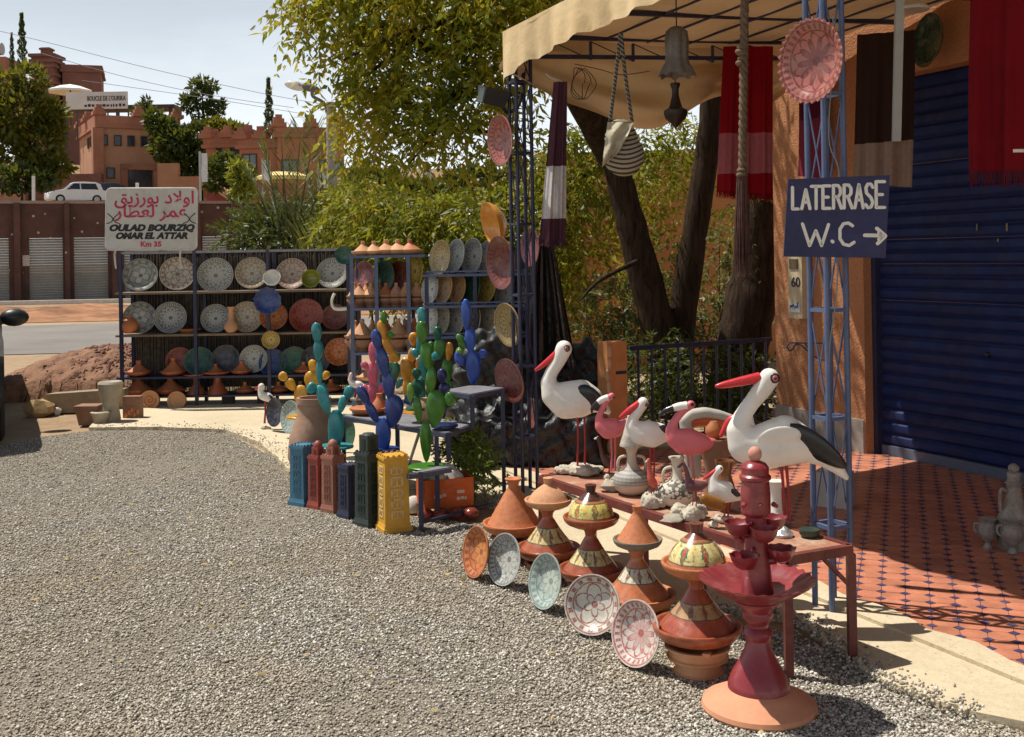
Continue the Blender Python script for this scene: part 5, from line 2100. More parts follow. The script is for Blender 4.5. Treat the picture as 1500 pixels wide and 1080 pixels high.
def bowl(label, px, py, Y, w_px, mat, yaw=0, tilt=25):
    c = P(px, py, Y)
    r = S(w_px, Y) / 2
    m = MB()
    m.lathe([(0, .08), (.5, .14), (.8, .4), (.95, .8), (1.0, .8), (.92, .38), (.6, .02), (.4, -.04), (.4, -.1), (0, -.08)], 28)
    o = m.build('bowl', mat)
    nz = Vector((-math.sin(R(yaw)) * math.cos(R(tilt)), -math.cos(R(yaw)) * math.cos(R(tilt)), math.sin(R(tilt))))
    o.matrix_world = Matrix.Translation(c) @ frame(nz).to_4x4() @ Matrix.Diagonal((r, r, r, 1))
    return tag(o, label, 'bowl')


bowl('small white bowl on the top shelf before the third upright', 400, 411, RY - .02, 26, M('white_glaze', (.62, .6, .54), .2, .1, 6, .03, coat=.4), 0, 30)
bowl('olive green bowl on the top shelf', 457, 410, RY - .02, 27, M('olive_glaze', (.20, .22, .02), .25, .15, 6, .03, coat=.3), 0, 12)


def pot(name, label, cat, px, pbase, Y, prof, scale, mat, group=None, z=None, n=28):
    b = P(px, pbase, Y)
    if z is not None:
        b.z = z
    m = MB()
    m.lathe([(r * scale, q * scale) for r, q in prof], n)
    o = m.build(name, mat)
    o.location = b
    return tag(o, label, cat, group)


pot('jug', 'round clay jug in front of the first plate of the middle shelf', 'jug', 190, 488, RY + .06, [(0, 0), (.5, 0), (.85, .35), (.95, .8), (.75, 1.25), (.4, 1.45), (.3, 1.6), (.42, 1.75), (.3, 1.75), (0, 1.3)], S(14, RY), mat_terra)
pot('vase', 'slim pale clay vase between two plates on the middle shelf', 'vase', 339, 487, RY + .04, [(0, 0), (.5, 0), (.85, .5), (.8, .95), (.4, 1.4), (.3, 2.6), (.5, 3.0), (.4, 3.0), (.2, 2.6), (0, 1.2)], S(12.5, RY), mat_pale)
pot('dish', 'flat clay dish lying behind the second upright on the middle shelf', 'dish', 278, 488, RY + .16, [(0, 0), (.7, 0), (1, .3), (1.0, .38), (.9, .36), (0, .12)], S(17, RY), mat_terra)

# ------------------------------------------------------------------ tajines
DISH = [(0, .0), (.6, 0), (.66, .02), (.88, .12), (.97, .22), (1.0, .30), (1.015, .355), (1.0, .385), (.955, .39), (.92, .37), (.89, .30), (.82, .27), (.6, .25), (0, .24)]


def dish_mesh(mat, n=36):
    m = MB()
    m.lathe(DISH, n)
    return m.mesh('dish', mat, 50)


def lid_prof(h, conc=.08, kn=.24, nk=.165):
    z0 = .28
    p = [(.76, z0), (.84, z0), (.845, z0 + .07), (.82, z0 + .1)]
    for i in range(1, 9):
        t = i / 9
        r = .82 + (nk + .02 - .82) * t - conc * math.sin(math.pi * t)
        p.append((max(nk, r), z0 + .1 + (h - z0 - .1 - .3) * t))
    p += [(nk, h - .28), (nk + .005, h - .22), (nk + .02, h - .14), (kn, h - .07), (kn + .01, h - .02), (kn - .05, h), (kn - .1, h - .01), (0, h - .10)]
    return p


_lid = {}


def lid_mesh(h, mat, conc=.08, kn=.24, n=36):
    m = MB()
    m.lathe(lid_prof(h, conc, kn), n)
    return m.mesh('lid', mat, 40)


def painted(name, z0, z1, base=TERRA, field=(0.62, 0.50, 0.16), a=(0.40, 0.06, 0.03), b=(0.05, 0.12, 0.05), nn=9, knob=None, zk=9):
    """glazed lid with a painted band of pointed leaves between z0 and z1 (dish-radius units)"""
    if name in MATS:
        return MATS[name]
    k = NT(name)
    x, y, z = k.xyz()
    th = k.math('ADD', k.math('ARCTAN2', y, x), k.math('MULTIPLY', k.noise(5, 4, .7), .35))
    z = k.math('ADD', z, k.math('MULTIPLY', k.math('SUBTRACT', k.noise(4, 3), .5), .05))
    f = k.math('DIVIDE', k.math('SUBTRACT', z, z0), z1 - z0)
    inb = k.math('MULTIPLY', k.math('GREATER_THAN', f, 0.0), k.math('LESS_THAN', f, 1.0))
    fr = k.math('FRACT', k.math('MULTIPLY', k.math('ADD', th, 4.0), nn / (2 * math.pi)))
    tri = k.math('MULTIPLY', k.math('ABSOLUTE', k.math('SUBTRACT', fr, .5)), 2.0)
    leaf = k.math('LESS_THAN', tri, k.math('MULTIPLY', k.math('SINE', k.math('MULTIPLY', f, math.pi)), .34))
    core = k.math('LESS_THAN', tri, k.math('MULTIPLY', k.math('SINE', k.math('MULTIPLY', f, math.pi)), .15))
    gap = k.math('GREATER_THAN', tri, .8)
    c = k.mix(k.rng(k.noise(6, 5), .3, .7), sh(base, .82), sh(base, 1.15))
    band = k.mix(k.rng(k.noise(9, 3), .3, .7), sh(field, .8), sh(field, 1.1))
    band = k.mix(leaf, band, b)
    band = k.mix(core, band, a)
    band = k.mix(k.math('MULTIPLY', gap, .35), band, (.55, .26, .05))
    band = k.mix(k.math('MULTIPLY', k.math('GREATER_THAN', k.voro(11, 'Distance'), .74), .7), band, (.13, .16, .05))
    band = k.mix(k.rng(k.noise(16, 5, .7), .52, .66, 0, .6), band, sh(field, 1.15))
    edge = k.math('MAXIMUM', k.math('LESS_THAN', f, .07), k.math('GREATER_THAN', f, .93))
    band = k.mix(k.math('MULTIPLY', edge, .85), band, (.05, .05, .03))
    c = k.mix(inb, c, band)
    if knob:
        c = k.mix(k.math('GREATER_THAN', z, zk), c, knob)
    MATS[name] = k.done(c, k.rng(k.noise(5, 4), .3, .7, .16, .36), k.bump(k.noise(30, 3), .06, .01), 0, .5, .3)
    return MATS[name]


def tajine(label, loc, r, h, mdish, mlid, group=None, conc=.08, kn=.24, rz=None, n=36, name='tajine'):
    """h: height of the whole pot in dish radii"""
    t = thing(name, label, 'tajine', loc, random.random() * 6 if rz is None else rz, group)
    o = link('dish', dish_mesh(mdish, n), t)
    o.scale = (r, r, r)
    o = link('lid', lid_mesh(h, mlid, conc, kn, n), t)
    o.scale = (r, r, r)
    return t


def brazier(label, loc, r, h, mat, group=None, inv=True):
    """clay fire pot: foot, waist and flared bowl with three lugs and an air door"""
    t = thing('brazier', label, 'brazier', loc, random.random() * 6, group)
    m = MB()
    m.lathe([(0, 0), (.62 * r, 0), (.64 * r, .05 * h), (.56 * r, .1 * h), (.52 * r, .44 * h), (.56 * r, .5 * h), (.74 * r, .53 * h), (.76 * r, .60 * h), (.70 * r, .64 * h), (.74 * r, .9 * h), (.80 * r, .93 * h), (.80 * r, h), (.7 * r, h), (.6 * r, .6 * h), (0, .55 * h)], 36)
    m.build('fire_pot', mat, t, 35)
    for k in range(3):
        m = MB()
        a = k * 2.094
        m.box((.74 * r * math.cos(a), .74 * r * math.sin(a), h * 1.02), (.18 * r, .18 * r, h * .12))
        m.build('lug', mat, t, 0)
    m = MB()
    m.tube(catmull([(-.1 * r, -.55 * r, .16 * h), (0, -.6 * r, .34 * h), (.1 * r, -.55 * r, .16 * h)]), .02 * r + .004, 6)
    m.build('air_door', M('soot', (.05, .035, .025), .9), t)
    return t


# forecourt row: (px of axis, ground px y of its middle, depth)
pl_a = painted('lid_paint_a', .56, 1.02, (0.36, .10, .045), (0.60, 0.50, 0.24), nn=10)
pl_b = painted('lid_paint_b', .55, 1.0, (0.33, .085, .04), (0.62, 0.55, 0.27), nn=11)
pl_c = painted('lid_paint_c', .72, 1.08, (0.46, .15, .06), (0.60, 0.56, 0.42), a=(.42, .06, .03), b=(.06, .10, .07), nn=8)
pl_d = painted('lid_paint_d', .62, .92, (0.32, .075, .04), (0.40, 0.24, 0.13), a=(.30, .05, .03), b=(.10, .10, .06), nn=9)
pd_b = painted('dome_paint_b', .40, .92, (0.42, .15, .06), (0.66, 0.55, 0.16), a=(.50, .09, .03), b=(.12, .2, .05), nn=7, knob=(.07, .025, .015), zk=.98)
pd_d = painted('dome_paint_d', .42, 1.0, (0.42, .14, .06), (0.68, 0.59, 0.26), a=(.48, .07, .03), b=(.07, .15, .1), nn=7, knob=(.16, .05, .03), zk=1.06)
GT = 'tajine stacks standing along the gravel edge'
# (axis px, depth, dish width px, dish rim y, big lid mat, upper: (w, rim y, top y, lid mat, dish mat, conc), labels)
stacks = [
    (753, 5.57, 92, 765, 700, mat_terra, mat_terra, None, 'big plain orange tajine with no second tajine on it'),
    (803, 5.22, 94, 801, None, mat_terrag, pl_a, (69, 732, 700, mat_pale, mat_pale, -.10, 'small unpainted pale tajine on the stack beside the plain one'), 'painted tajine topped by the small unpainted pale one'),
    (866, 4.93, 96, 832, None, mat_terrag, pl_b, (82, 757, 710, pd_b, mat_terrag, -.16, 'small yellow painted tajine with nearly black knob'), 'painted tajine under the yellow one with a black knob'),
    (934, 4.52, 112, 869, None, mat_terra, pl_c, (72, 790, 741, mat_terra, M('grey_rim_clay', (.20, .17, .13), .5), .02, 'small plain orange tajine with a grey green rim'), 'tajine with cream painted band beneath the grey rimmed small one'),
    (1021, 4.0, 130, 915, None, mat_terrag, pl_d, (104, 824, 766, pd_d, mat_terra, -.14, 'small yellow domed tajine beside the dark red fountain'), 'large dark glazed tajine next to the dark red fountain'),
]
for (px, Y, w, yr, yt, md, ml, up, lab) in stacks:
    r = S(w, Y) / 2
    rimz = P(px, yr, Y).z
    x = P(px, yr, Y).x
    dz = rimz - .36 * r
    brazier('clay fire pot under the ' + lab.replace('big ', '').replace('large ', '')[:70], (x, Y, 0), r * .92, dz - r * .08, mat_pale if px > 780 else mat_terrag, 'clay fire pots under the tajines')
    if up is None:
        h = (P(px, yt, Y).z - dz) / r
        tajine(lab, (x, Y, dz), r, h, md, ml, GT, .0, .26)
    else:
        w2, yr2, yt2, ml2, md2, cc_, lab2 = up
        r2 = S(w2, Y) / 2
        rz2 = P(px, yr2, Y).z
        dz2 = rz2 - .36 * r2
        h = (dz2 - dz) / r
        tajine(lab, (x, Y, dz), r, h, md, ml, GT, .04, .24)
        h2 = (P(px, yt2, Y).z - dz2) / r2
        tajine(lab2, (P(px, yr2, Y).x, Y, dz2 + .002), r2, h2, md2, ml2, 'small tajines on top of the stacks', cc_, .2)

GL = 'plates leaning on the tajine stacks'
plate('orange bowl shaped plate leaning at the plain orange tajine', 705, 809, 5.42, 74, 62, 12, 'orange', group=GL, deep=.3, ground=0.005)
plate('grey green plate leaning second in the gravel row', 746, 820, 5.3, 75, 52, 14, 'silver', group=GL, deep=.3, ground=0.005)
plate('cream plate with a pale blue rim leaning on the gravel', 807, 852, 5.0, 80, 56, 14, 'aqua', group=GL, deep=.3, ground=0.005)
plate('broad cream plate with small red flowers leaning on a tajine', 871, 886, 4.62, 86, 22, 18, 'flower', group=GL, deep=.28, ground=0.005)
plate('cream plate with a red lace flower beside the largest tajine', 939, 928, 4.25, 95, 45, 15, 'redlace', group=GL, deep=.28, ground=0.005)

# tajines on the long rack: tip px, rim y, width
GS = 'tajines on the long rack'
rk = [(203, 553, 38, 528, 's3', 'single clay tajine on the low shelf nearest the road post'), (254, 551, 38, 524, 's3', 'clay tajine before the red plate on the low shelf'),
      (316, 551, 28, 533, 's3', 'small clay tajine before the navy plate'), (354, 551, 32, 528, 's3', 'clay tajine under the slim vase on the low shelf'), (445, 553, 30, 530, 's3', 'clay tajine seen between yellow and teal cactus pads'),
      (203, 580, 47, 550, 's4', 'clay tajine on the bottom rack at the road end'), (250, 579, 46, 550, 's4', 'clay tajine on the bottom rack below the red plate'),
      (359, 583, 30, 560, 's4', 'small clay tajine on the bottom rack below the slim vase'), (408, 583, 30, 560, 's4', 'small clay tajine on the bottom rack behind the yellow cactus'), (485, 583, 34, 558, 's4', 'clay tajine on the bottom rack by the pink cactus'), (440, 583, 30, 560, 's4', 'brown tajine on the bottom rack behind the teal cactus')]
for (px, yb, w, yt, sk, lab) in rk:
    r = S(w, RY) / 2
    b = P(px, yb, RY + .12)
    b.z = zz[sk] + .001
    h = max(1.1, (P(px, yt, RY + .12).z - b.z) / r)
    tajine(lab, b, r, h, mat_terrag, mat_terra if 'brown' not in lab else mat_brownp, GS, .06, .2, n=24)
for (px, w, lab) in ((288, 40, 'clay cake stand turned up on the bottom rack by the second upright'), (319, 44, 'wide clay cake stand on the bottom rack past the second upright'), (520, 36, 'clay stand half hidden at the pink cactus end of the bottom rack')):
    b = P(px, 585, RY + .12)
    s = S(w, RY) / 2
    m = MB()
    m.lathe([(0, 0), (.75, 0), (.7, .1), (.3, .75), (.22, 1.1), (.3, 1.35), (.9, 1.5), (1, 1.6), (1, 1.66), (.9, 1.62), (0, 1.5)], 28)
    o = m.build('cake_stand', mat_terrag)
    o.location = (b.x, b.y, zz['s4'] + .001)
    o.scale = (s, s, s * .9)
    tag(o, lab, 'stand')

# ------------------------------------------------------------------ Arabic sign
sy = RY - .02
c = P(222, 321, sy)
sg = thing('sign', 'white sign with red Arabic writing and OULAD BOURZIQ on top of the long rack', 'sign', c)
sg.rotation_euler = (R(-3), R(.8), 0)
sw, sh_ = S(133, sy), S(90, sy)


def rrect(w, h, r, k=5):
    out = []
    for cx, cy, a0 in ((w / 2 - r, h / 2 - r, 0), (-w / 2 + r, h / 2 - r, 90), (-w / 2 + r, -h / 2 + r, 180), (w / 2 - r, -h / 2 + r, 270)):
        for i in range(k + 1):
            a = R(a0 + 90 * i / k)
            out.append((cx + r * math.cos(a), cy + r * math.sin(a)))
    return out


m = MB()
m.prism(rrect(sw, sh_, .05)[::-1], -.006, .006)
m.build('board', M('sign_enamel', (0.56, 0.53, 0.46), 0.45, 0.1, 3, 0.05, 30, dirt=0.35, dirtcol=(.30, .24, .17)), sg, 0)
m = MB()
loop = rrect(sw, sh_, .05)
m.tube([(x, 0, z) for x, z in loop + loop[:1]], .011, 8, caps=False)
m.build('frame', M('sign_frame', (0.62, 0.58, 0.52), 0.5, .2, 8, .1, dirt=.4, dirtcol=(.2, .13, .09)), sg)
mred = M('sign_red', (0.50, 0.03, 0.085), 0.6)
mblk = M('sign_ink', (0.02, 0.02, 0.02), 0.6)


def letter(txt, size, x, z, mat, **kw):
    for me in words_mesh(txt, size, depth=.001, **kw):
        me.materials.append(mat)
        o = link('lettering', me, sg)
        o.rotation_euler = (R(90), 0, 0)
        o.location = (x, -.0085, z)


letter('\uFED6\uFEF3\uFEAF\uFEAD\uFEEE\uFE91 \uFEA9\uFEFB\uFEED\uFE8D', .185, .03, .165, mred, sx=1.0, bold=.003)
letter('\uFEAD\uFE8E\uFEC4\uFECC\uFEDF \uFEAE\uFEE4\uFECB', .185, .0, .02, mred, sx=1.05, bold=.003)
letter('OULAD BOURZIQ', .092, 0, -.125, mblk, shear=.25, sx=1.2, bold=.006)
letter('OMAR EL ATTAR', .088, 0, -.208, mblk, shear=.25, sx=1.14, bold=.006)
letter('Km 35', .075, .0, -.292, mred, sx=1.1, bold=.003)
for sx in (-1, 1):
    m = MB()
    for k in (-1, 1):
        m.tube(catmull([(sx * (sw * .42) + k * .06, -.009, .06), (sx * sw * .42 + k * .02, -.009, .025), (sx * sw * .42 - k * .0, -.009, .0), (sx * sw * .42 - k * .02, -.009, -.03), (sx * sw * .42 - k * .07, -.009, -.05)]), .005, 5)
    m.build('flourish', mblk, sg)
m = MB()
for x in (-sw * .39, sw * .33):
    m.tube(catmull([(x, .0, -sh_ / 2), (x - .01, .0, -sh_ / 2 - .05), (x - .01, .02, -sh_ / 2 - .13), (x, .02, -sh_ / 2 - .2)]), .011, 8)
m.build('bracket', MATS['sign_frame'], sg)

# ------------------------------------------------------------------ pieces on the ground at the road end
b = G(163, 621, .0)
t = thing('clay_seat_urn', 'pale stoneware urn shaped like a toilet, by the road end of the long rack', 'urn', b)
mst = M('stoneware', (0.36, 0.31, 0.23), 0.6, 0.2, 8, 0.2, 40, dirt=.3)
m = MB()
m.lathe([(0, .0), (.085, 0), (.09, .05), (.075, .15), (.08, .2), (.115, .34), (.12, .39), (.105, .41), (.08, .4), (0, .36)], 28)
m.build('tank', mst, t)
m = MB()
m.lathe([(0, 0), (.075, 0), (.07, .05), (.09, .11), (.1, .13), (.08, .14), (.05, .12), (0, .1)], 24, 0, Matrix.Translation((-.06, -.1, 0)))
m.build('bowl', mst, t)
b = G(131, 622, 0)
t = thing('planter', 'brown rectangular clay planter on the dirt next to the stoneware urn', 'planter', b)
m = MB()
m.box((0, 0, .08), (.15, .14, .16), 0, None, 1.35)
m.box((0, 0, .172), (.225, .21, .035))
m.build('trough', mat_brownp, t, 0)
for (px, py, w, lab, sp) in ((219, 600, 29, 'round clay disc with a carved spiral leaning under the long rack', True), (259, 599, 27, 'plain round clay disc leaning under the long rack', False)):
    c = P(px, py, RY - .12)
    r = S(w, RY) / 2
    t = thing('clay_disc', lab, 'disc', (c.x, c.y, r * .98))
    t.rotation_euler = (R(78), 0, 0)
    m = MB()
    m.lathe([(0, 0), (.8 * r, 0), (.82 * r, .012), (r, .014), (r, -.03), (0, -.03)], 30)
    m.build('disc', mat_pale, t)
    if sp:
        m = MB()
        m.tube([(r * .62 * (q / 40) * math.cos(q * .32), r * .62 * (q / 40) * math.sin(q * .32), .003) for q in range(41)], .007, 6)
        m.build('spiral', mat_terra, t)
c = G(190, 618)
t = thing('relief_block', 'small red brown carved clay block under the road end of the long rack', 'block', (c.x, c.y + .1, 0))
m = MB()
m.box((0, 0, .12), (.17, .1, .24))
m.build('block', mat_brownp, t, 0)
m = MB()
for k in range(5):
    m.ball((-.05 + .028 * k, -.052, .06 + .03 * (k % 3)), (.016, .012, .03), 0, 8, 6)
m.build('relief', mat_terra, t)
c = P(290, 612, RY - .02)
for (px, lab) in ((320, 'dark low foot block under the long rack'), (372, 'small dark stone under the long rack beyond the foot block')):
    c = G(px, 603)
    m = MB()
    m.box((0, 0, .04), (.12, .1, .08))
    o = m.build('foot_block', M('dark_block', (.05, .045, .04), .9), None, 0)
    o.location = (c.x, RY + .1, 0.03)
    tag(o, lab, 'block')

# ------------------------------------------------------------------ tajine rack
QY = 10.05
tk = thing('tajine_rack', 'blue steel rack with rows of clay tajines between the two plate racks', 'rack', (P(515, 560, QY).x, QY, 0.03))
to = Vector(tk.location)
qx = [P(517, 500, QY).x, P(553, 500, QY).x, P(600, 500, QY).x, P(628, 500, QY + .3).x]
qz = {'t': P(560, 374, QY).z, 'm': P(560, 451, QY).z, 'l': P(560, 516, QY).z, 'b': P(560, 560, QY).z}
QD = .42
for i, x in enumerate(qx[:3]):
    for dy in (0, QD):
        m = MB()
        m.bar((x - to.x, dy, -.03), (x - to.x, dy, qz['t'] - to.z), .034)
        m.build('upright', mat_bluet if dy == 0 else mat_navy, tk, 0)
for k in 'tmlb':
    m = MB()
    m.box(((qx[0] + qx[3]) / 2 - to.x, QD / 2, qz[k] - to.z - .012), (qx[3] - qx[0], QD + .03, .024))
    m.build('shelf', mat_bluet, tk, 0)
GR = 'tajines on the blue steel rack'
MATV = [mat_pale, M('peach_clay', (.60, .33, .17), .75, .12, 7, .15), mat_terra, M('rosy_clay', (.52, .27, .2), .75, .12, 7, .15)]


def rowtaj(xs_, zk, w, h, dy, labels, braz=False, up=0.0):
    for i, px in enumerate(xs_):
        b = P(px, 450, QY + dy)
        r = S(w, QY) / 2
        z = qz[zk] + .001
        if braz:
            m = MB()
            m.lathe([(0, 0), (.6, 0), (.55, .2), (.8, .55), (.95, .7), (.95, .95), (.85, .95), (.7, .7), (0, .6)], 22)
            o = m.build('stacked_bowl', mat_brownp)
            o.location = (b.x, b.y, z)
            o.scale = (r, r, r * .95)
            tag(o, labels[i].replace('tajine', 'bowl under the tajine'), 'bowl', 'clay bowls on the blue steel rack')
            z += r * .9
        tajine(labels[i], (b.x, b.y, z), r, h, mat_brownp if braz else MATV[i % 2], MATV[i % 4], GR, .02, .16, n=22)


rowtaj([533, 549], 't', 34, 1.25, .1, ['light tajine first on the very top of the blue rack', 'rosy tajine second on the very top of the blue rack'])
rowtaj([567, 584, 602], 't', 40, 1.15, .14, ['pale tajine in the middle on the very top of the blue rack', 'peach tajine fourth on the very top of the blue rack', 'broad peach tajine last on the very top of the blue rack'])
rowtaj([527, 544, 566, 581, 595, 611], 'm', 30, 1.5, .1, ['first tajine on the eye level shelf of the blue rack', 'second tajine on the eye level shelf, before the blue upright', 'third tajine on the eye level shelf, after the blue upright', 'fourth tajine on the eye level shelf of the blue rack', 'fifth tajine on the eye level shelf, behind the front upright', 'sixth tajine, ending the eye level shelf by the mustard platter'], True)
rowtaj([520, 537, 557, 575, 592, 609], 'm', 26, 1.9, .3, [w + ' back row tajine on the eye level shelf' for w in ('first', 'second', 'third', 'fourth', 'fifth', 'sixth')], True)
rowtaj([520, 545, 566, 594], 'l', 34, 1.7, .3, [w + ' back row tajine on the lower shelf of the blue rack' for w in ('first', 'second', 'third', 'fourth')], True)
rowtaj([530, 583, 606], 'l', 40, 1.5, .1, ['tajine on the lower shelf behind the pink cactus', 'pinkish tajine on the lower shelf behind the orange cactus', 'tajine on the lower shelf beside the front upright'], True)
rowtaj([540, 582, 612], 'b', 40, 1.2, .1, ['brown tajine on the bottom shelf behind the pink cactus', 'pale tajine on the bottom shelf behind the orange cactus', 'tajine on the bottom shelf beside the plate rack'])
plate('tall mustard platter standing at the end of the blue tajine rack', 608, 398, QY + .2, 54, 58, 8, 'mustard', group='platters in the tajine rack')
for px, mt, lab in ((535, 'purple', 'dark plum platter in the shade of the blue rack top'), (565, 'green', 'dark green platter in the shade of the blue rack top'), (585, 'red', 'dark red platter in the shade of the blue rack top')):
    plate(lab, px, 408, QY + .34, 52, 50, 8, mt, group='platters in the tajine rack')

# ------------------------------------------------------------------ plate rack by the far post
VY = 8.5
pr = thing('plate_rack', 'pale blue three tier rack of plates turned towards the road', 'rack', (P(624, 600, VY).x, VY, .03))
po = Vector(pr.location)
vx = [P(626, 500, VY).x, P(697, 500, VY).x, P(776, 500, VY).x]
vz = [P(700, 401, VY).z, P(700, 447, VY).z, P(700, 492, VY).z]
for x in vx:
    for dy in (0.02, .3):
        m = MB()
        m.bar((x - po.x, dy, -.03), (x - po.x, dy, vz[0] - po.z + .02), .03)
        m.build('upright', mat_navy, pr, 0)
for z in vz:
    m = MB()
    m.box(((vx[0] + vx[2]) / 2 - po.x, .14, z - po.z - .01), (vx[2] - vx[0] + .04, .3, .02))
    m.build('shelf', mat_bluet, pr, 0)
    m = MB()
    m.bar((vx[0] - po.x, .005, z - po.z + .02), (vx[2] - po.x, .005, z - po.z + .02), .012)
    m.build('lip', mat_bluet, pr, 0)
m = MB()
m.box(((vx[0] + vx[2]) / 2 - po.x, .31, (vz[0] + vz[2]) / 2 - po.z - .1), (vx[2] - vx[0], .008, vz[0] - vz[2] + .5))
m.build('back_sheet', mat_tarp, pr, 0)
GV = 'plates on the three tier rack'
for (px, py, h, mt, lab) in [
    (648, 379, 46, 'gold', 'gold brown plate, first on the highest tier of the plate rack'), (670, 377, 48, 'silver', 'pale silver plate second on the highest tier'), (695, 377, 48, 'ink', 'black and white plate third on the highest tier'), (716, 379, 46, 'silver', 'pale plate just beneath the big orange bowl'),
    (633, 425, 42, 'ink', 'grey plate at the road end of the middle tier'), (653, 424, 42, 'amber', 'light amber plate on the middle tier beside the grey one'), (673, 424, 42, 'amber', 'amber plate on the middle tier next to the dark green one'), (693, 424, 42, 'green', 'dark green plate on the middle tier'), (715, 423, 46, 'mustard', 'mustard plate on the middle tier beside the dark green one'), (741, 430, 44, 'silver', 'pale lined plate on the middle tier under the pointed red dish'), (773, 432, 42, 'tan', 'tan plate on the middle tier behind the far lattice post'),
    (631, 469, 44, 'silver', 'silver plate at the road end of the lowest tier'), (650, 468, 44, 'tan', 'tan plate second on the lowest tier'), (668, 470, 46, 'lace', 'lace plate on the lowest tier behind the blue cactus'), (693, 470, 44, 'rose', 'rose plate on the lowest tier past the blue cactus'), (714, 468, 44, 'tan', 'tan plate on the lowest tier over the grey plastic'), (735, 470, 44, 'grey', 'grey plate on the lowest tier behind the golden hanging dish')]:
    plate(lab, px, py - 1, VY + .12, h * 1.1, 56, 9, mt, group=GV)
# hanging and leaning dishes near the far post
GH = 'dishes hanging around the far lattice post'
plate('round pink dish hanging high beside the spotlight', 740, 205, 6.95, 75, 58, -4, 'pink', 'dish', 'dish', GH, .26)
plate('pointed dark red dish hanging under the orange bowl', 743, 384, 7.4, 78, 55, -6, 'brownred', 'dish', 'dish', GH, .34)
plate('rosy dish hanging behind the far post beneath the striped scarf', 781, 362, 7.35, 60, 60, 0, 'purple', 'dish', 'dish', GH, .2)
plate('golden patterned dish hanging on the far lattice post', 748, 475, 7.1, 67, 52, -10, 'gold', 'dish', 'dish', GH, .2)
plate('brown red dish hanging low on the far lattice post', 751, 556, 6.95, 66, 48, -10, 'brownred', 'dish', 'dish', GH, .22)
plate('small brown red dish low behind the far lattice post', 783, 605, 7.2, 46, 70, 0, 'brownred', 'dish', 'dish', GH, .22)
c = P(718, 325, 7.7)
m = MB()
m.lathe([(0, .1), (.4, .12), (.75, .4), (.92, .8), (1, 1.0), (1.04, 1.0), (.98, .75), (.8, .34), (.45, .0), (.4, -.06), (0, -.04)], 40)
o = m.build('bowl', M('orange_glaze', (.62, .27, .03), .25, .15, 6, .04, coat=.4))
o.matrix_world = Matrix.Translation(c + Vector((.09, .02, 0))) @ frame((-.86, -.35, -.22)).to_4x4() @ Matrix.Diagonal((S(33, 7.7), S(33, 7.7), S(33, 7.7) * .62, 1))
tag(o, 'deep orange bowl hanging tipped over above the plate rack', 'bowl')
plate('large scalloped pink dish hanging on the near lattice post above the sign', 1196, 90, 4.38, 124, 46, -3, 'pink', 'dish', 'dish', None, .24, 34)
c = on_wall(1368, 60, .12)
o = plate('very dark green glazed dish hanging high on the shop wall', 1368, 60, c.y, 78, 62, 4, 'dkgreen', 'dish', 'dish', None, .3)
# grey crumpled plastic below the plate rack
m = MB()
for (px, py, r) in ((690, 520, 26), (712, 510, 30), (735, 500, 26), (700, 545, 30), (725, 540, 28), (680, 550, 22), (750, 515, 20)):
    q = P(px, py, 7.95)
    rr = S(r, 7.95)
    m.ball(q, (rr * .85, rr * .6, rr * .9), 0, 14, 9)
me = remesh(m, .02, 2)
for v in me.vertices:
    q = v.co
    v.co += v.normal * (.02 * math.sin(q.x * 43 + q.z * 19) + .015 * math.sin(q.z * 57 - q.x * 31))
me.materials.append(M('grey_sheet', (.05, .052, .052), .55, .3, 8, .7, 14, dirt=.3, dirtcol=(.05, .05, .05), dist=.02))
tag(link('plastic_bundle', me), 'bundle wrapped in grey crumpled plastic beneath the plate rack', 'bundle')

# ================================================================== MINARETS, CACTI, BIRDS, FOUNTAIN


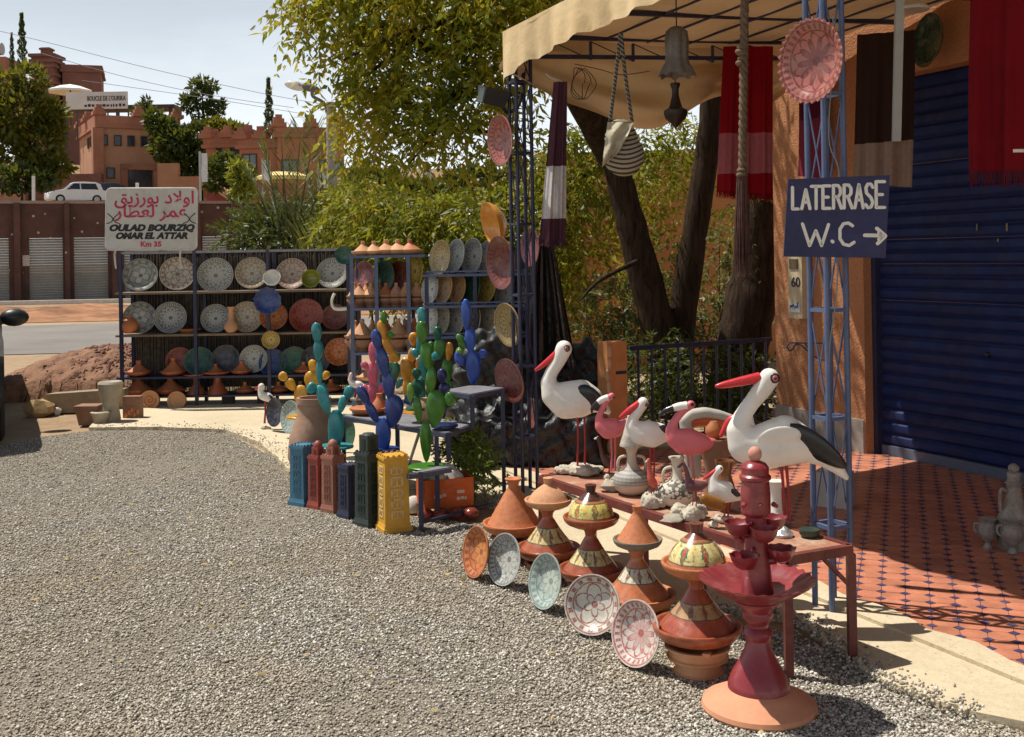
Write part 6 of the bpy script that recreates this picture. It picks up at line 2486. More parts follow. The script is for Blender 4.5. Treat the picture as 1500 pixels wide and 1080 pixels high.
def minaret(label, px, pbase, Y, s_px, ytop, phi, mat, matw, lantern=None, tier=False):
    """model tower: plinth, shaft with raised window plaques, cornice, merlons; lantern: 'dome' or 'box'"""
    b = P(px, pbase, Y)
    s = S(s_px, Y)
    yv = R(phi)
    t = thing('model_tower', label, 'ornament', (b.x, Y, 0), yv, 'model minaret towers on the gravel')
    H_ = P(px, ytop, Y).z
    hs = H_ if lantern is None else H_ * (.80 if lantern == 'box' else .78)
    m = MB()
    m.box((0, 0, .012), (s * 1.22, s * 1.22, .024))
    m.box((0, 0, .034), (s * 1.14, s * 1.14, .02), 0, None, .94)
    m.box((0, 0, .044 + (hs - .044) / 2), (s * 1.04, s * 1.04, hs - .044), 0, None, .93)
    m.box((0, 0, hs - .012), (s * 1.07, s * 1.07, .016))
    m.build('shaft', mat, t, 0)
    for i in range(4):
        for q in (-.36, -.12, .12, .36):
            m = MB()
            a = Matrix.Rotation(R(90 * i), 4, 'Z')
            m.box((q * s, -.47 * s, hs + s * .025), (s * .13, s * .08, s * .07), 0, a, .7)
            m.build('merlon', mat, t, 0)
    if lantern:
        ls = s * (.66 if lantern == 'box' else .6)
        m = MB()
        lh = (H_ - hs) * (.9 if lantern == 'box' else .55)
        m.box((0, 0, hs + lh / 2), (ls, ls, lh))
        m.build('lantern', mat, t, 0)
        m = MB()
        if lantern == 'dome':
            m.lathe([(ls * .5, hs + lh), (ls * .52, hs + lh + .008), (ls * .5, hs + lh + (H_ - hs - lh) * .4), (ls * .36, hs + lh + (H_ - hs - lh) * .72), (ls * .16, hs + lh + (H_ - hs - lh) * .93), (0, H_)], 18)
        else:
            m.lathe([(ls * .5, hs + lh), (ls * .4, hs + lh + ls * .12), (0, H_)], 18)
        m.build('cupola', mat, t)
        for i in range(4):
            m = MB()
            m.box((0, -ls * .5, hs + lh * .5), (ls * .4, .006, lh * .55), 0, Matrix.Rotation(R(90 * i), 4, 'Z'))
            m.build('lantern_window', matw, t, 0)
    nw = 5
    wp = MB()
    w, hh = s * .50, hs * .115
    for (bx, bz, sx, sz) in ((-w * .45, 0, w * .14, hh), (w * .45, 0, w * .14, hh), (0, hh * .46, w, hh * .14), (0, -hh * .46, w, hh * .12), (0, 0, w * .1, hh * .8)):
        wp.box((bx, 0, bz), (sx, .007, sz))
    for q in range(5):
        a = math.pi * q / 4
        wp.box((w * .3 * math.cos(a), 0, hh * .12 + w * .3 * math.sin(a) * .7), (w * .12, .008, w * .1))
    wm = wp.mesh('window', matw, 0)
    for i in range(4):
        for k in range(nw):
            z = .07 + (hs - .12) * (k + .5) / nw
            o = link('window', wm, t)
            f = .5 * s * (1.04 - .07 * (z - .044) / (hs - .044))
            a = R(90 * i)
            o.location = (math.sin(a) * f, -math.cos(a) * f, z)
            o.rotation_euler = (R(-2.2), 0, a)
            o.rotation_mode = 'ZYX'
            o.rotation_mode = 'XYZ'
            o.scale = (1, 1, .8 + .25 * (k % 2))
    return t


def pt(name, c, **k):
    return M(name, c, .5, .16, 10, .15, 60, dirt=.25, dirtcol=sh(c, .5), **k)


minaret('light blue model minaret, first of the row on the gravel', 445, 738, 6.86, 27, 651, 56, pt('paint_lightblue', (.06, .17, .25)), pt('paint_teal_dark', (.05, .13, .19)))
minaret('brick red model minaret with a dome', 467, 742, 6.76, 21, 645, 52, pt('paint_brick', (.30, .065, .045)), pt('paint_brick_dark', (.14, .03, .025)), 'dome')
minaret('salmon brown model minaret with a dome', 489, 747, 6.66, 24, 643, 52, pt('paint_salmon', (.36, .15, .10)), pt('paint_salmon_dark', (.2, .075, .05)), 'dome')
minaret('short navy model minaret between the brown and the black green ones', 513, 753, 6.5, 24, 680, 46, pt('paint_navy', (.028, .034, .065)), pt('paint_navy_dark', (.02, .025, .055)))
minaret('tall black green model minaret with a square lantern', 542, 765, 6.3, 30, 634, 46, pt('paint_blackgreen', (.035, .048, .042)), pt('paint_bg_dark', (.015, .025, .02)), 'box')
minaret('yellow ochre model minaret with pale window plaques', 577, 774, 6.17, 36, 666, 24, pt('paint_ochre', (.58, .31, .035)), pt('paint_ochre_pale', (.62, .45, .22)))

# big brown jar behind the minarets
b = P(462, 730, 7.25)
s = S(1, 7.25)
m = MB()
m.lathe([(0, 0), (20 * s, 0), (30 * s, 14 * s), (39 * s, 45 * s), (36 * s, 74 * s), (27 * s, 98 * s), (23 * s, 108 * s), (23 * s, 119 * s), (25 * s, 121 * s), (25 * s, 130 * s), (21 * s, 130 * s), (20 * s, 112 * s), (0, 100 * s)], 40)
o = m.build('jar', M('old_clay', (.34, .19, .125), .8, .22, 6, .3, 40, dirt=.45, dirtcol=(.42, .33, .25)))
o.location = (b.x, b.y, .03)
tag(o, 'big brown clay jar standing behind the light blue model minaret', 'jar')
for (px, py, h, lab, mt, Y) in ((405, 604, 42, 'dark grey dish standing on the pavement by the small stork', 'navy', 9.6), (428, 611, 50, 'sea green dish standing on the pavement before the yellow cactus', 'aqua', 9.2), (513, 636, 46, 'green dish under the cactus bench beside the teal cactus', 'green', 7.5)):
    plate(lab, px, py, Y, h, 62, 8, mt, group='dishes standing on the pavement')

# ------------------------------------------------------------------ stepped plant bench
mat_bench = M('bench_steel', (.06, .066, .105), .45, .25, 8, .1, 60, dirt=.4, dirtcol=(.12, .1, .1))
st = thing('plant_bench', 'blue steel stepped bench holding painted metal cacti', 'bench', (0, 0, 0))


def level(pts, z, mat=mat_bench):
    m = MB()
    ps = [Vector(p) for p in pts]
    vs = [(p.x, p.y, z) for p in ps] + [(p.x, p.y, z - .012) for p in ps]
    m.add(vs, [(0, 1, 2, 3), (7, 6, 5, 4), (0, 4, 5, 1), (1, 5, 6, 2), (2, 6, 7, 3), (3, 7, 4, 0)])
    m.build('tray', M('worn_tray', (.20, .20, .22), .5, .3, 8, .1, dirt=.4, dirtcol=(.30, .25, .2)), st, 0)
    for i in range(4):
        f = MB()
        f.bar((ps[i].x, ps[i].y, z - .018), (ps[(i + 1) % 4].x, ps[(i + 1) % 4].y, z - .018), .026)
        f.build('rim', mat, st, 0)
    return ps


def pz(px, py, z):
    a, b = ray(px, py)
    Y = (H - z) / b
    return Vector((a * Y, Y, z))


zl, zm, zu = .335, .50, .70
l_ = level([pz(598, 694, zl), pz(616, 692, zl), pz(660, 684, zl), pz(640, 683, zl)], zl)
m_ = level([pz(500, 608, zm), pz(655, 634, zm), pz(692, 620, zm), pz(556, 601, zm)], zm)
u_ = level([pz(648, 572, zu), pz(690, 577, zu), pz(738, 568, zu), pz(692, 564, zu)], zu)
for (p, z0, z1) in ((pz(616, 692, zl), 0, zl), (pz(657, 634, zm), zl, zm), (pz(692, 620, zm), zm, zu - .01), (pz(503, 608, zm), 0, zm), (pz(582, 622, zm), 0, zm), (pz(692, 580, zu), zm, zu), (pz(736, 569, zu), 0, zu), (pz(640, 679, zl), 0, zm), (pz(560, 597, zm), 0, zm)):
    m = MB()
    m.bar((p.x, p.y, z0), (p.x, p.y, z1), .026)
    m.build('leg', mat_navy, st, 0)
a, b = P(668, 628, 7.0), G(737, 712)
for (a, b) in ((P(662, 640, 6.95), G(738, 714)), (P(616, 628, 6.7), G(596, 690)), (pz(616, 766, 0.05), pz(735, 735, .05))):
    m = MB()
    m.bar(a, b, .016)
    m.build('brace', mat_navy, st, 0)
# low base frame under the crate
a, b = G(618, 772), G(735, 738)

# ------------------------------------------------------------------ painted metal cacti
CC = {}


def cmat(k):
    cols = {'yellow': (.62, .30, .015), 'teal': (.03, .27, .28), 'pink': (.60, .11, .17), 'blue': (.02, .045, .21), 'cobalt': (.022, .075, .36), 'green': (.045, .185, .012), 'dgreen': (.012, .10, .045), 'orange': (.58, .24, .012), 'lime': (.11, .24, .03), 'sea': (.02, .21, .22), 'navy': (.012, .02, .10)}
    return M('cactus_' + k, cols[k], .34, .25, 14, .25, 70, dirt=.4, dirtcol=sh(cols[k], .5), coat=.25)


def cactus(label, Y, base, pads, col, bw=46, yaw=0.0):
    """base: (px, y) of the disc; pads: (px, y, w, h, lean degrees, colour or None)"""
    b = P(base[0], base[1], Y)
    t = thing('metal_cactus', label, 'cactus', b, 0, 'painted metal cacti on the stepped bench')
    m = MB()
    r = S(bw, Y) / 2
    m.lathe([(0, 0), (r, 0), (r, .012), (r * .96, .016), (0, .016)], 28)
    m.build('base', cmat(col), t)
    for k, pd in enumerate(pads):
        (px, py, w, h, ln) = pd[:5]
        c = P(px, py, Y) - b
        m = MB()
        ww, hh = S(w, Y) / 2 * 1.12, S(h, Y) / 2 * 1.1
        # pads are egg shaped, broader towards the tip
        pf = []
        for i in range(15):
            a = math.pi * i / 14
            pf.append((math.sin(a) * (1 - .24 * math.cos(a)) if 0 < i < 14 else 0, -math.cos(a)))
        xf = Matrix.Rotation(R(ln), 4, 'Y') @ Matrix.Diagonal((ww, .016 + ww * .12, hh, 1))
        m.lathe([(r_, z_) for r_, z_ in pf], 20, 0, xf)
        sd = random.random() * 9
        m.v = [(x_ + .05 * ww * math.sin(z_ / hh * 3 + sd), y_ + .08 * ww * math.sin(x_ / ww * 4 + z_ / hh * 3 + sd), z_) for x_, y_, z_ in m.v]
        o = m.build('pad', cmat(pd[5] if len(pd) > 5 else col), t)
        o.location = (c.x, c.y + .004 * (k % 3), c.z)
        o.rotation_euler = (0, 0, R(random.uniform(-14, 14)))
    return t


def q7(rows):
    """pixels measured on the 3.6x enlargement of the cactus group"""
    return [(380 + r[0] / 3.6, 340 + r[1] / 3.6, r[2] / 3.6, r[3] / 3.6) + tuple(r[4:]) for r in rows]


cactus('orange yellow cactus with one arm, before the long rack', 8.6, (440, 612), q7([(218, 870, 66, 115, 0), (165, 805, 48, 62, -30), (125, 764, 44, 50, -50), (275, 782, 72, 92, 12), (281, 708, 42, 66, -6), (350, 757, 34, 46, 30), (222, 920, 46, 70, 0)]), 'yellow', 40)
cactus('teal cactus with two upward arms behind the minarets', 6.95, (492, 656), q7([(402, 1050, 76, 210, 3), (340, 885, 56, 150, -22), (276, 824, 54, 52, -70), (437, 908, 40, 88, 16), (470, 848, 50, 70, 25, 'sea')]), 'teal', 52)
cactus('tall slim teal cactus rising behind the low teal one', 8.3, (497, 612), q7([(302, 532, 50, 100, -2, 'sea'), (310, 625, 46, 100, 3, 'sea'), (316, 745, 32, 125, 0), (350, 880, 36, 160, -10)]), 'teal', 40)
cactus('pink cactus behind the cobalt one', 7.75, (545, 611), q7([(598, 640, 42, 112, 0), (597, 755, 52, 130, 0), (556, 705, 36, 48, -45), (598, 880, 58, 150, 0), (640, 832, 34, 62, 25), (566, 850, 34, 90, -20)]), 'pink', 44)
cactus('dark cobalt cactus with many pads, tallest beside the pink one', 6.75, (562, 660), q7([(652, 1085, 72, 200, 0, 'cobalt'), (708, 945, 88, 160, 8), (682, 808, 62, 140, -6), (652, 690, 60, 150, -14), (618, 568, 52, 100, -10), (548, 862, 50, 100, -28), (596, 952, 44, 120, -26), (786, 886, 50, 50, 60), (712, 745, 44, 110, 10, 'dgreen')]), 'blue', 46)
cactus('curved orange cactus with a green top pad', 7.7, (596, 608), q7([(775, 730, 58, 120, -4), (708, 660, 60, 60, 60), (680, 605, 44, 110, -22), (648, 520, 40, 100, -14), (655, 456, 32, 76, 0, 'green'), (690, 545, 36, 36, 30, 'green'), (730, 655, 26, 30, 0, 'green'), (780, 830, 46, 110, 0)]), 'orange', 40)
cactus('tall bright green cactus on the lowest step', 6.42, (624, 686), q7([(878, 1105, 54, 200, 0), (928, 932, 90, 180, 6), (908, 782, 42, 130, 0), (880, 652, 54, 130, -5), (856, 530, 54, 110, 0), (1004, 884, 68, 56, 75), (836, 940, 40, 130, -6), (796, 850, 36, 100, 0, 'lime')]), 'green', 54)
cactus('thin teal topped cactus behind the bright green one', 7.6, (622, 612), q7([(855, 446, 42, 90, 0), (848, 590, 40, 110, 5, 'sea'), (820, 640, 36, 50, -30), (868, 715, 50, 130, -8, 'sea'), (850, 850, 44, 160, 0, 'sea')]), 'teal', 40)
cactus('dark green cactus with a small orange pad', 7.4, (652, 586), q7([(940, 538, 42, 76, 0, 'dgreen'), (950, 618, 56, 100, 0), (990, 732, 52, 120, 0), (1000, 630, 36, 90, 5, 'orange'), (928, 655, 40, 54, 60, 'sea'), (1003, 850, 40, 120, 0)]), 'green', 42)
cactus('cobalt cactus alone on the highest step of the bench', 7.2, (697, 571), [(683, 461, 13, 42, 0), (689, 499, 15, 34, 2), (693, 538, 20, 46, 0), (673, 526, 20, 13, 60), (707, 519, 11, 13, 40), (676, 500, 9, 22, -30, 'green'), (674, 516, 10, 10, 0, 'lime')], 'cobalt', 36)
cactus('little dark green cactus in the shade of the bench', 6.9, (612, 600), q7([(828, 748, 44, 56, 0), (834, 822, 60, 80, 0), (830, 910, 40, 90, 0)]), 'dgreen', 36)
cactus('little navy cactus on the middle step', 6.6, (651, 625), q7([(964, 762, 46, 76, 0), (976, 832, 54, 66, 0), (970, 920, 34, 120, 0)]), 'navy', 40)

cactus('amber cactus low behind the curved orange one', 8.0, (602, 604), q7([(812, 565, 46, 66, 0), (806, 650, 40, 76, 8), (800, 740, 40, 110, 0), (838, 690, 30, 50, 40)]), 'orange', 40)
cactus('slim sea green cactus behind the pink one', 8.1, (566, 606), q7([(700, 720, 36, 90, 8, 'dgreen'), (690, 810, 42, 110, 0, 'dgreen'), (740, 800, 30, 60, 35), (690, 900, 36, 120, 0)]), 'sea', 40)
cactus('bright green cactus right behind the little dark one', 7.5, (642, 596), q7([(1062, 575, 30, 60, 0), (1050, 640, 34, 60, 20), (905, 610, 34, 60, 0), (900, 690, 40, 90, 0), (898, 800, 40, 120, 0)]), 'green', 40)

# painted clay pot on the bench, its dish
b = P(620, 622, 6.85)
pot('vase', 'cream vase with brown vertical stripes among the green cacti', 'vase', 622, 624, 6.9, [(0, 0), (.5, 0), (.9, .5), (1, 1.1), (.85, 1.7), (.5, 2.1), (.45, 2.3), (.3, 2.3), (0, 2)], S(15, 6.9), M('striped_clay', (.48, .30, .18), .6, .35, 10, .1), z=.505)
pot('dish', 'red clay dish on the middle step next to the pink cactus', 'dish', 540, 610, 7.3, [(0, 0), (.7, 0), (1, .25), (1, .32), (.9, .3), (0, .1)], S(28, 7.3), mat_terra, z=.505)
pot('clay_cone', 'small orange clay cone on the middle step', 'lid', 556, 604, 7.35, [(0, 0), (.9, 0), (.9, .1), (.3, .9), (.2, 1.2), (.25, 1.35), (0, 1.35)], S(18, 7.35), mat_terra, z=.52)
pot('dish', 'pale pink clay dish low beside the teal cactus', 'dish', 523, 672, 6.7, [(0, 0), (.7, 0), (1, .25), (1, .32), (.9, .3), (0, .1)], S(22, 6.7), mat_pale, z=.20)

# orange crate with paper under the bench
c = G(652, 752)
t = thing('crate', 'orange cardboard box with white paper stuffed on top under the bench', 'box', (c.x, c.y, .06), R(18))
mor = M('orange_card', (.55, .10, .015), .7, .2, 6, .15, dirt=.2, dirtcol=(.6, .4, .3))
m = MB()
w, d, h = .30, .22, .17
for (bx, by, sx, sy) in ((0, -d / 2, w, .006), (0, d / 2, w, .006), (-w / 2, 0, .006, d - .012), (w / 2, 0, .006, d - .012)):
    m.box((bx, by, h / 2), (sx, sy, h))
m.box((0, 0, .004), (w - .014, d - .014, .006))
m.build('carton', mor, t, 0)
m = MB()
for k in range(9):
    m.ball((random.uniform(-.1, .1), random.uniform(-.07, .07), h + random.uniform(-.02, .03)), (.06, .05, .04), 0, 9, 6, Euler((random.random(), random.random(), 0)).to_matrix())
m.v = [tuple(q + random.uniform(-.008, .008) for q in v) for v in m.v]
m.build('crumpled_paper', M('paper_white', (.55, .53, .48), .9), t, 20)
m = MB()
for (x, z, w_) in ((-.07, .07, .05), (-.03, .075, .02), (.055, .05, .02), (.08, .052, .02), (.1, .05, .012), (.07, .09, .045)):
    m.box((x, -d / 2 - .0045, z), (w_, .003, .018))
m.build('print', M('print_white', (.6, .5, .4), .7), t, 0)
m = MB()
c2 = G(652, 765)
for k in range(4):
    m.ball((c2.x - .12 + .09 * k, c2.y + .06, .035), (.05, .05, .035), 0, 12, 8)
tag(m.build('red_bowls', mat_dkred), 'small dark red bowls on the ground beneath the orange box', 'bowls')
c = G(604, 742)
pot('sack', 'crumpled pale paper sack between the yellow minaret and the orange box', 'sack', 606, 735, 6.6, [(0, 0), (.9, 0), (1, .4), (.8, 1), (.5, 1.5), (.3, 1.6), (0, 1.5)], S(14, 6.6), M('paper_white', (.55, .53, .48), .9), z=.0)

# leafy plant under the bench
b = G(686, 706, .03)
t = thing('potted_plant', 'leafy green plant drooping over the pavement under the bench', 'plant', b)
rows = [(678, 655, 6.85, 20, 34), (690, 672, 6.8, 20, 34), (665, 668, 6.9, 16, 22), (700, 655, 6.8, 14, 18), (706, 690, 6.7, 12, 12), (672, 640, 6.9, 12, 14)]
m = MB()
for (px, py, Y, r, k) in rows:
    q = P(px, py, Y) - b
    limb(m, [(0, 0, 0), q * .5 + Vector((0, 0, .06)), q], .008, .003, 6)
m.build('stem', mat_bark, t, 60)
crown('foliage', [((a[0] - b.x, a[1] - b.y, a[2] - b.z), r, k) for a, r, k in pxclumps(rows)], leaf_mat('plant_leaf', [(.05, .10, .015), (.10, .17, .025), (.16, .22, .04)], .35), t, K=5, Ls=.16, droop=.5, leafL=.055, leafW=.018, down=.1)
pot('small_jug', 'little striped red jug on the pavement behind the plain orange tajine', 'jug', 733, 722, 6.35, [(0, 0), (.6, 0), (.95, .5), (.9, 1), (.5, 1.4), (.55, 1.7), (.4, 1.7), (0, 1.2)], S(10, 6.35), mat_dkred, z=.03)

# ------------------------------------------------------------------ the long low table
TZ = .449
na, nb_ = pz(1153, 812, TZ), pz(1246, 797, TZ)          # near end corners
dirT = (pz(792, 696, TZ) - pz(1153, 812, TZ))
fa, fb_ = na + dirT, nb_ + dirT
tb = thing('display_table', 'long low table with a dark red edge and terracotta top carrying the birds', 'table', (na.x, na.y, 0))
t0 = Vector((na.x, na.y, 0))
m = MB()
ps = [na - t0, nb_ - t0, fb_ - t0, fa - t0]
m.add([(p.x, p.y, TZ - .006) for p in ps] + [(p.x, p.y, TZ - .02) for p in ps], [(0, 1, 2, 3), (7, 6, 5, 4), (0, 4, 5, 1), (1, 5, 6, 2), (2, 6, 7, 3), (3, 7, 4, 0)])
m.build('top', M('table_terracotta', (.36, .165, .10), .85, .2, 5, .3, 30, dirt=.8, dirtcol=(.50, .40, .28)), tb, 0)
mat_edge = M('table_edge', (.15, .035, .028), .45, .25, 8, .15, dirt=.3, dirtcol=(.25, .12, .09))
for i in range(4):
    f = MB()
    a, b = ps[i], ps[(i + 1) % 4]
    f.bar((a.x, a.y, TZ - .02), (b.x, b.y, TZ - .02), .03, .036)
    f.build('edge', mat_edge, tb, 0)
for k, p in enumerate(ps + [(ps[0] + ps[3]) / 2, (ps[1] + ps[2]) / 2]):
    f = MB()
    f.bar((p.x, p.y, 0), (p.x, p.y, TZ - .036), .03)
    f.build('leg', mat_edge, tb, 0)
f = MB()
f.bar((ps[1].x - .002, ps[1].y, TZ - .16), (ps[1].x * .55 + ps[0].x * .45, ps[1].y * .55 + ps[0].y * .45, TZ - .035), .014)
f.build('brace', mat_edge, tb, 0)

# ------------------------------------------------------------------ birds
mat_white = M('bird_white', (.76, .73, .66), .42, .07, 8, .12, 60, dirt=.35, dirtcol=(.52, .46, .36), coat=.1)
mat_black = M('bird_black', (.014, .014, .016), .32, .2, 8, .05, 40, coat=.2)
mat_beak = M('bird_red', (.55, .022, .03), .3, .12, 8, .04, 40, coat=.3)
mat_pinkb = M('bird_pink', (.66, .15, .17), .42, .1, 8, .08, 40, dirt=.2, dirtcol=(.5, .2, .2))
mat_legr = M('leg_red', (.33, .03, .035), .45, .15)
mat_eye = M('eye_rose', (.45, .12, .14), .2)
mat_rock = M('plaster_rock', (.52, .46, .36), .95, .3, 14, 1.0, 55, dirt=.5, dirtcol=(.28, .24, .19))
mat_brownb = M('bird_brown', (.075, .03, .022), .4, .2)


def bird(name, label, cat, Y, chain, beak, eye, legs, base, body=mat_white, beakmat=mat_beak, wing=None, wingmat=mat_black, tip=None, thick=.78, voxel=.006, eyer=1.0, legmat=mat_legr, group=None, cap=None, zb=TZ, rockmat=mat_rock, leg_r=1.7, brows=True):
    """profile measured on the photograph and given real thickness: chain = (px, y, r) beads of the body,
    beak = beads, wing = (cx, cy, a, b, angle), base = (px, y, w, h) rock"""
    o0 = P(base[0], base[1], Y)
    o0.z = zb
    t = thing(name, label, cat, o0, 0, group)

    def q(px, py):
        p = P(px, py, Y) - o0
        return Vector((p.x, 0, p.z))
    m = MB()

    def beads(mb, ch, th, step=.2):
        for i in range(len(ch) - 1):
            a, b = ch[i], ch[i + 1]
            L_ = math.hypot(a[0] - b[0], a[1] - b[1])
            k = max(1, int(L_ / (step * min(a[2], b[2]) + .3)))
            for j in range(k + (1 if i == len(ch) - 2 else 0)):
                s = j / k
                r = S(a[2] + (b[2] - a[2]) * s, Y)
                big = min(1, max(0, (r / S(1, Y) - 10) / 16))
                c = q(a[0] + (b[0] - a[0]) * s, a[1] + (b[1] - a[1]) * s)
                mb.ball(c, (r, r * (1 - (1 - th) * big), r), 0, 24, 14)
    for ch in chain:
        beads(m, ch, thick)
    me = remesh(m, voxel, 16)
    me.materials.append(body)
    link('body', me, t)
    if beak:
        m = MB()
        ptsb = catmull([q(b[0], b[1]) for b in beak], 4)
        rs = []
        for i in range(len(ptsb)):
            s = i / (len(ptsb) - 1) * (len(beak) - 1)
            k = min(int(s), len(beak) - 2)
            rs.append(S(beak[k][2] + (beak[k + 1][2] - beak[k][2]) * (s - k), Y))
        m.tube(ptsb, rs, 14)
        m.ball(ptsb[-1], rs[-1] * 1.0, 0, 10, 7)
        m.build('beak', beakmat, t, 60)
    if tip:
        m = MB()
        m.tube(catmull([q(b[0], b[1]) for b in tip], 3), [S(tip[0][2] + (tip[-1][2] - tip[0][2]) * i / (3 * (len(tip) - 1)), Y) for i in range(3 * (len(tip) - 1) + 1)], 12)
        m.ball(q(tip[-1][0], tip[-1][1]), S(tip[-1][2], Y), 0, 8, 6)
        m.build('beak_tip', mat_black, t, 60)
    if eye:
        for sd in (-1, 1):
            er = S(eye[2], Y)
            e = q(eye[0], eye[1]) + Vector((0, sd * S(eye[3], Y), 0))
            m = MB()
            m.ball(e, (er, er * .45, er), 0, 14, 9)
            eo = m.build('eye', mat_black, t)
            if brows:
                m = MB()
                m.ball(e + Vector((0, sd * er * .3, 0)), (er * .62, er * .3, er * .62), 0, 12, 8)
                io = m.build('iris', mat_eye, eo)
                m = MB()
                m.ball(e + Vector((0, sd * er * .48, 0)), (er * .3, er * .2, er * .3), 0, 10, 6)
                m.build('pupil', mat_black, eo)
    if wing:
        for w in wing:
            (cx, cy, a, b, an, off) = w[:6]
            wm = w[6] if len(w) > 6 else wingmat
            for sd in (-1, 1):
                m = MB()
                rot = Matrix.Rotation(R(an), 3, 'Y')
                xf = Matrix.Translation(q(cx, cy) + Vector((0, sd * S(off, Y), 0))) @ rot.to_4x4() @ Matrix.Rotation(R(sd * -8), 4, 'X')
                pf = [(math.sin(math.pi * i / 10), -math.cos(math.pi * i / 10)) for i in range(11)]
                pf[0], pf[-1] = (0, -1), (0, 1)
                A, B, T_ = S(a, Y), S(b, Y), S(min(a, b) * (.38 if wm is mat_black else .2), Y)
                # teardrop: narrows towards the tail
                m.lathe(pf, 18, 0, Matrix.Identity(4))
                vs = []
                for (x, y, z) in m.v:
                    tp = 1 - .38 * (x * .5 + .5) if wm is mat_black else 1
                    vs.append(xf @ Vector((x * A, y * T_ * tp, z * B * tp)))
                m.v = [tuple(v) for v in vs]
                m.build('wing', wm, t)
    for (x0, y0, x1, y1) in legs:
        m = MB()
        off = random.uniform(-.01, .01)
        a, b = q(x0, y0), q(x1, y1)
        b.z = max(b.z, .002)
        a.y, b.y = off, off * 1.5
        m.tube([a, a.lerp(b, .5) + Vector((.003, 0, 0)), b], [S(leg_r, Y), S(leg_r * .75, Y), S(leg_r, Y)], 8)
        m.build('leg', legmat, t)
    if base[2]:
        m = MB()
        rg = random.Random(int(base[0]))
        rw, rh = S(base[2], Y) / 2, S(base[3], Y)
        for k in range(14):
            a = rg.random() * 6.28
            rr = rg.random() ** .6
            m.ball((rw * .7 * rr * math.cos(a), rw * .55 * rr * math.sin(a), rh * .25), (rw * rg.uniform(.25, .45), rw * rg.uniform(.2, .4), rh * rg.uniform(.3, .75)), 0, 10, 7)
        mr = remesh(m, max(.006, rw * .06), 1)
        for v in mr.vertices:
            c = v.co
            v.co += v.normal * (.004 * math.sin(c.x * 90 + c.y * 170 + 3 * math.sin(c.y * 40)) + rg.uniform(-.0035, .0035))
            v.co.z = max(v.co.z, .0)
        mr.materials.append(rockmat)
        link('rock_base', mr, t)
    return t


# tall stork by the gate pier
bird('stork', 'tall white stork with drooping red bill in front of the orange gate pier', 'stork', 5.45,
     [[(826, 511, 12.5), (818, 530, 10), (808, 545, 9.5), (803, 560, 11), (810, 580, 17), (828, 592, 22), (848, 588, 24), (866, 586, 18), (882, 596, 9), (892, 604, 4)], [(812, 577, 15), (835, 576, 18), (852, 575, 19), (868, 582, 15)]],
     [(818, 517, 6.5), (802, 530, 4.8), (785, 542, 2.2)], (829, 510, 5.5, 9.5), [(846, 608, 846, 684), (856, 608, 857, 684)], (852, 692, 76, 15),
     wing=[(866, 583, 27, 17, 42, 13)])
# large stork beside the fountain
bird('stork', 'large white stork with rosy eye and long straight red bill above the fountain', 'stork', 4.42,
     [[(1127, 554, 15), (1117, 570, 14), (1101, 590, 12), (1086, 612, 12.5), (1082, 632, 18), (1093, 652, 27), (1120, 655, 33), (1150, 650, 32), (1180, 653, 24), (1205, 666, 17), (1225, 684, 10), (1240, 700, 4.5)], [(1118, 642, 22), (1150, 634, 26), (1180, 646, 19)]],
     [(1113, 553, 8), (1085, 559, 7), (1060, 564, 5), (1050, 566, 3)], (1132, 553, 7.6, 12), [(1145, 680, 1151, 772), (1152, 680, 1157, 772)], (1148, 775, 0, 0),
     wing=[(1192, 652, 53, 21, 36, 15), (1136, 638, 32, 17, -8, 22.5, mat_white)], voxel=.0055, leg_r=2.6)
# medium stork in the middle of the table
bird('stork', 'middle sized white stork with a thick red bill behind the grey amphora', 'stork', 4.95,
     [[(942, 590, 8.5), (936, 601, 7.5), (928, 612, 7.5), (926, 625, 9.5), (936, 638, 14), (955, 641, 15), (970, 638, 11), (982, 634, 6)], [(930, 628, 10), (950, 629, 13), (968, 630, 10)]],
     [(937, 592, 6.5), (923, 601, 5.5), (909, 611, 2.6)], (945, 592, 3.4, 6), [(952, 652, 952, 715), (958, 652, 958, 715)], (955, 716, 40, 12),
     wing=[(974, 629, 11, 8, 25, 8)], voxel=.005)
# flamingos
bird('flamingo', 'small pink flamingo with a black and white bill next to the grey amphora', 'flamingo', 5.15,
     [[(896, 580, 5.2), (888, 586, 5), (882, 600, 4.6), (877, 612, 5.5), (880, 625, 9), (890, 632, 11.5), (902, 630, 11), (912, 622, 7), (918, 616, 4)], [(884, 620, 8), (900, 622, 9)]],
     [(891, 583, 5.5), (882, 586, 5), (876, 590, 4)], (899, 582, 1.8, 4.5), [(895, 640, 895, 690), (901, 640, 901, 690)], (898, 694, 30, 10), body=mat_pinkb, beakmat=mat_white, tip=[(876, 590, 4.2), (868, 597, 4), (867, 604, 1.5)], voxel=.005, brows=False, legmat=mat_pinkb)
bird('flamingo', 'larger pink flamingo with hooked black bill behind the small stork', 'flamingo', 4.72,
     [[(1012, 593, 7), (1001, 601, 6.2), (990, 614, 6.2), (982, 630, 7.5), (986, 644, 11), (1000, 653, 13.5), (1020, 653, 14), (1036, 650, 9), (1047, 646, 4)], [(990, 638, 10), (1010, 640, 13), (1030, 645, 9)]],
     [(1006, 595, 7), (995, 596, 6.2), (986, 598, 5)], (1013, 592, 3, 5.5), [(1008, 666, 1012, 735), (1014, 666, 1019, 735)], (1012, 740, 44, 12), body=mat_pinkb, beakmat=mat_white, tip=[(986, 598, 5.4), (974, 602, 4.6), (966, 610, 1.8)], voxel=.0055, brows=False, legmat=mat_pinkb)
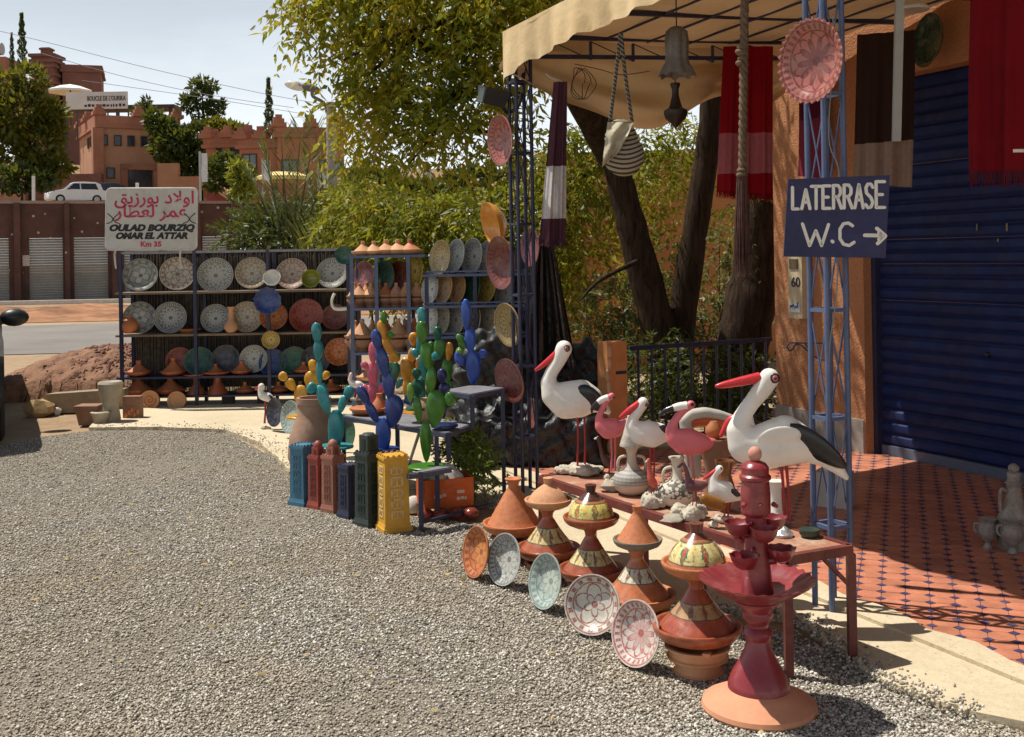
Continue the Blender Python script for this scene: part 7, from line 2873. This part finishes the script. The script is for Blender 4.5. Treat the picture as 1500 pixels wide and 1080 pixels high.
# pelican behind
bird('pelican', 'grey white pelican with an orange pouch behind the larger flamingo', 'pelican', 5.0,
     [[(1003, 617, 9), (1013, 608, 9), (1032, 605, 9), (1052, 608, 8), (1072, 613, 6)], [(1004, 622, 9), (1012, 650, 14), (1016, 690, 12)]],
     [(1012, 618, 7), (1035, 617, 9), (1064, 619, 5)], None, [(1012, 690, 1012, 715)], (1014, 718, 34, 10), body=M('pelican_grey', (.46, .45, .38), .6, .15, 9, .15), beakmat=M('pouch_orange', (.48, .10, .03), .4), voxel=.006)
# second big stork hidden behind: its bill and breast
bird('stork', 'stork mostly hidden behind the large one, only its red bill and breast showing', 'stork', 4.72,
     [[(1096, 612, 8), (1098, 624, 8), (1102, 640, 12), (1110, 655, 18), (1125, 652, 18)]],
     [(1092, 607, 6), (1070, 616, 6), (1056, 638, 3)], None, [(1110, 672, 1110, 745), (1118, 672, 1118, 745)], (1112, 746, 36, 10), voxel=.006)
# little stork near the fountain
bird('stork', 'little white stork with short red bill just behind the fountain top', 'stork', 4.42,
     [[(1054, 687, 6), (1048, 694, 5), (1044, 702, 6), (1049, 718, 12), (1062, 724, 13), (1074, 726, 9), (1083, 730, 4)], [(1050, 712, 9), (1064, 716, 11)]],
     [(1050, 689, 4), (1041, 695, 3.2), (1031, 702, 1.4)], (1055, 686, 2.4, 4.2), [(1060, 736, 1060, 765), (1066, 736, 1066, 765)], (1062, 768, 34, 10), wing=[(1075, 721, 9, 6.5, 25, 8)], voxel=.004)
# brown and coral geese figures
bird('goose_figure', 'slim dark brown goose figure beside the small flamingo', 'goose', 5.3,
     [[(876, 641, 3.2), (880, 655, 3.2), (883, 668, 4), (890, 676, 8), (898, 680, 7), (905, 682, 3)]], [(876, 641, 2), (871, 643, 1)], None, [(892, 684, 892, 692)], (892, 693, 22, 8), body=mat_brownb, beakmat=mat_white, voxel=.004)
bird('goose_figure', 'small coral red goose figure on a rock before the grey amphora', 'goose', 4.72,
     [[(950, 674, 3.2), (951, 688, 3.4), (954, 702, 6), (957, 708, 6.5), (961, 712, 3)]], [(950, 674, 2), (946, 677, 1)], None, [(953, 714, 953, 732), (957, 714, 957, 732)], (958, 742, 52, 20), body=M('coral', (.60, .10, .07), .45), beakmat=mat_white, voxel=.0035, leg_r=1)
bird('goose_figure', 'slim plum brown goose figure on a rock before the white amphora', 'goose', 4.5,
     [[(1001, 678, 3), (1006, 690, 3.4), (1008, 704, 5), (1012, 712, 9), (1024, 712, 8), (1038, 708, 3)]], [(1000, 678, 2.2), (994, 684, 2)], None, [(1015, 720, 1015, 742), (1020, 720, 1020, 742)], (1012, 757, 60, 20), body=M('plum', (.14, .055, .06), .4), beakmat=mat_brownb, voxel=.004, leg_r=1)
bird('duck_figure', 'small amber brown duck figure beneath the little stork', 'duck', 4.35,
     [[(1032, 730, 8), (1042, 736, 10), (1056, 740, 8)]], None, None, [], (1044, 752, 20, 8), body=M('amber_glaze', (.26, .10, .012), .3), voxel=.005)
# rocks lying on the table
for (px, py, w, h, Y, lab) in ((898, 702, 40, 16, 5.05, 'lump of pale plaster rock beside the grey amphora'), (985, 758, 40, 12, 4.45, 'low pale plaster rock near the table edge before the plum goose'), (905, 690, 26, 10, 5.25, 'small chalky rock between the tall stork and the grey amphora')):
    b = P(px, py, Y)
    b.z = TZ - .006
    o = tag(rock_mesh('rock', None, 1, int(px)).build('rock', mat_rock, smooth=30), lab, 'rock')
    o.location = b + Vector((0, 0, S(h, Y) * .45))
    o.scale = (S(w, Y) / 2, S(w, Y) * .4, S(h, Y) / 2)

# amphoras
n = NT('banded_amphora')
x, y, z = n.xyz()
th = n.math('ARCTAN2', y, x)
rows_m = n.math('SINE', n.math('MULTIPLY', z, 420))
zig = n.math('SINE', n.math('MULTIPLY', th, 26))
msk = n.math('GREATER_THAN', n.math('ADD', rows_m, n.math('MULTIPLY', zig, .5)), .1)
inb = n.math('MULTIPLY', n.math('GREATER_THAN', z, .055), n.math('LESS_THAN', z, .128))
c = n.mix(n.rng(n.noise(12, 4), .3, .7), (.46, .38, .29), (.56, .48, .38))
c = n.mix(n.math('MULTIPLY', inb, .7), c, (.16, .17, .165))
c = n.mix(n.math('MULTIPLY', n.math('MULTIPLY', inb, msk), .8), c, (.42, .40, .36))
mat_amph = n.done(c, .6, n.bump(n.noise(60, 3), .1, .004), 0, .4)
n = NT('floral_amphora')
x, y, z = n.xyz()
v = n.voro(60, 'Distance')
inb = n.math('MULTIPLY', n.math('GREATER_THAN', z, .05), n.math('LESS_THAN', z, .125))
c = n.mix(n.rng(n.noise(12, 4), .3, .7), (.50, .44, .35), (.60, .54, .44))
c = n.mix(n.math('MULTIPLY', inb, n.math('GREATER_THAN', n.math('ADD', v, n.math('MULTIPLY', n.noise(40, 3), .3)), .68)), c, (.09, .085, .07))
mat_flor = n.done(c, .6, n.bump(n.noise(60, 3), .1, .004), 0, .4)
APR = [(0, 0), (.35, 0), (.55, .06), (.88, .32), (1.0, .68), (.98, 1.0), (.85, 1.22), (.5, 1.42), (.32, 1.62), (.25, 1.95), (.24, 2.3), (.3, 2.55), (.42, 2.68), (.42, 2.75), (.3, 2.72), (.2, 2.4), (0, 1.8)]


def amphora(label, px, pb, Y, w, mat, cork=None, z=TZ - .006, handles=True, k=1.0):
    b = P(px, pb, Y)
    b.z = z
    r = S(w, Y) / 2
    t = thing('amphora', label, 'amphora', b)
    m = MB()
    m.lathe([(a * r, q * r * k) for a, q in APR], 32)
    m.build('vessel', mat, t, 50)
    if handles:
        for s in (-1, 1):
            m = MB()
            m.tube(catmull([(s * .27 * r, 0, 2.2 * r * k), (s * .6 * r, 0, 2.1 * r * k), (s * .72 * r, 0, 1.8 * r * k), (s * .7 * r, 0, 1.4 * r * k), (s * .68 * r, 0, 1.28 * r * k)]), .08 * r, 8)
            m.build('handle', mat, t)
    return t


amphora('grey banded amphora with a cone lid behind the coral goose', 926, 716, 4.98, 56, mat_amph, k=.92)
b = P(921, 640, 4.98)
m = MB()
r = S(17, 4.98)
m.lathe([(0, 0), (r, 0), (r * 1.02, .1 * r), (r * .55, 1.6 * r), (r * .3, 2.6 * r), (0, 2.7 * r)], 20)
o = m.build('cone_lid', M('white_scrawl', (.52, .47, .4), .7, .3, 40, .1))
o.location = (P(926, 716, 4.98).x, P(926, 716, 4.98).y, TZ + 2.75 * .92 * S(28, 4.98) - .006)
tag(o, 'whitish ribbed cone lid resting on the grey banded amphora', 'lid')
amphora('cream amphora with dark leaf pattern behind the plum goose', 992, 733, 4.72, 56, mat_flor, k=.95)
pot('ewer', 'tall amber brown glazed ewer by the large stork breast', 'ewer', 1062, 742, 4.62, [(0, 0), (.5, 0), (.55, .1), (.4, .3), (.85, .9), (1, 1.6), (.8, 2.4), (.55, 3.2), (.75, 4.2), (.85, 4.4), (.7, 4.4), (.4, 3.2), (0, 2)], S(17, 4.62), M('ewer_glaze', (.20, .075, .02), .25, .3, 9, .05, coat=.3), z=TZ - .006)
pot('round_pot', 'round amber pot beside the hidden stork bill', 'pot', 1046, 640, 4.78, [(0, 0), (.6, 0), (1, .6), (.95, 1.2), (.5, 1.7), (.4, 1.9), (0, 1.9)], S(13, 4.78), M('amber_clay', (.38, .15, .05), .45), z=P(1046, 642, 4.78).z)
pot('pedestal', 'tall dull brown pedestal vase holding the round amber pot', 'vase', 1048, 740, 4.78, [(0, 0), (.8, 0), (.7, .2), (.5, 1.0), (.55, 2.0), (.9, 3.3), (1, 3.6), (.8, 3.6), (0, 3.4)], (P(1046, 642, 4.78).z - TZ + .006) / 3.6, mat_brownp, z=TZ - .006)
pot('cup', 'dark green bottle green cup lying at the near end of the table', 'cup', 1186, 798, 4.18, [(0, 0), (.7, 0), (1, .4), (1, .8), (.8, .8), (0, .5)], S(15, 4.18), M('bottle_green', (.03, .05, .035), .3), z=TZ - .006)
pot('foil', 'crumpled silver white foil by the stork legs', 'foil', 1146, 783, 4.2, [(0, 0), (.9, 0), (1, .3), (.6, .7), (.3, .9), (0, .9)], S(16, 4.2), M('foil', (.6, .6, .58), .25, .2, 30, .9, 20, metal=.6, dist=.02), z=TZ - .006)
# latticed cup held by the fountain edge
pot('pedestal', 'white pillar foot standing under the large stork', 'pedestal', 1136, 765, 4.5, [(0, 0), (.9, 0), (.8, .15), (.55, .6), (.5, 2.4), (.75, 3.0), (0, 3.0)], S(18, 4.5), mat_white, z=TZ - .006)

# ------------------------------------------------------------------ red fountain
fc = G(1112, 1038)
FYY = fc.y
t = thing('fountain', 'dark red glazed clay table fountain with scalloped basin and cups on the gravel', 'fountain', fc)
k = S(1, FYY)


def fz(y):
    return P(1112, y, FYY).z


n = NT('fountain_glaze')
a = n.noise(8, 6, .65)
c = n.mix(n.rng(a, .3, .7), (.26, .028, .035), (.17, .016, .022))
c = n.mix(n.rng(n.noise(5, 7, .72), .5, .7, 0, .6), c, (.40, .13, .11))
mat_fount = n.done(c, n.rng(a, .3, .7, .22, .48), n.bump(n.noise(18, 5), .2, .01), 0, .5, .2)
m = MB()
m.lathe([(0, 0), (.186, 0), (.194, .012), (.19, .026), (.15, .045), (.125, .058), (.10, .075), (0, .075)], 56)
m.build('foot', M('fountain_clay', (.58, .26, .145), .8, .14, 7, .25, 50, dirt=.3, dirtcol=(.35, .22, .16)), t, 45)
m = MB()
m.lathe([(0, .07), (.104, .07), (.104, .085), (.099, .1), (.088, .125), (.07, .155), (.052, .19), (.042, .215), (.038, .235), (.046, .245), (.05, .258), (.046, .27), (.036, .28), (.036, .29), (.048, .305), (.053, .318), (.05, .332), (.058, .345), (.072, .36), (.074, .368), (.07, .372), (0, .372)], 48)
m.build('stem', mat_fount, t, 35)
RZ = fz(848)
wv = lambda i, a: ((.0028 * math.cos(a * 30), .0032 * math.cos(a * 30)) if 4 <= i <= 7 else (0, 0))
m = MB()
m.lathe([(0, .370), (.072, .370), (.11, .388), (.15, RZ - .03), (.18, RZ - .008), (.192, RZ), (.194, RZ + .004), (.186, RZ + .002), (.15, RZ - .02), (.10, .40), (0, .392)], 130, 0, None, wv)
m.build('basin', mat_fount, t, 60)
m = MB()
m.lathe([(0, .39), (.055, .39), (.052, .42), (.044, .5), (.036, .6), (.034, fz(745) - .01), (0, fz(745) - .01)], 32)
m.build('column', mat_fount, t)
zu0 = fz(748)
m = MB()
m.lathe([(0, zu0 - .02), (.034, zu0 - .02), (.05, zu0 - .004), (.05, zu0 + .06), (.046, fz(704)), (.053, fz(701)), (.053, fz(697)), (.046, fz(694)), (.046, fz(684)), (.036, fz(678)), (.02, fz(675)), (0, fz(675))], 36)
m.build('urn', mat_fount, t, 35)
m = MB()
m.ball((0, 0, fz(665)), (.0235, .0235, .026), 0, 18, 12)
m.build('finial', M('finial_clay', (.52, .24, .18), .7), t)
cz = [(-.068, -.03, fz(768), .047), (.01, -.078, fz(772), .047), (-.055, -.065, fz(812), .049), (.078, -.02, fz(808), .05), (.07, .05, fz(770), .046), (-.03, .075, fz(790), .047)]
for (cx, cy, z, r) in cz:
    m = MB()
    w2 = lambda i, a: ((.001 * math.cos(a * 9), .0014 * math.cos(a * 9)) if 4 <= i <= 6 else (0, 0))
    m.lathe([(0, z - .03), (.018, z - .03), (.03, z - .022), (r * .86, z - .004), (r, z + .014), (r * 1.03, z + .018), (r * .95, z + .017), (r * .8, z), (0, z - .016)], 90, 0, Matrix.Translation((cx, cy, 0)), w2)
    m.tube([(cx * .1, cy * .1, z - .035), (cx * .8, cy * .8, z - .025)], .014, 10)
    m.build('cup', mat_fount, t, 50)
for (x, z, s) in ((-.048, fz(735), 1), (.005, fz(735), 1), (-.02, fz(800), 1), (-.062, fz(784), 1), (.05, fz(735), 1)):
    m = MB()
    m.tube([(x, -.04, z), (x * 1.15, -.06, z - .003)], [.009, .0065], 10)
    m.build('spout', mat_fount, t)

# ------------------------------------------------------------------ things hanging under the awning
t = hang('scarf', 'long scarf in plum and white hanging at the awning corner', 'scarf', P(811, 120, 6.75), P(831, 120, 6.75), P(790, 352, 6.75), P(829, 354, 6.75), cloth_mat('plum_scarf', (.085, .035, .05), .2, [(-.86, -.53, (.56, .54, .53))]), 2, .03, fringe=.04, nu=30, nv=40)
m = MB()
m.tube([P(800, 108, 6.75) - Vector(t.location), P(806, 114, 6.75) - Vector(t.location), P(822, 119, 6.75) - Vector(t.location)], .006, 6)
m.build('hanger', M('hanger_grey', (.4, .38, .36), .5), t)
# woven bag
YB_ = 5.9
bt = P(910, 48, YB_)
t = thing('woven_bag', 'striped woven shoulder bag hanging on two long dark straps', 'bag', bt)
n = NT('bag_weave')
x, y, z = n.xyz()
sv = n.math('SINE', n.math('MULTIPLY', n.math('ADD', z, n.math('MULTIPLY', n.math('MULTIPLY', x, x), -3.0)), 250))
c = n.mix(n.math('GREATER_THAN', n.math('ADD', sv, n.math('MULTIPLY', n.noise(60, 3), .6)), .55), (.30, .265, .19), (.05, .04, .03))
mat_bag = n.done(c, .9, n.bump(n.noise(120, 3), .5, .004), 0, .1)


def bq(px, py, d=0.0):
    p = P(px, py, YB_) - bt
    return Vector((p.x, d, p.z))


m = MB()
m.ball(bq(914, 228), (S(31, YB_), S(15, YB_), S(31, YB_)), 0, 20, 12)
m.ball(bq(910, 205), (S(25, YB_), S(13, YB_), S(28, YB_)), 0, 18, 10)
m.ball(bq(908, 190), (S(19, YB_), S(9, YB_), S(16, YB_)), 0, 18, 10)
me = remesh(m, .008, 4)
me.materials.append(mat_bag)
link('pouch', me, t)
m = MB()


def flapf(u, v):
    a = bq(889, 180).lerp(bq(926, 182), u)
    b = bq(880, 247).lerp(bq(906, 224), u)
    p = a.lerp(b, v)
    return p + Vector((0, -.05 + .016 * math.sin(u * 9 + v * 4) - .03 * math.sin(v * 3) + .01 * math.sin(v * 13 + u * 5), 0))


m.grid(flapf, 14, 14)
m.build('flap', M('bag_flap', (.42, .38, .27), .9, .25, 14, .4, 60), t, 80)
m = MB()
for (a, b, c_) in (((909, 48), (902, 110), (893, 178)), ((910, 48), (916, 110), (925, 180))):
    m.tube(catmull([bq(*a), bq(*b), bq(*c_, -.03)]), .010, 8, flat=.4)
n = NT('strap_weave')
x, y, z = n.xyz()
c = n.mix(n.math('GREATER_THAN', n.math('SINE', n.math('MULTIPLY', n.math('ADD', z, n.math('MULTIPLY', x, .8)), 260)), .35), (.035, .03, .022), (.20, .18, .13))
m.build('strap', n.done(c, .9), t)


def wiremat():
    return M('old_metal', (.17, .16, .145), .55, .3, 14, .4, 60, metal=.3)


# fluted bell lamp
Yl = 6.1
c = P(991, 40, Yl)
t = thing('bell_lamp', 'grey fluted metal lamp shaped like a flower bell under the awning', 'lantern', c)
s = S(1, Yl)
fl = lambda i, a: ((.9 * s * math.cos(a * 8) * (1 if i < 6 else 2.2), (-3.5 * s * max(0, math.cos(a * 8)) if i >= 7 else 0)))
m = MB()
m.lathe([(.5 * s, 2 * s), (8 * s, 0), (15 * s, -6 * s), (17 * s, -20 * s), (16 * s, -40 * s), (17 * s, -52 * s), (21 * s, -60 * s), (27 * s, -70 * s), (26 * s, -70 * s), (19 * s, -58 * s), (14 * s, -48 * s), (13 * s, -8 * s), (.5 * s, -2 * s)], 64, 0, None, fl)
m.build('shade', wiremat(), t, 60)
m = MB()
m.tube([(0, 0, 0), (0, 0, .16)], .004, 6)
m.build('chain', M('iron', (.05, .05, .07), .5), t)
# dark turned lantern
Yl = 6.5
c = P(989, 122, Yl)
s = S(1, Yl)
t = thing('turned_lantern', 'dark turned hanging lantern with a wide base below the bell lamp', 'lantern', c)
m = MB()
m.lathe([(0, 0), (7 * s, 0), (7.5 * s, -2 * s), (5 * s, -9 * s), (5 * s, -18 * s), (8 * s, -30 * s), (10 * s, -36 * s), (17 * s, -40 * s), (17.5 * s, -44 * s), (15 * s, -52 * s), (8 * s, -58 * s), (3 * s, -64 * s), (0, -66 * s)], 28)
m.build('lantern_body', M('dark_bronze', (.035, .025, .018), .4, .3, 10, .1, metal=.4), t)
m = MB()
m.tube([(0, 0, -.01), (0, 0, .32)], .004, 6)
m.build('chain', MATS['iron'], t)
# thick rope with knots and tassel
Yr = 5.1
t = thing('rope', 'thick knotted rope with a long frayed tassel hanging before the red blanket', 'rope', P(1091, 0, Yr))
o0 = Vector(t.location)


def rq(px, py):
    return P(px, py, Yr) - o0


m = MB()
L_ = [rq(1091 - (y - -30) * .012, y) for y in range(-30, 262, 3)]
for k in range(3):
    pts = []
    for i, p in enumerate(L_):
        a = i * .55 + k * 2.094
        pts.append(p + Vector((math.cos(a), math.sin(a), 0)) * S(3.2, Yr))
    m.tube(pts, S(3.6, Yr), 7)
n_rope = M('rope_fibre', (.15, .10, .06), .95, .35, 40, .6, 160)
m.build('strand', n_rope, t, 60)
m = MB()
for kn in (((1087, 70, 8), (1085, 78, 9), (1088, 86, 8), (1084, 93, 7)), ((1087, 250, 8), (1087, 256, 9))):
    m = MB()
    for (px, py, r) in kn:
        m.ball(rq(px, py), (S(r, Yr), S(r, Yr), S(5, Yr)), 0, 14, 8, Euler((0, R(random.uniform(-30, 30)), 0)).to_matrix())
    m.build('knot', n_rope, t)

m = MB()
for k in range(90):
    a = random.random() * 6.28
    rr = random.random() ** .5
    x0, y0 = S(7, Yr) * rr * math.cos(a), S(7, Yr) * rr * math.sin(a)
    top = rq(1087, 252) + Vector((x0, y0, 0))
    ex = S(12, Yr) * rr * math.cos(a)
    end = rq(1087 + random.uniform(-3, 3), random.uniform(360, 408)) + Vector((ex, y0 * 1.4, 0))
    mid = top.lerp(end, .5) + Vector((random.uniform(-.006, .006), 0, 0))
    m.tube([top, mid, end], [.004, .0042, .0015], 5)
m.build('tassel', M('tassel_fibre', (.10, .045, .035), .95, .5, 30, .4), t)

# ------------------------------------------------------------------ LATERRASE / W.C sign
ys = 4.40
c = P(1226, 318, ys)
t = thing('sign', 'dark blue board painted LATERRASE W.C with an arrow on the near post', 'sign', c)
t.rotation_euler = (R(-2), 0, R(-6))
w, h = S(143, ys), S(114, ys)


def sq(px, py):
    p = P(px, py, ys) - c
    return (p.x * 1.01, p.z)


poly = [sq(1150, 376), sq(1294, 378), sq(1301, 257), sq(1157, 262)]
m = MB()
m.prism(poly, 0, .014)
m.build('board', M('sign_navy', (.024, .026, .085), .6, .2, 5, .1, 30, dirt=.3, dirtcol=(.05, .045, .09)), t, 0)
mw = M('sign_paint', (.72, .70, .62), .6, .08, 20, .05)


def strokes(lines, wd):
    m = MB()
    for ln in lines:
        pts = [Vector((sq(*p)[0], -.0004, sq(*p)[1])) for p in ln]
        for a, b in zip(pts[:-1], pts[1:]):
            d = (b - a).normalized()
            s_ = Vector((-d.z, 0, d.x)) * S(wd, ys) / 2
            f_ = Vector((0, -.0016, 0))
            m.add([a - s_, b - s_, b + s_, a + s_, a - s_ + f_, b - s_ + f_, b + s_ + f_, a + s_ + f_], [(3, 2, 1, 0), (4, 5, 6, 7), (0, 1, 5, 4), (1, 2, 6, 5), (2, 3, 7, 6), (3, 0, 4, 7)])
        for a in pts:
            m.ball(a, (S(wd, ys) / 2, .0018, S(wd, ys) / 2), 0, 12, 6, )
    return m


GL_ = {
    'L': [[(0, 0), (0, 1), (.75, 1)]], 'A': [[(0, 1), (.45, 0), (.9, 1)], [(.2, .66), (.7, .66)]], 'T': [[(-.1, 0), (.95, 0)], [(.42, 0), (.42, 1)]],
    'E': [[(.8, 0), (0, 0), (0, 1), (.8, 1)], [(0, .5), (.6, .5)]], 'R': [[(0, 1), (0, 0), (.5, 0), (.75, .14), (.75, .36), (.5, .5), (0, .5)], [(.4, .5), (.85, 1)]],
    'S': [[(.8, .14), (.6, 0), (.25, 0), (.05, .16), (.12, .38), (.6, .58), (.78, .78), (.6, .97), (.25, 1), (0, .86)]],
}
x = 1163.0
for i, ch in enumerate('LATERRASE'):
    wd = 13.0 if ch not in 'L' else 11
    y0, y1 = 274 - i * .55, 306 - i * .2
    if ch == 'A' and i == 1:
        y0 += 4
    if i == 8:
        y0 -= 3
        wd = 15
    ln = [[(x + px * wd, y0 + (y1 - y0) * py) for px, py in s] for s in GL_[ch]]
    strokes(ln, 4.6).build('letter', mw, t, 50)
    x += wd * .98 + 2.3
strokes([[(1177, 328), (1187, 360), (1196, 338), (1204, 360), (1214, 329)]], 4.6).build('letter', mw, t, 50)
strokes([[(1219, 353.5), (1220, 354.5)]], 5).build('full_stop', mw, t, 50)
strokes([[(1248, 331), (1242, 327), (1235, 328), (1230, 336), (1230, 350), (1235, 358), (1243, 360), (1250, 355)]], 4.6).build('letter', mw, t, 50)
strokes([[(1265, 345), (1290, 345.5)], [(1282, 335), (1294, 346), (1283, 357)], [(1285, 341), (1289, 346), (1285, 351)]], 5.4).build('arrow', mw, t, 50)
m = MB()
for (px, py) in ((1163, 268), (1290, 263), (1160, 370), (1287, 372)):
    a = sq(px, py)
    m.ball((a[0], -.001, a[1]), (.003, .002, .003), 0, 8, 5)
m.build('screw', M('iron', (.05, .05, .07), .5), t)
m = MB()
m.bar((.0, .016, -.1), (.0, .03, .1), .02)
m.build('bracket', mat_navy, t, 0)
# thin wires running down the near post
m = MB()
m.tube(catmull([P(1218, 20, 4.54), P(1222, 60, 4.54), P(1214, 200, 4.54), P(1230, 262, 4.54), P(1226, 420, 4.54), P(1216, 500, 4.54), P(1214, 560, 4.54)]), .003, 6)
tag(m.build('cable', M('cable_pale', (.25, .24, .22), .6)), 'thin electric cable twisting down the near lattice post', 'cable')

# ------------------------------------------------------------------ stoneware on the tiles
mst2 = M('carved_stoneware', (.30, .27, .235), .65, .35, 30, .8, 60, dirt=.5, dirtcol=(.09, .08, .07), dist=.008)
zf = .043
b = pz(1487, 803, zf)
r = S(1, b.y)
t = thing('carved_bottle', 'tall stoneware bottle with ball stopper and handle on the tiled floor', 'bottle', b)
m = MB()
m.lathe([(a * r, q * r) for a, q in [(0, 0), (22, 0), (24, 6), (26, 26), (25, 40), (20, 52), (14, 62), (11, 80), (10, 92), (12, 94), (12, 97), (9.5, 98), (9, 104), (10, 106), (10, 110), (7, 112), (0, 112)]], 30)
m.build('vessel', mst2, t, 50)
m = MB()
m.ball((0, 0, 117 * r), (8 * r, 8 * r, 7 * r), 0, 14, 9)
m.build('stopper', mst2, t)
m = MB()
m.tube(catmull([(-11 * r, 0, 84 * r), (-19 * r, 0, 86 * r), (-21 * r, 0, 72 * r), (-20 * r, 0, 56 * r), (-16 * r, 0, 50 * r)]), 2.6 * r, 8)
m.build('handle', mst2, t)
for (px, py, sc_, lab) in ((1447, 803, .95, 'small carved two handled urn on the tiles, nearer the posts'), (1483, 810, 1.05, 'small carved urn standing before the tall stoneware bottle')):
    b = pz(px, py, zf)
    r = S(1, b.y) * sc_
    t = thing('carved_urn', lab, 'urn', b, 0, 'small carved urns on the tiles')
    m = MB()
    m.lathe([(a * r, q * r) for a, q in [(0, 0), (7, 0), (6, 3), (3.5, 8), (5, 11), (13, 18), (16, 28), (14, 36), (11, 40), (14, 45), (12, 45), (9, 40), (0, 36)]], 26)
    m.build('vessel', mst2, t, 50)
    for s in (-1, 1):
        m = MB()
        m.tube(catmull([(s * 13 * r, 0, 38 * r), (s * 20 * r, 0, 38 * r), (s * 20 * r, 0, 28 * r), (s * 15 * r, 0, 24 * r)]), 1.8 * r, 8)
        m.build('handle', mst2, t)
# white jerrycan behind the post
b = pz(1222, 740, zf)
t = thing('jerrycan', 'whitish plastic jerrycan on the tiles behind the near lattice post', 'jerrycan', b, R(-30))
mj = M('jerry_white', (.40, .37, .33), .6, .15, 6, .1)
m = MB()
m.box((0, 0, .1), (.22, .16, .2), 0, None, .92)
m.box((0, 0, .21), (.12, .12, .03), 0, None, .8)
m.build('tank', mj, t, 0)
m = MB()
m.tube(catmull([(-.05, 0, .22), (-.05, 0, .26), (.05, 0, .26), (.05, 0, .22)]), .012, 8)
m.build('handle', mj, t)
m = MB()
m.tube([(.08, 0, .19), (.08, 0, .235)], .02, 12)
m.build('cap', M('cap_blue', (.03, .06, .2), .5), t)
# small stork by the long rack
bird('stork', 'small white stork standing on the pavement before the long rack', 'stork', 9.75,
     [[(383, 566, 5), (381, 573, 4), (384, 580, 6), (392, 582, 7), (400, 586, 4)]], [(380, 566, 2.5), (374, 571, 1)], None, [(389, 588, 388, 620), (393, 588, 393, 620)], (390, 624, 18, 5), wing=[(397, 582, 6, 4, 30, 4)], voxel=.008, zb=.03)
bird('stork', 'small white stork with a pink tail among the cacti', 'stork', 8.0,
     [[(514, 548, 3), (512, 557, 3), (517, 563, 5), (526, 564, 6), (533, 566, 3)]], [(513, 547, 1.8), (510, 552, 1)], None, [(520, 570, 520, 590), (524, 570, 524, 590)], (522, 600, 16, 5), voxel=.006, zb=.505)
# swan neck hook on the middle shelf end
m = MB()
m.tube(catmull([P(490, 430, RY - .02), P(486, 440, RY - .02), P(488, 450, RY - .02), P(496, 453, RY - .02), P(508, 452, RY - .02)]), [.016] * 13 + [.02] * 12, 8)
tag(m.build('swan_figure', mat_white), 'white curved swan neck figure at the end of the middle shelf', 'figure')
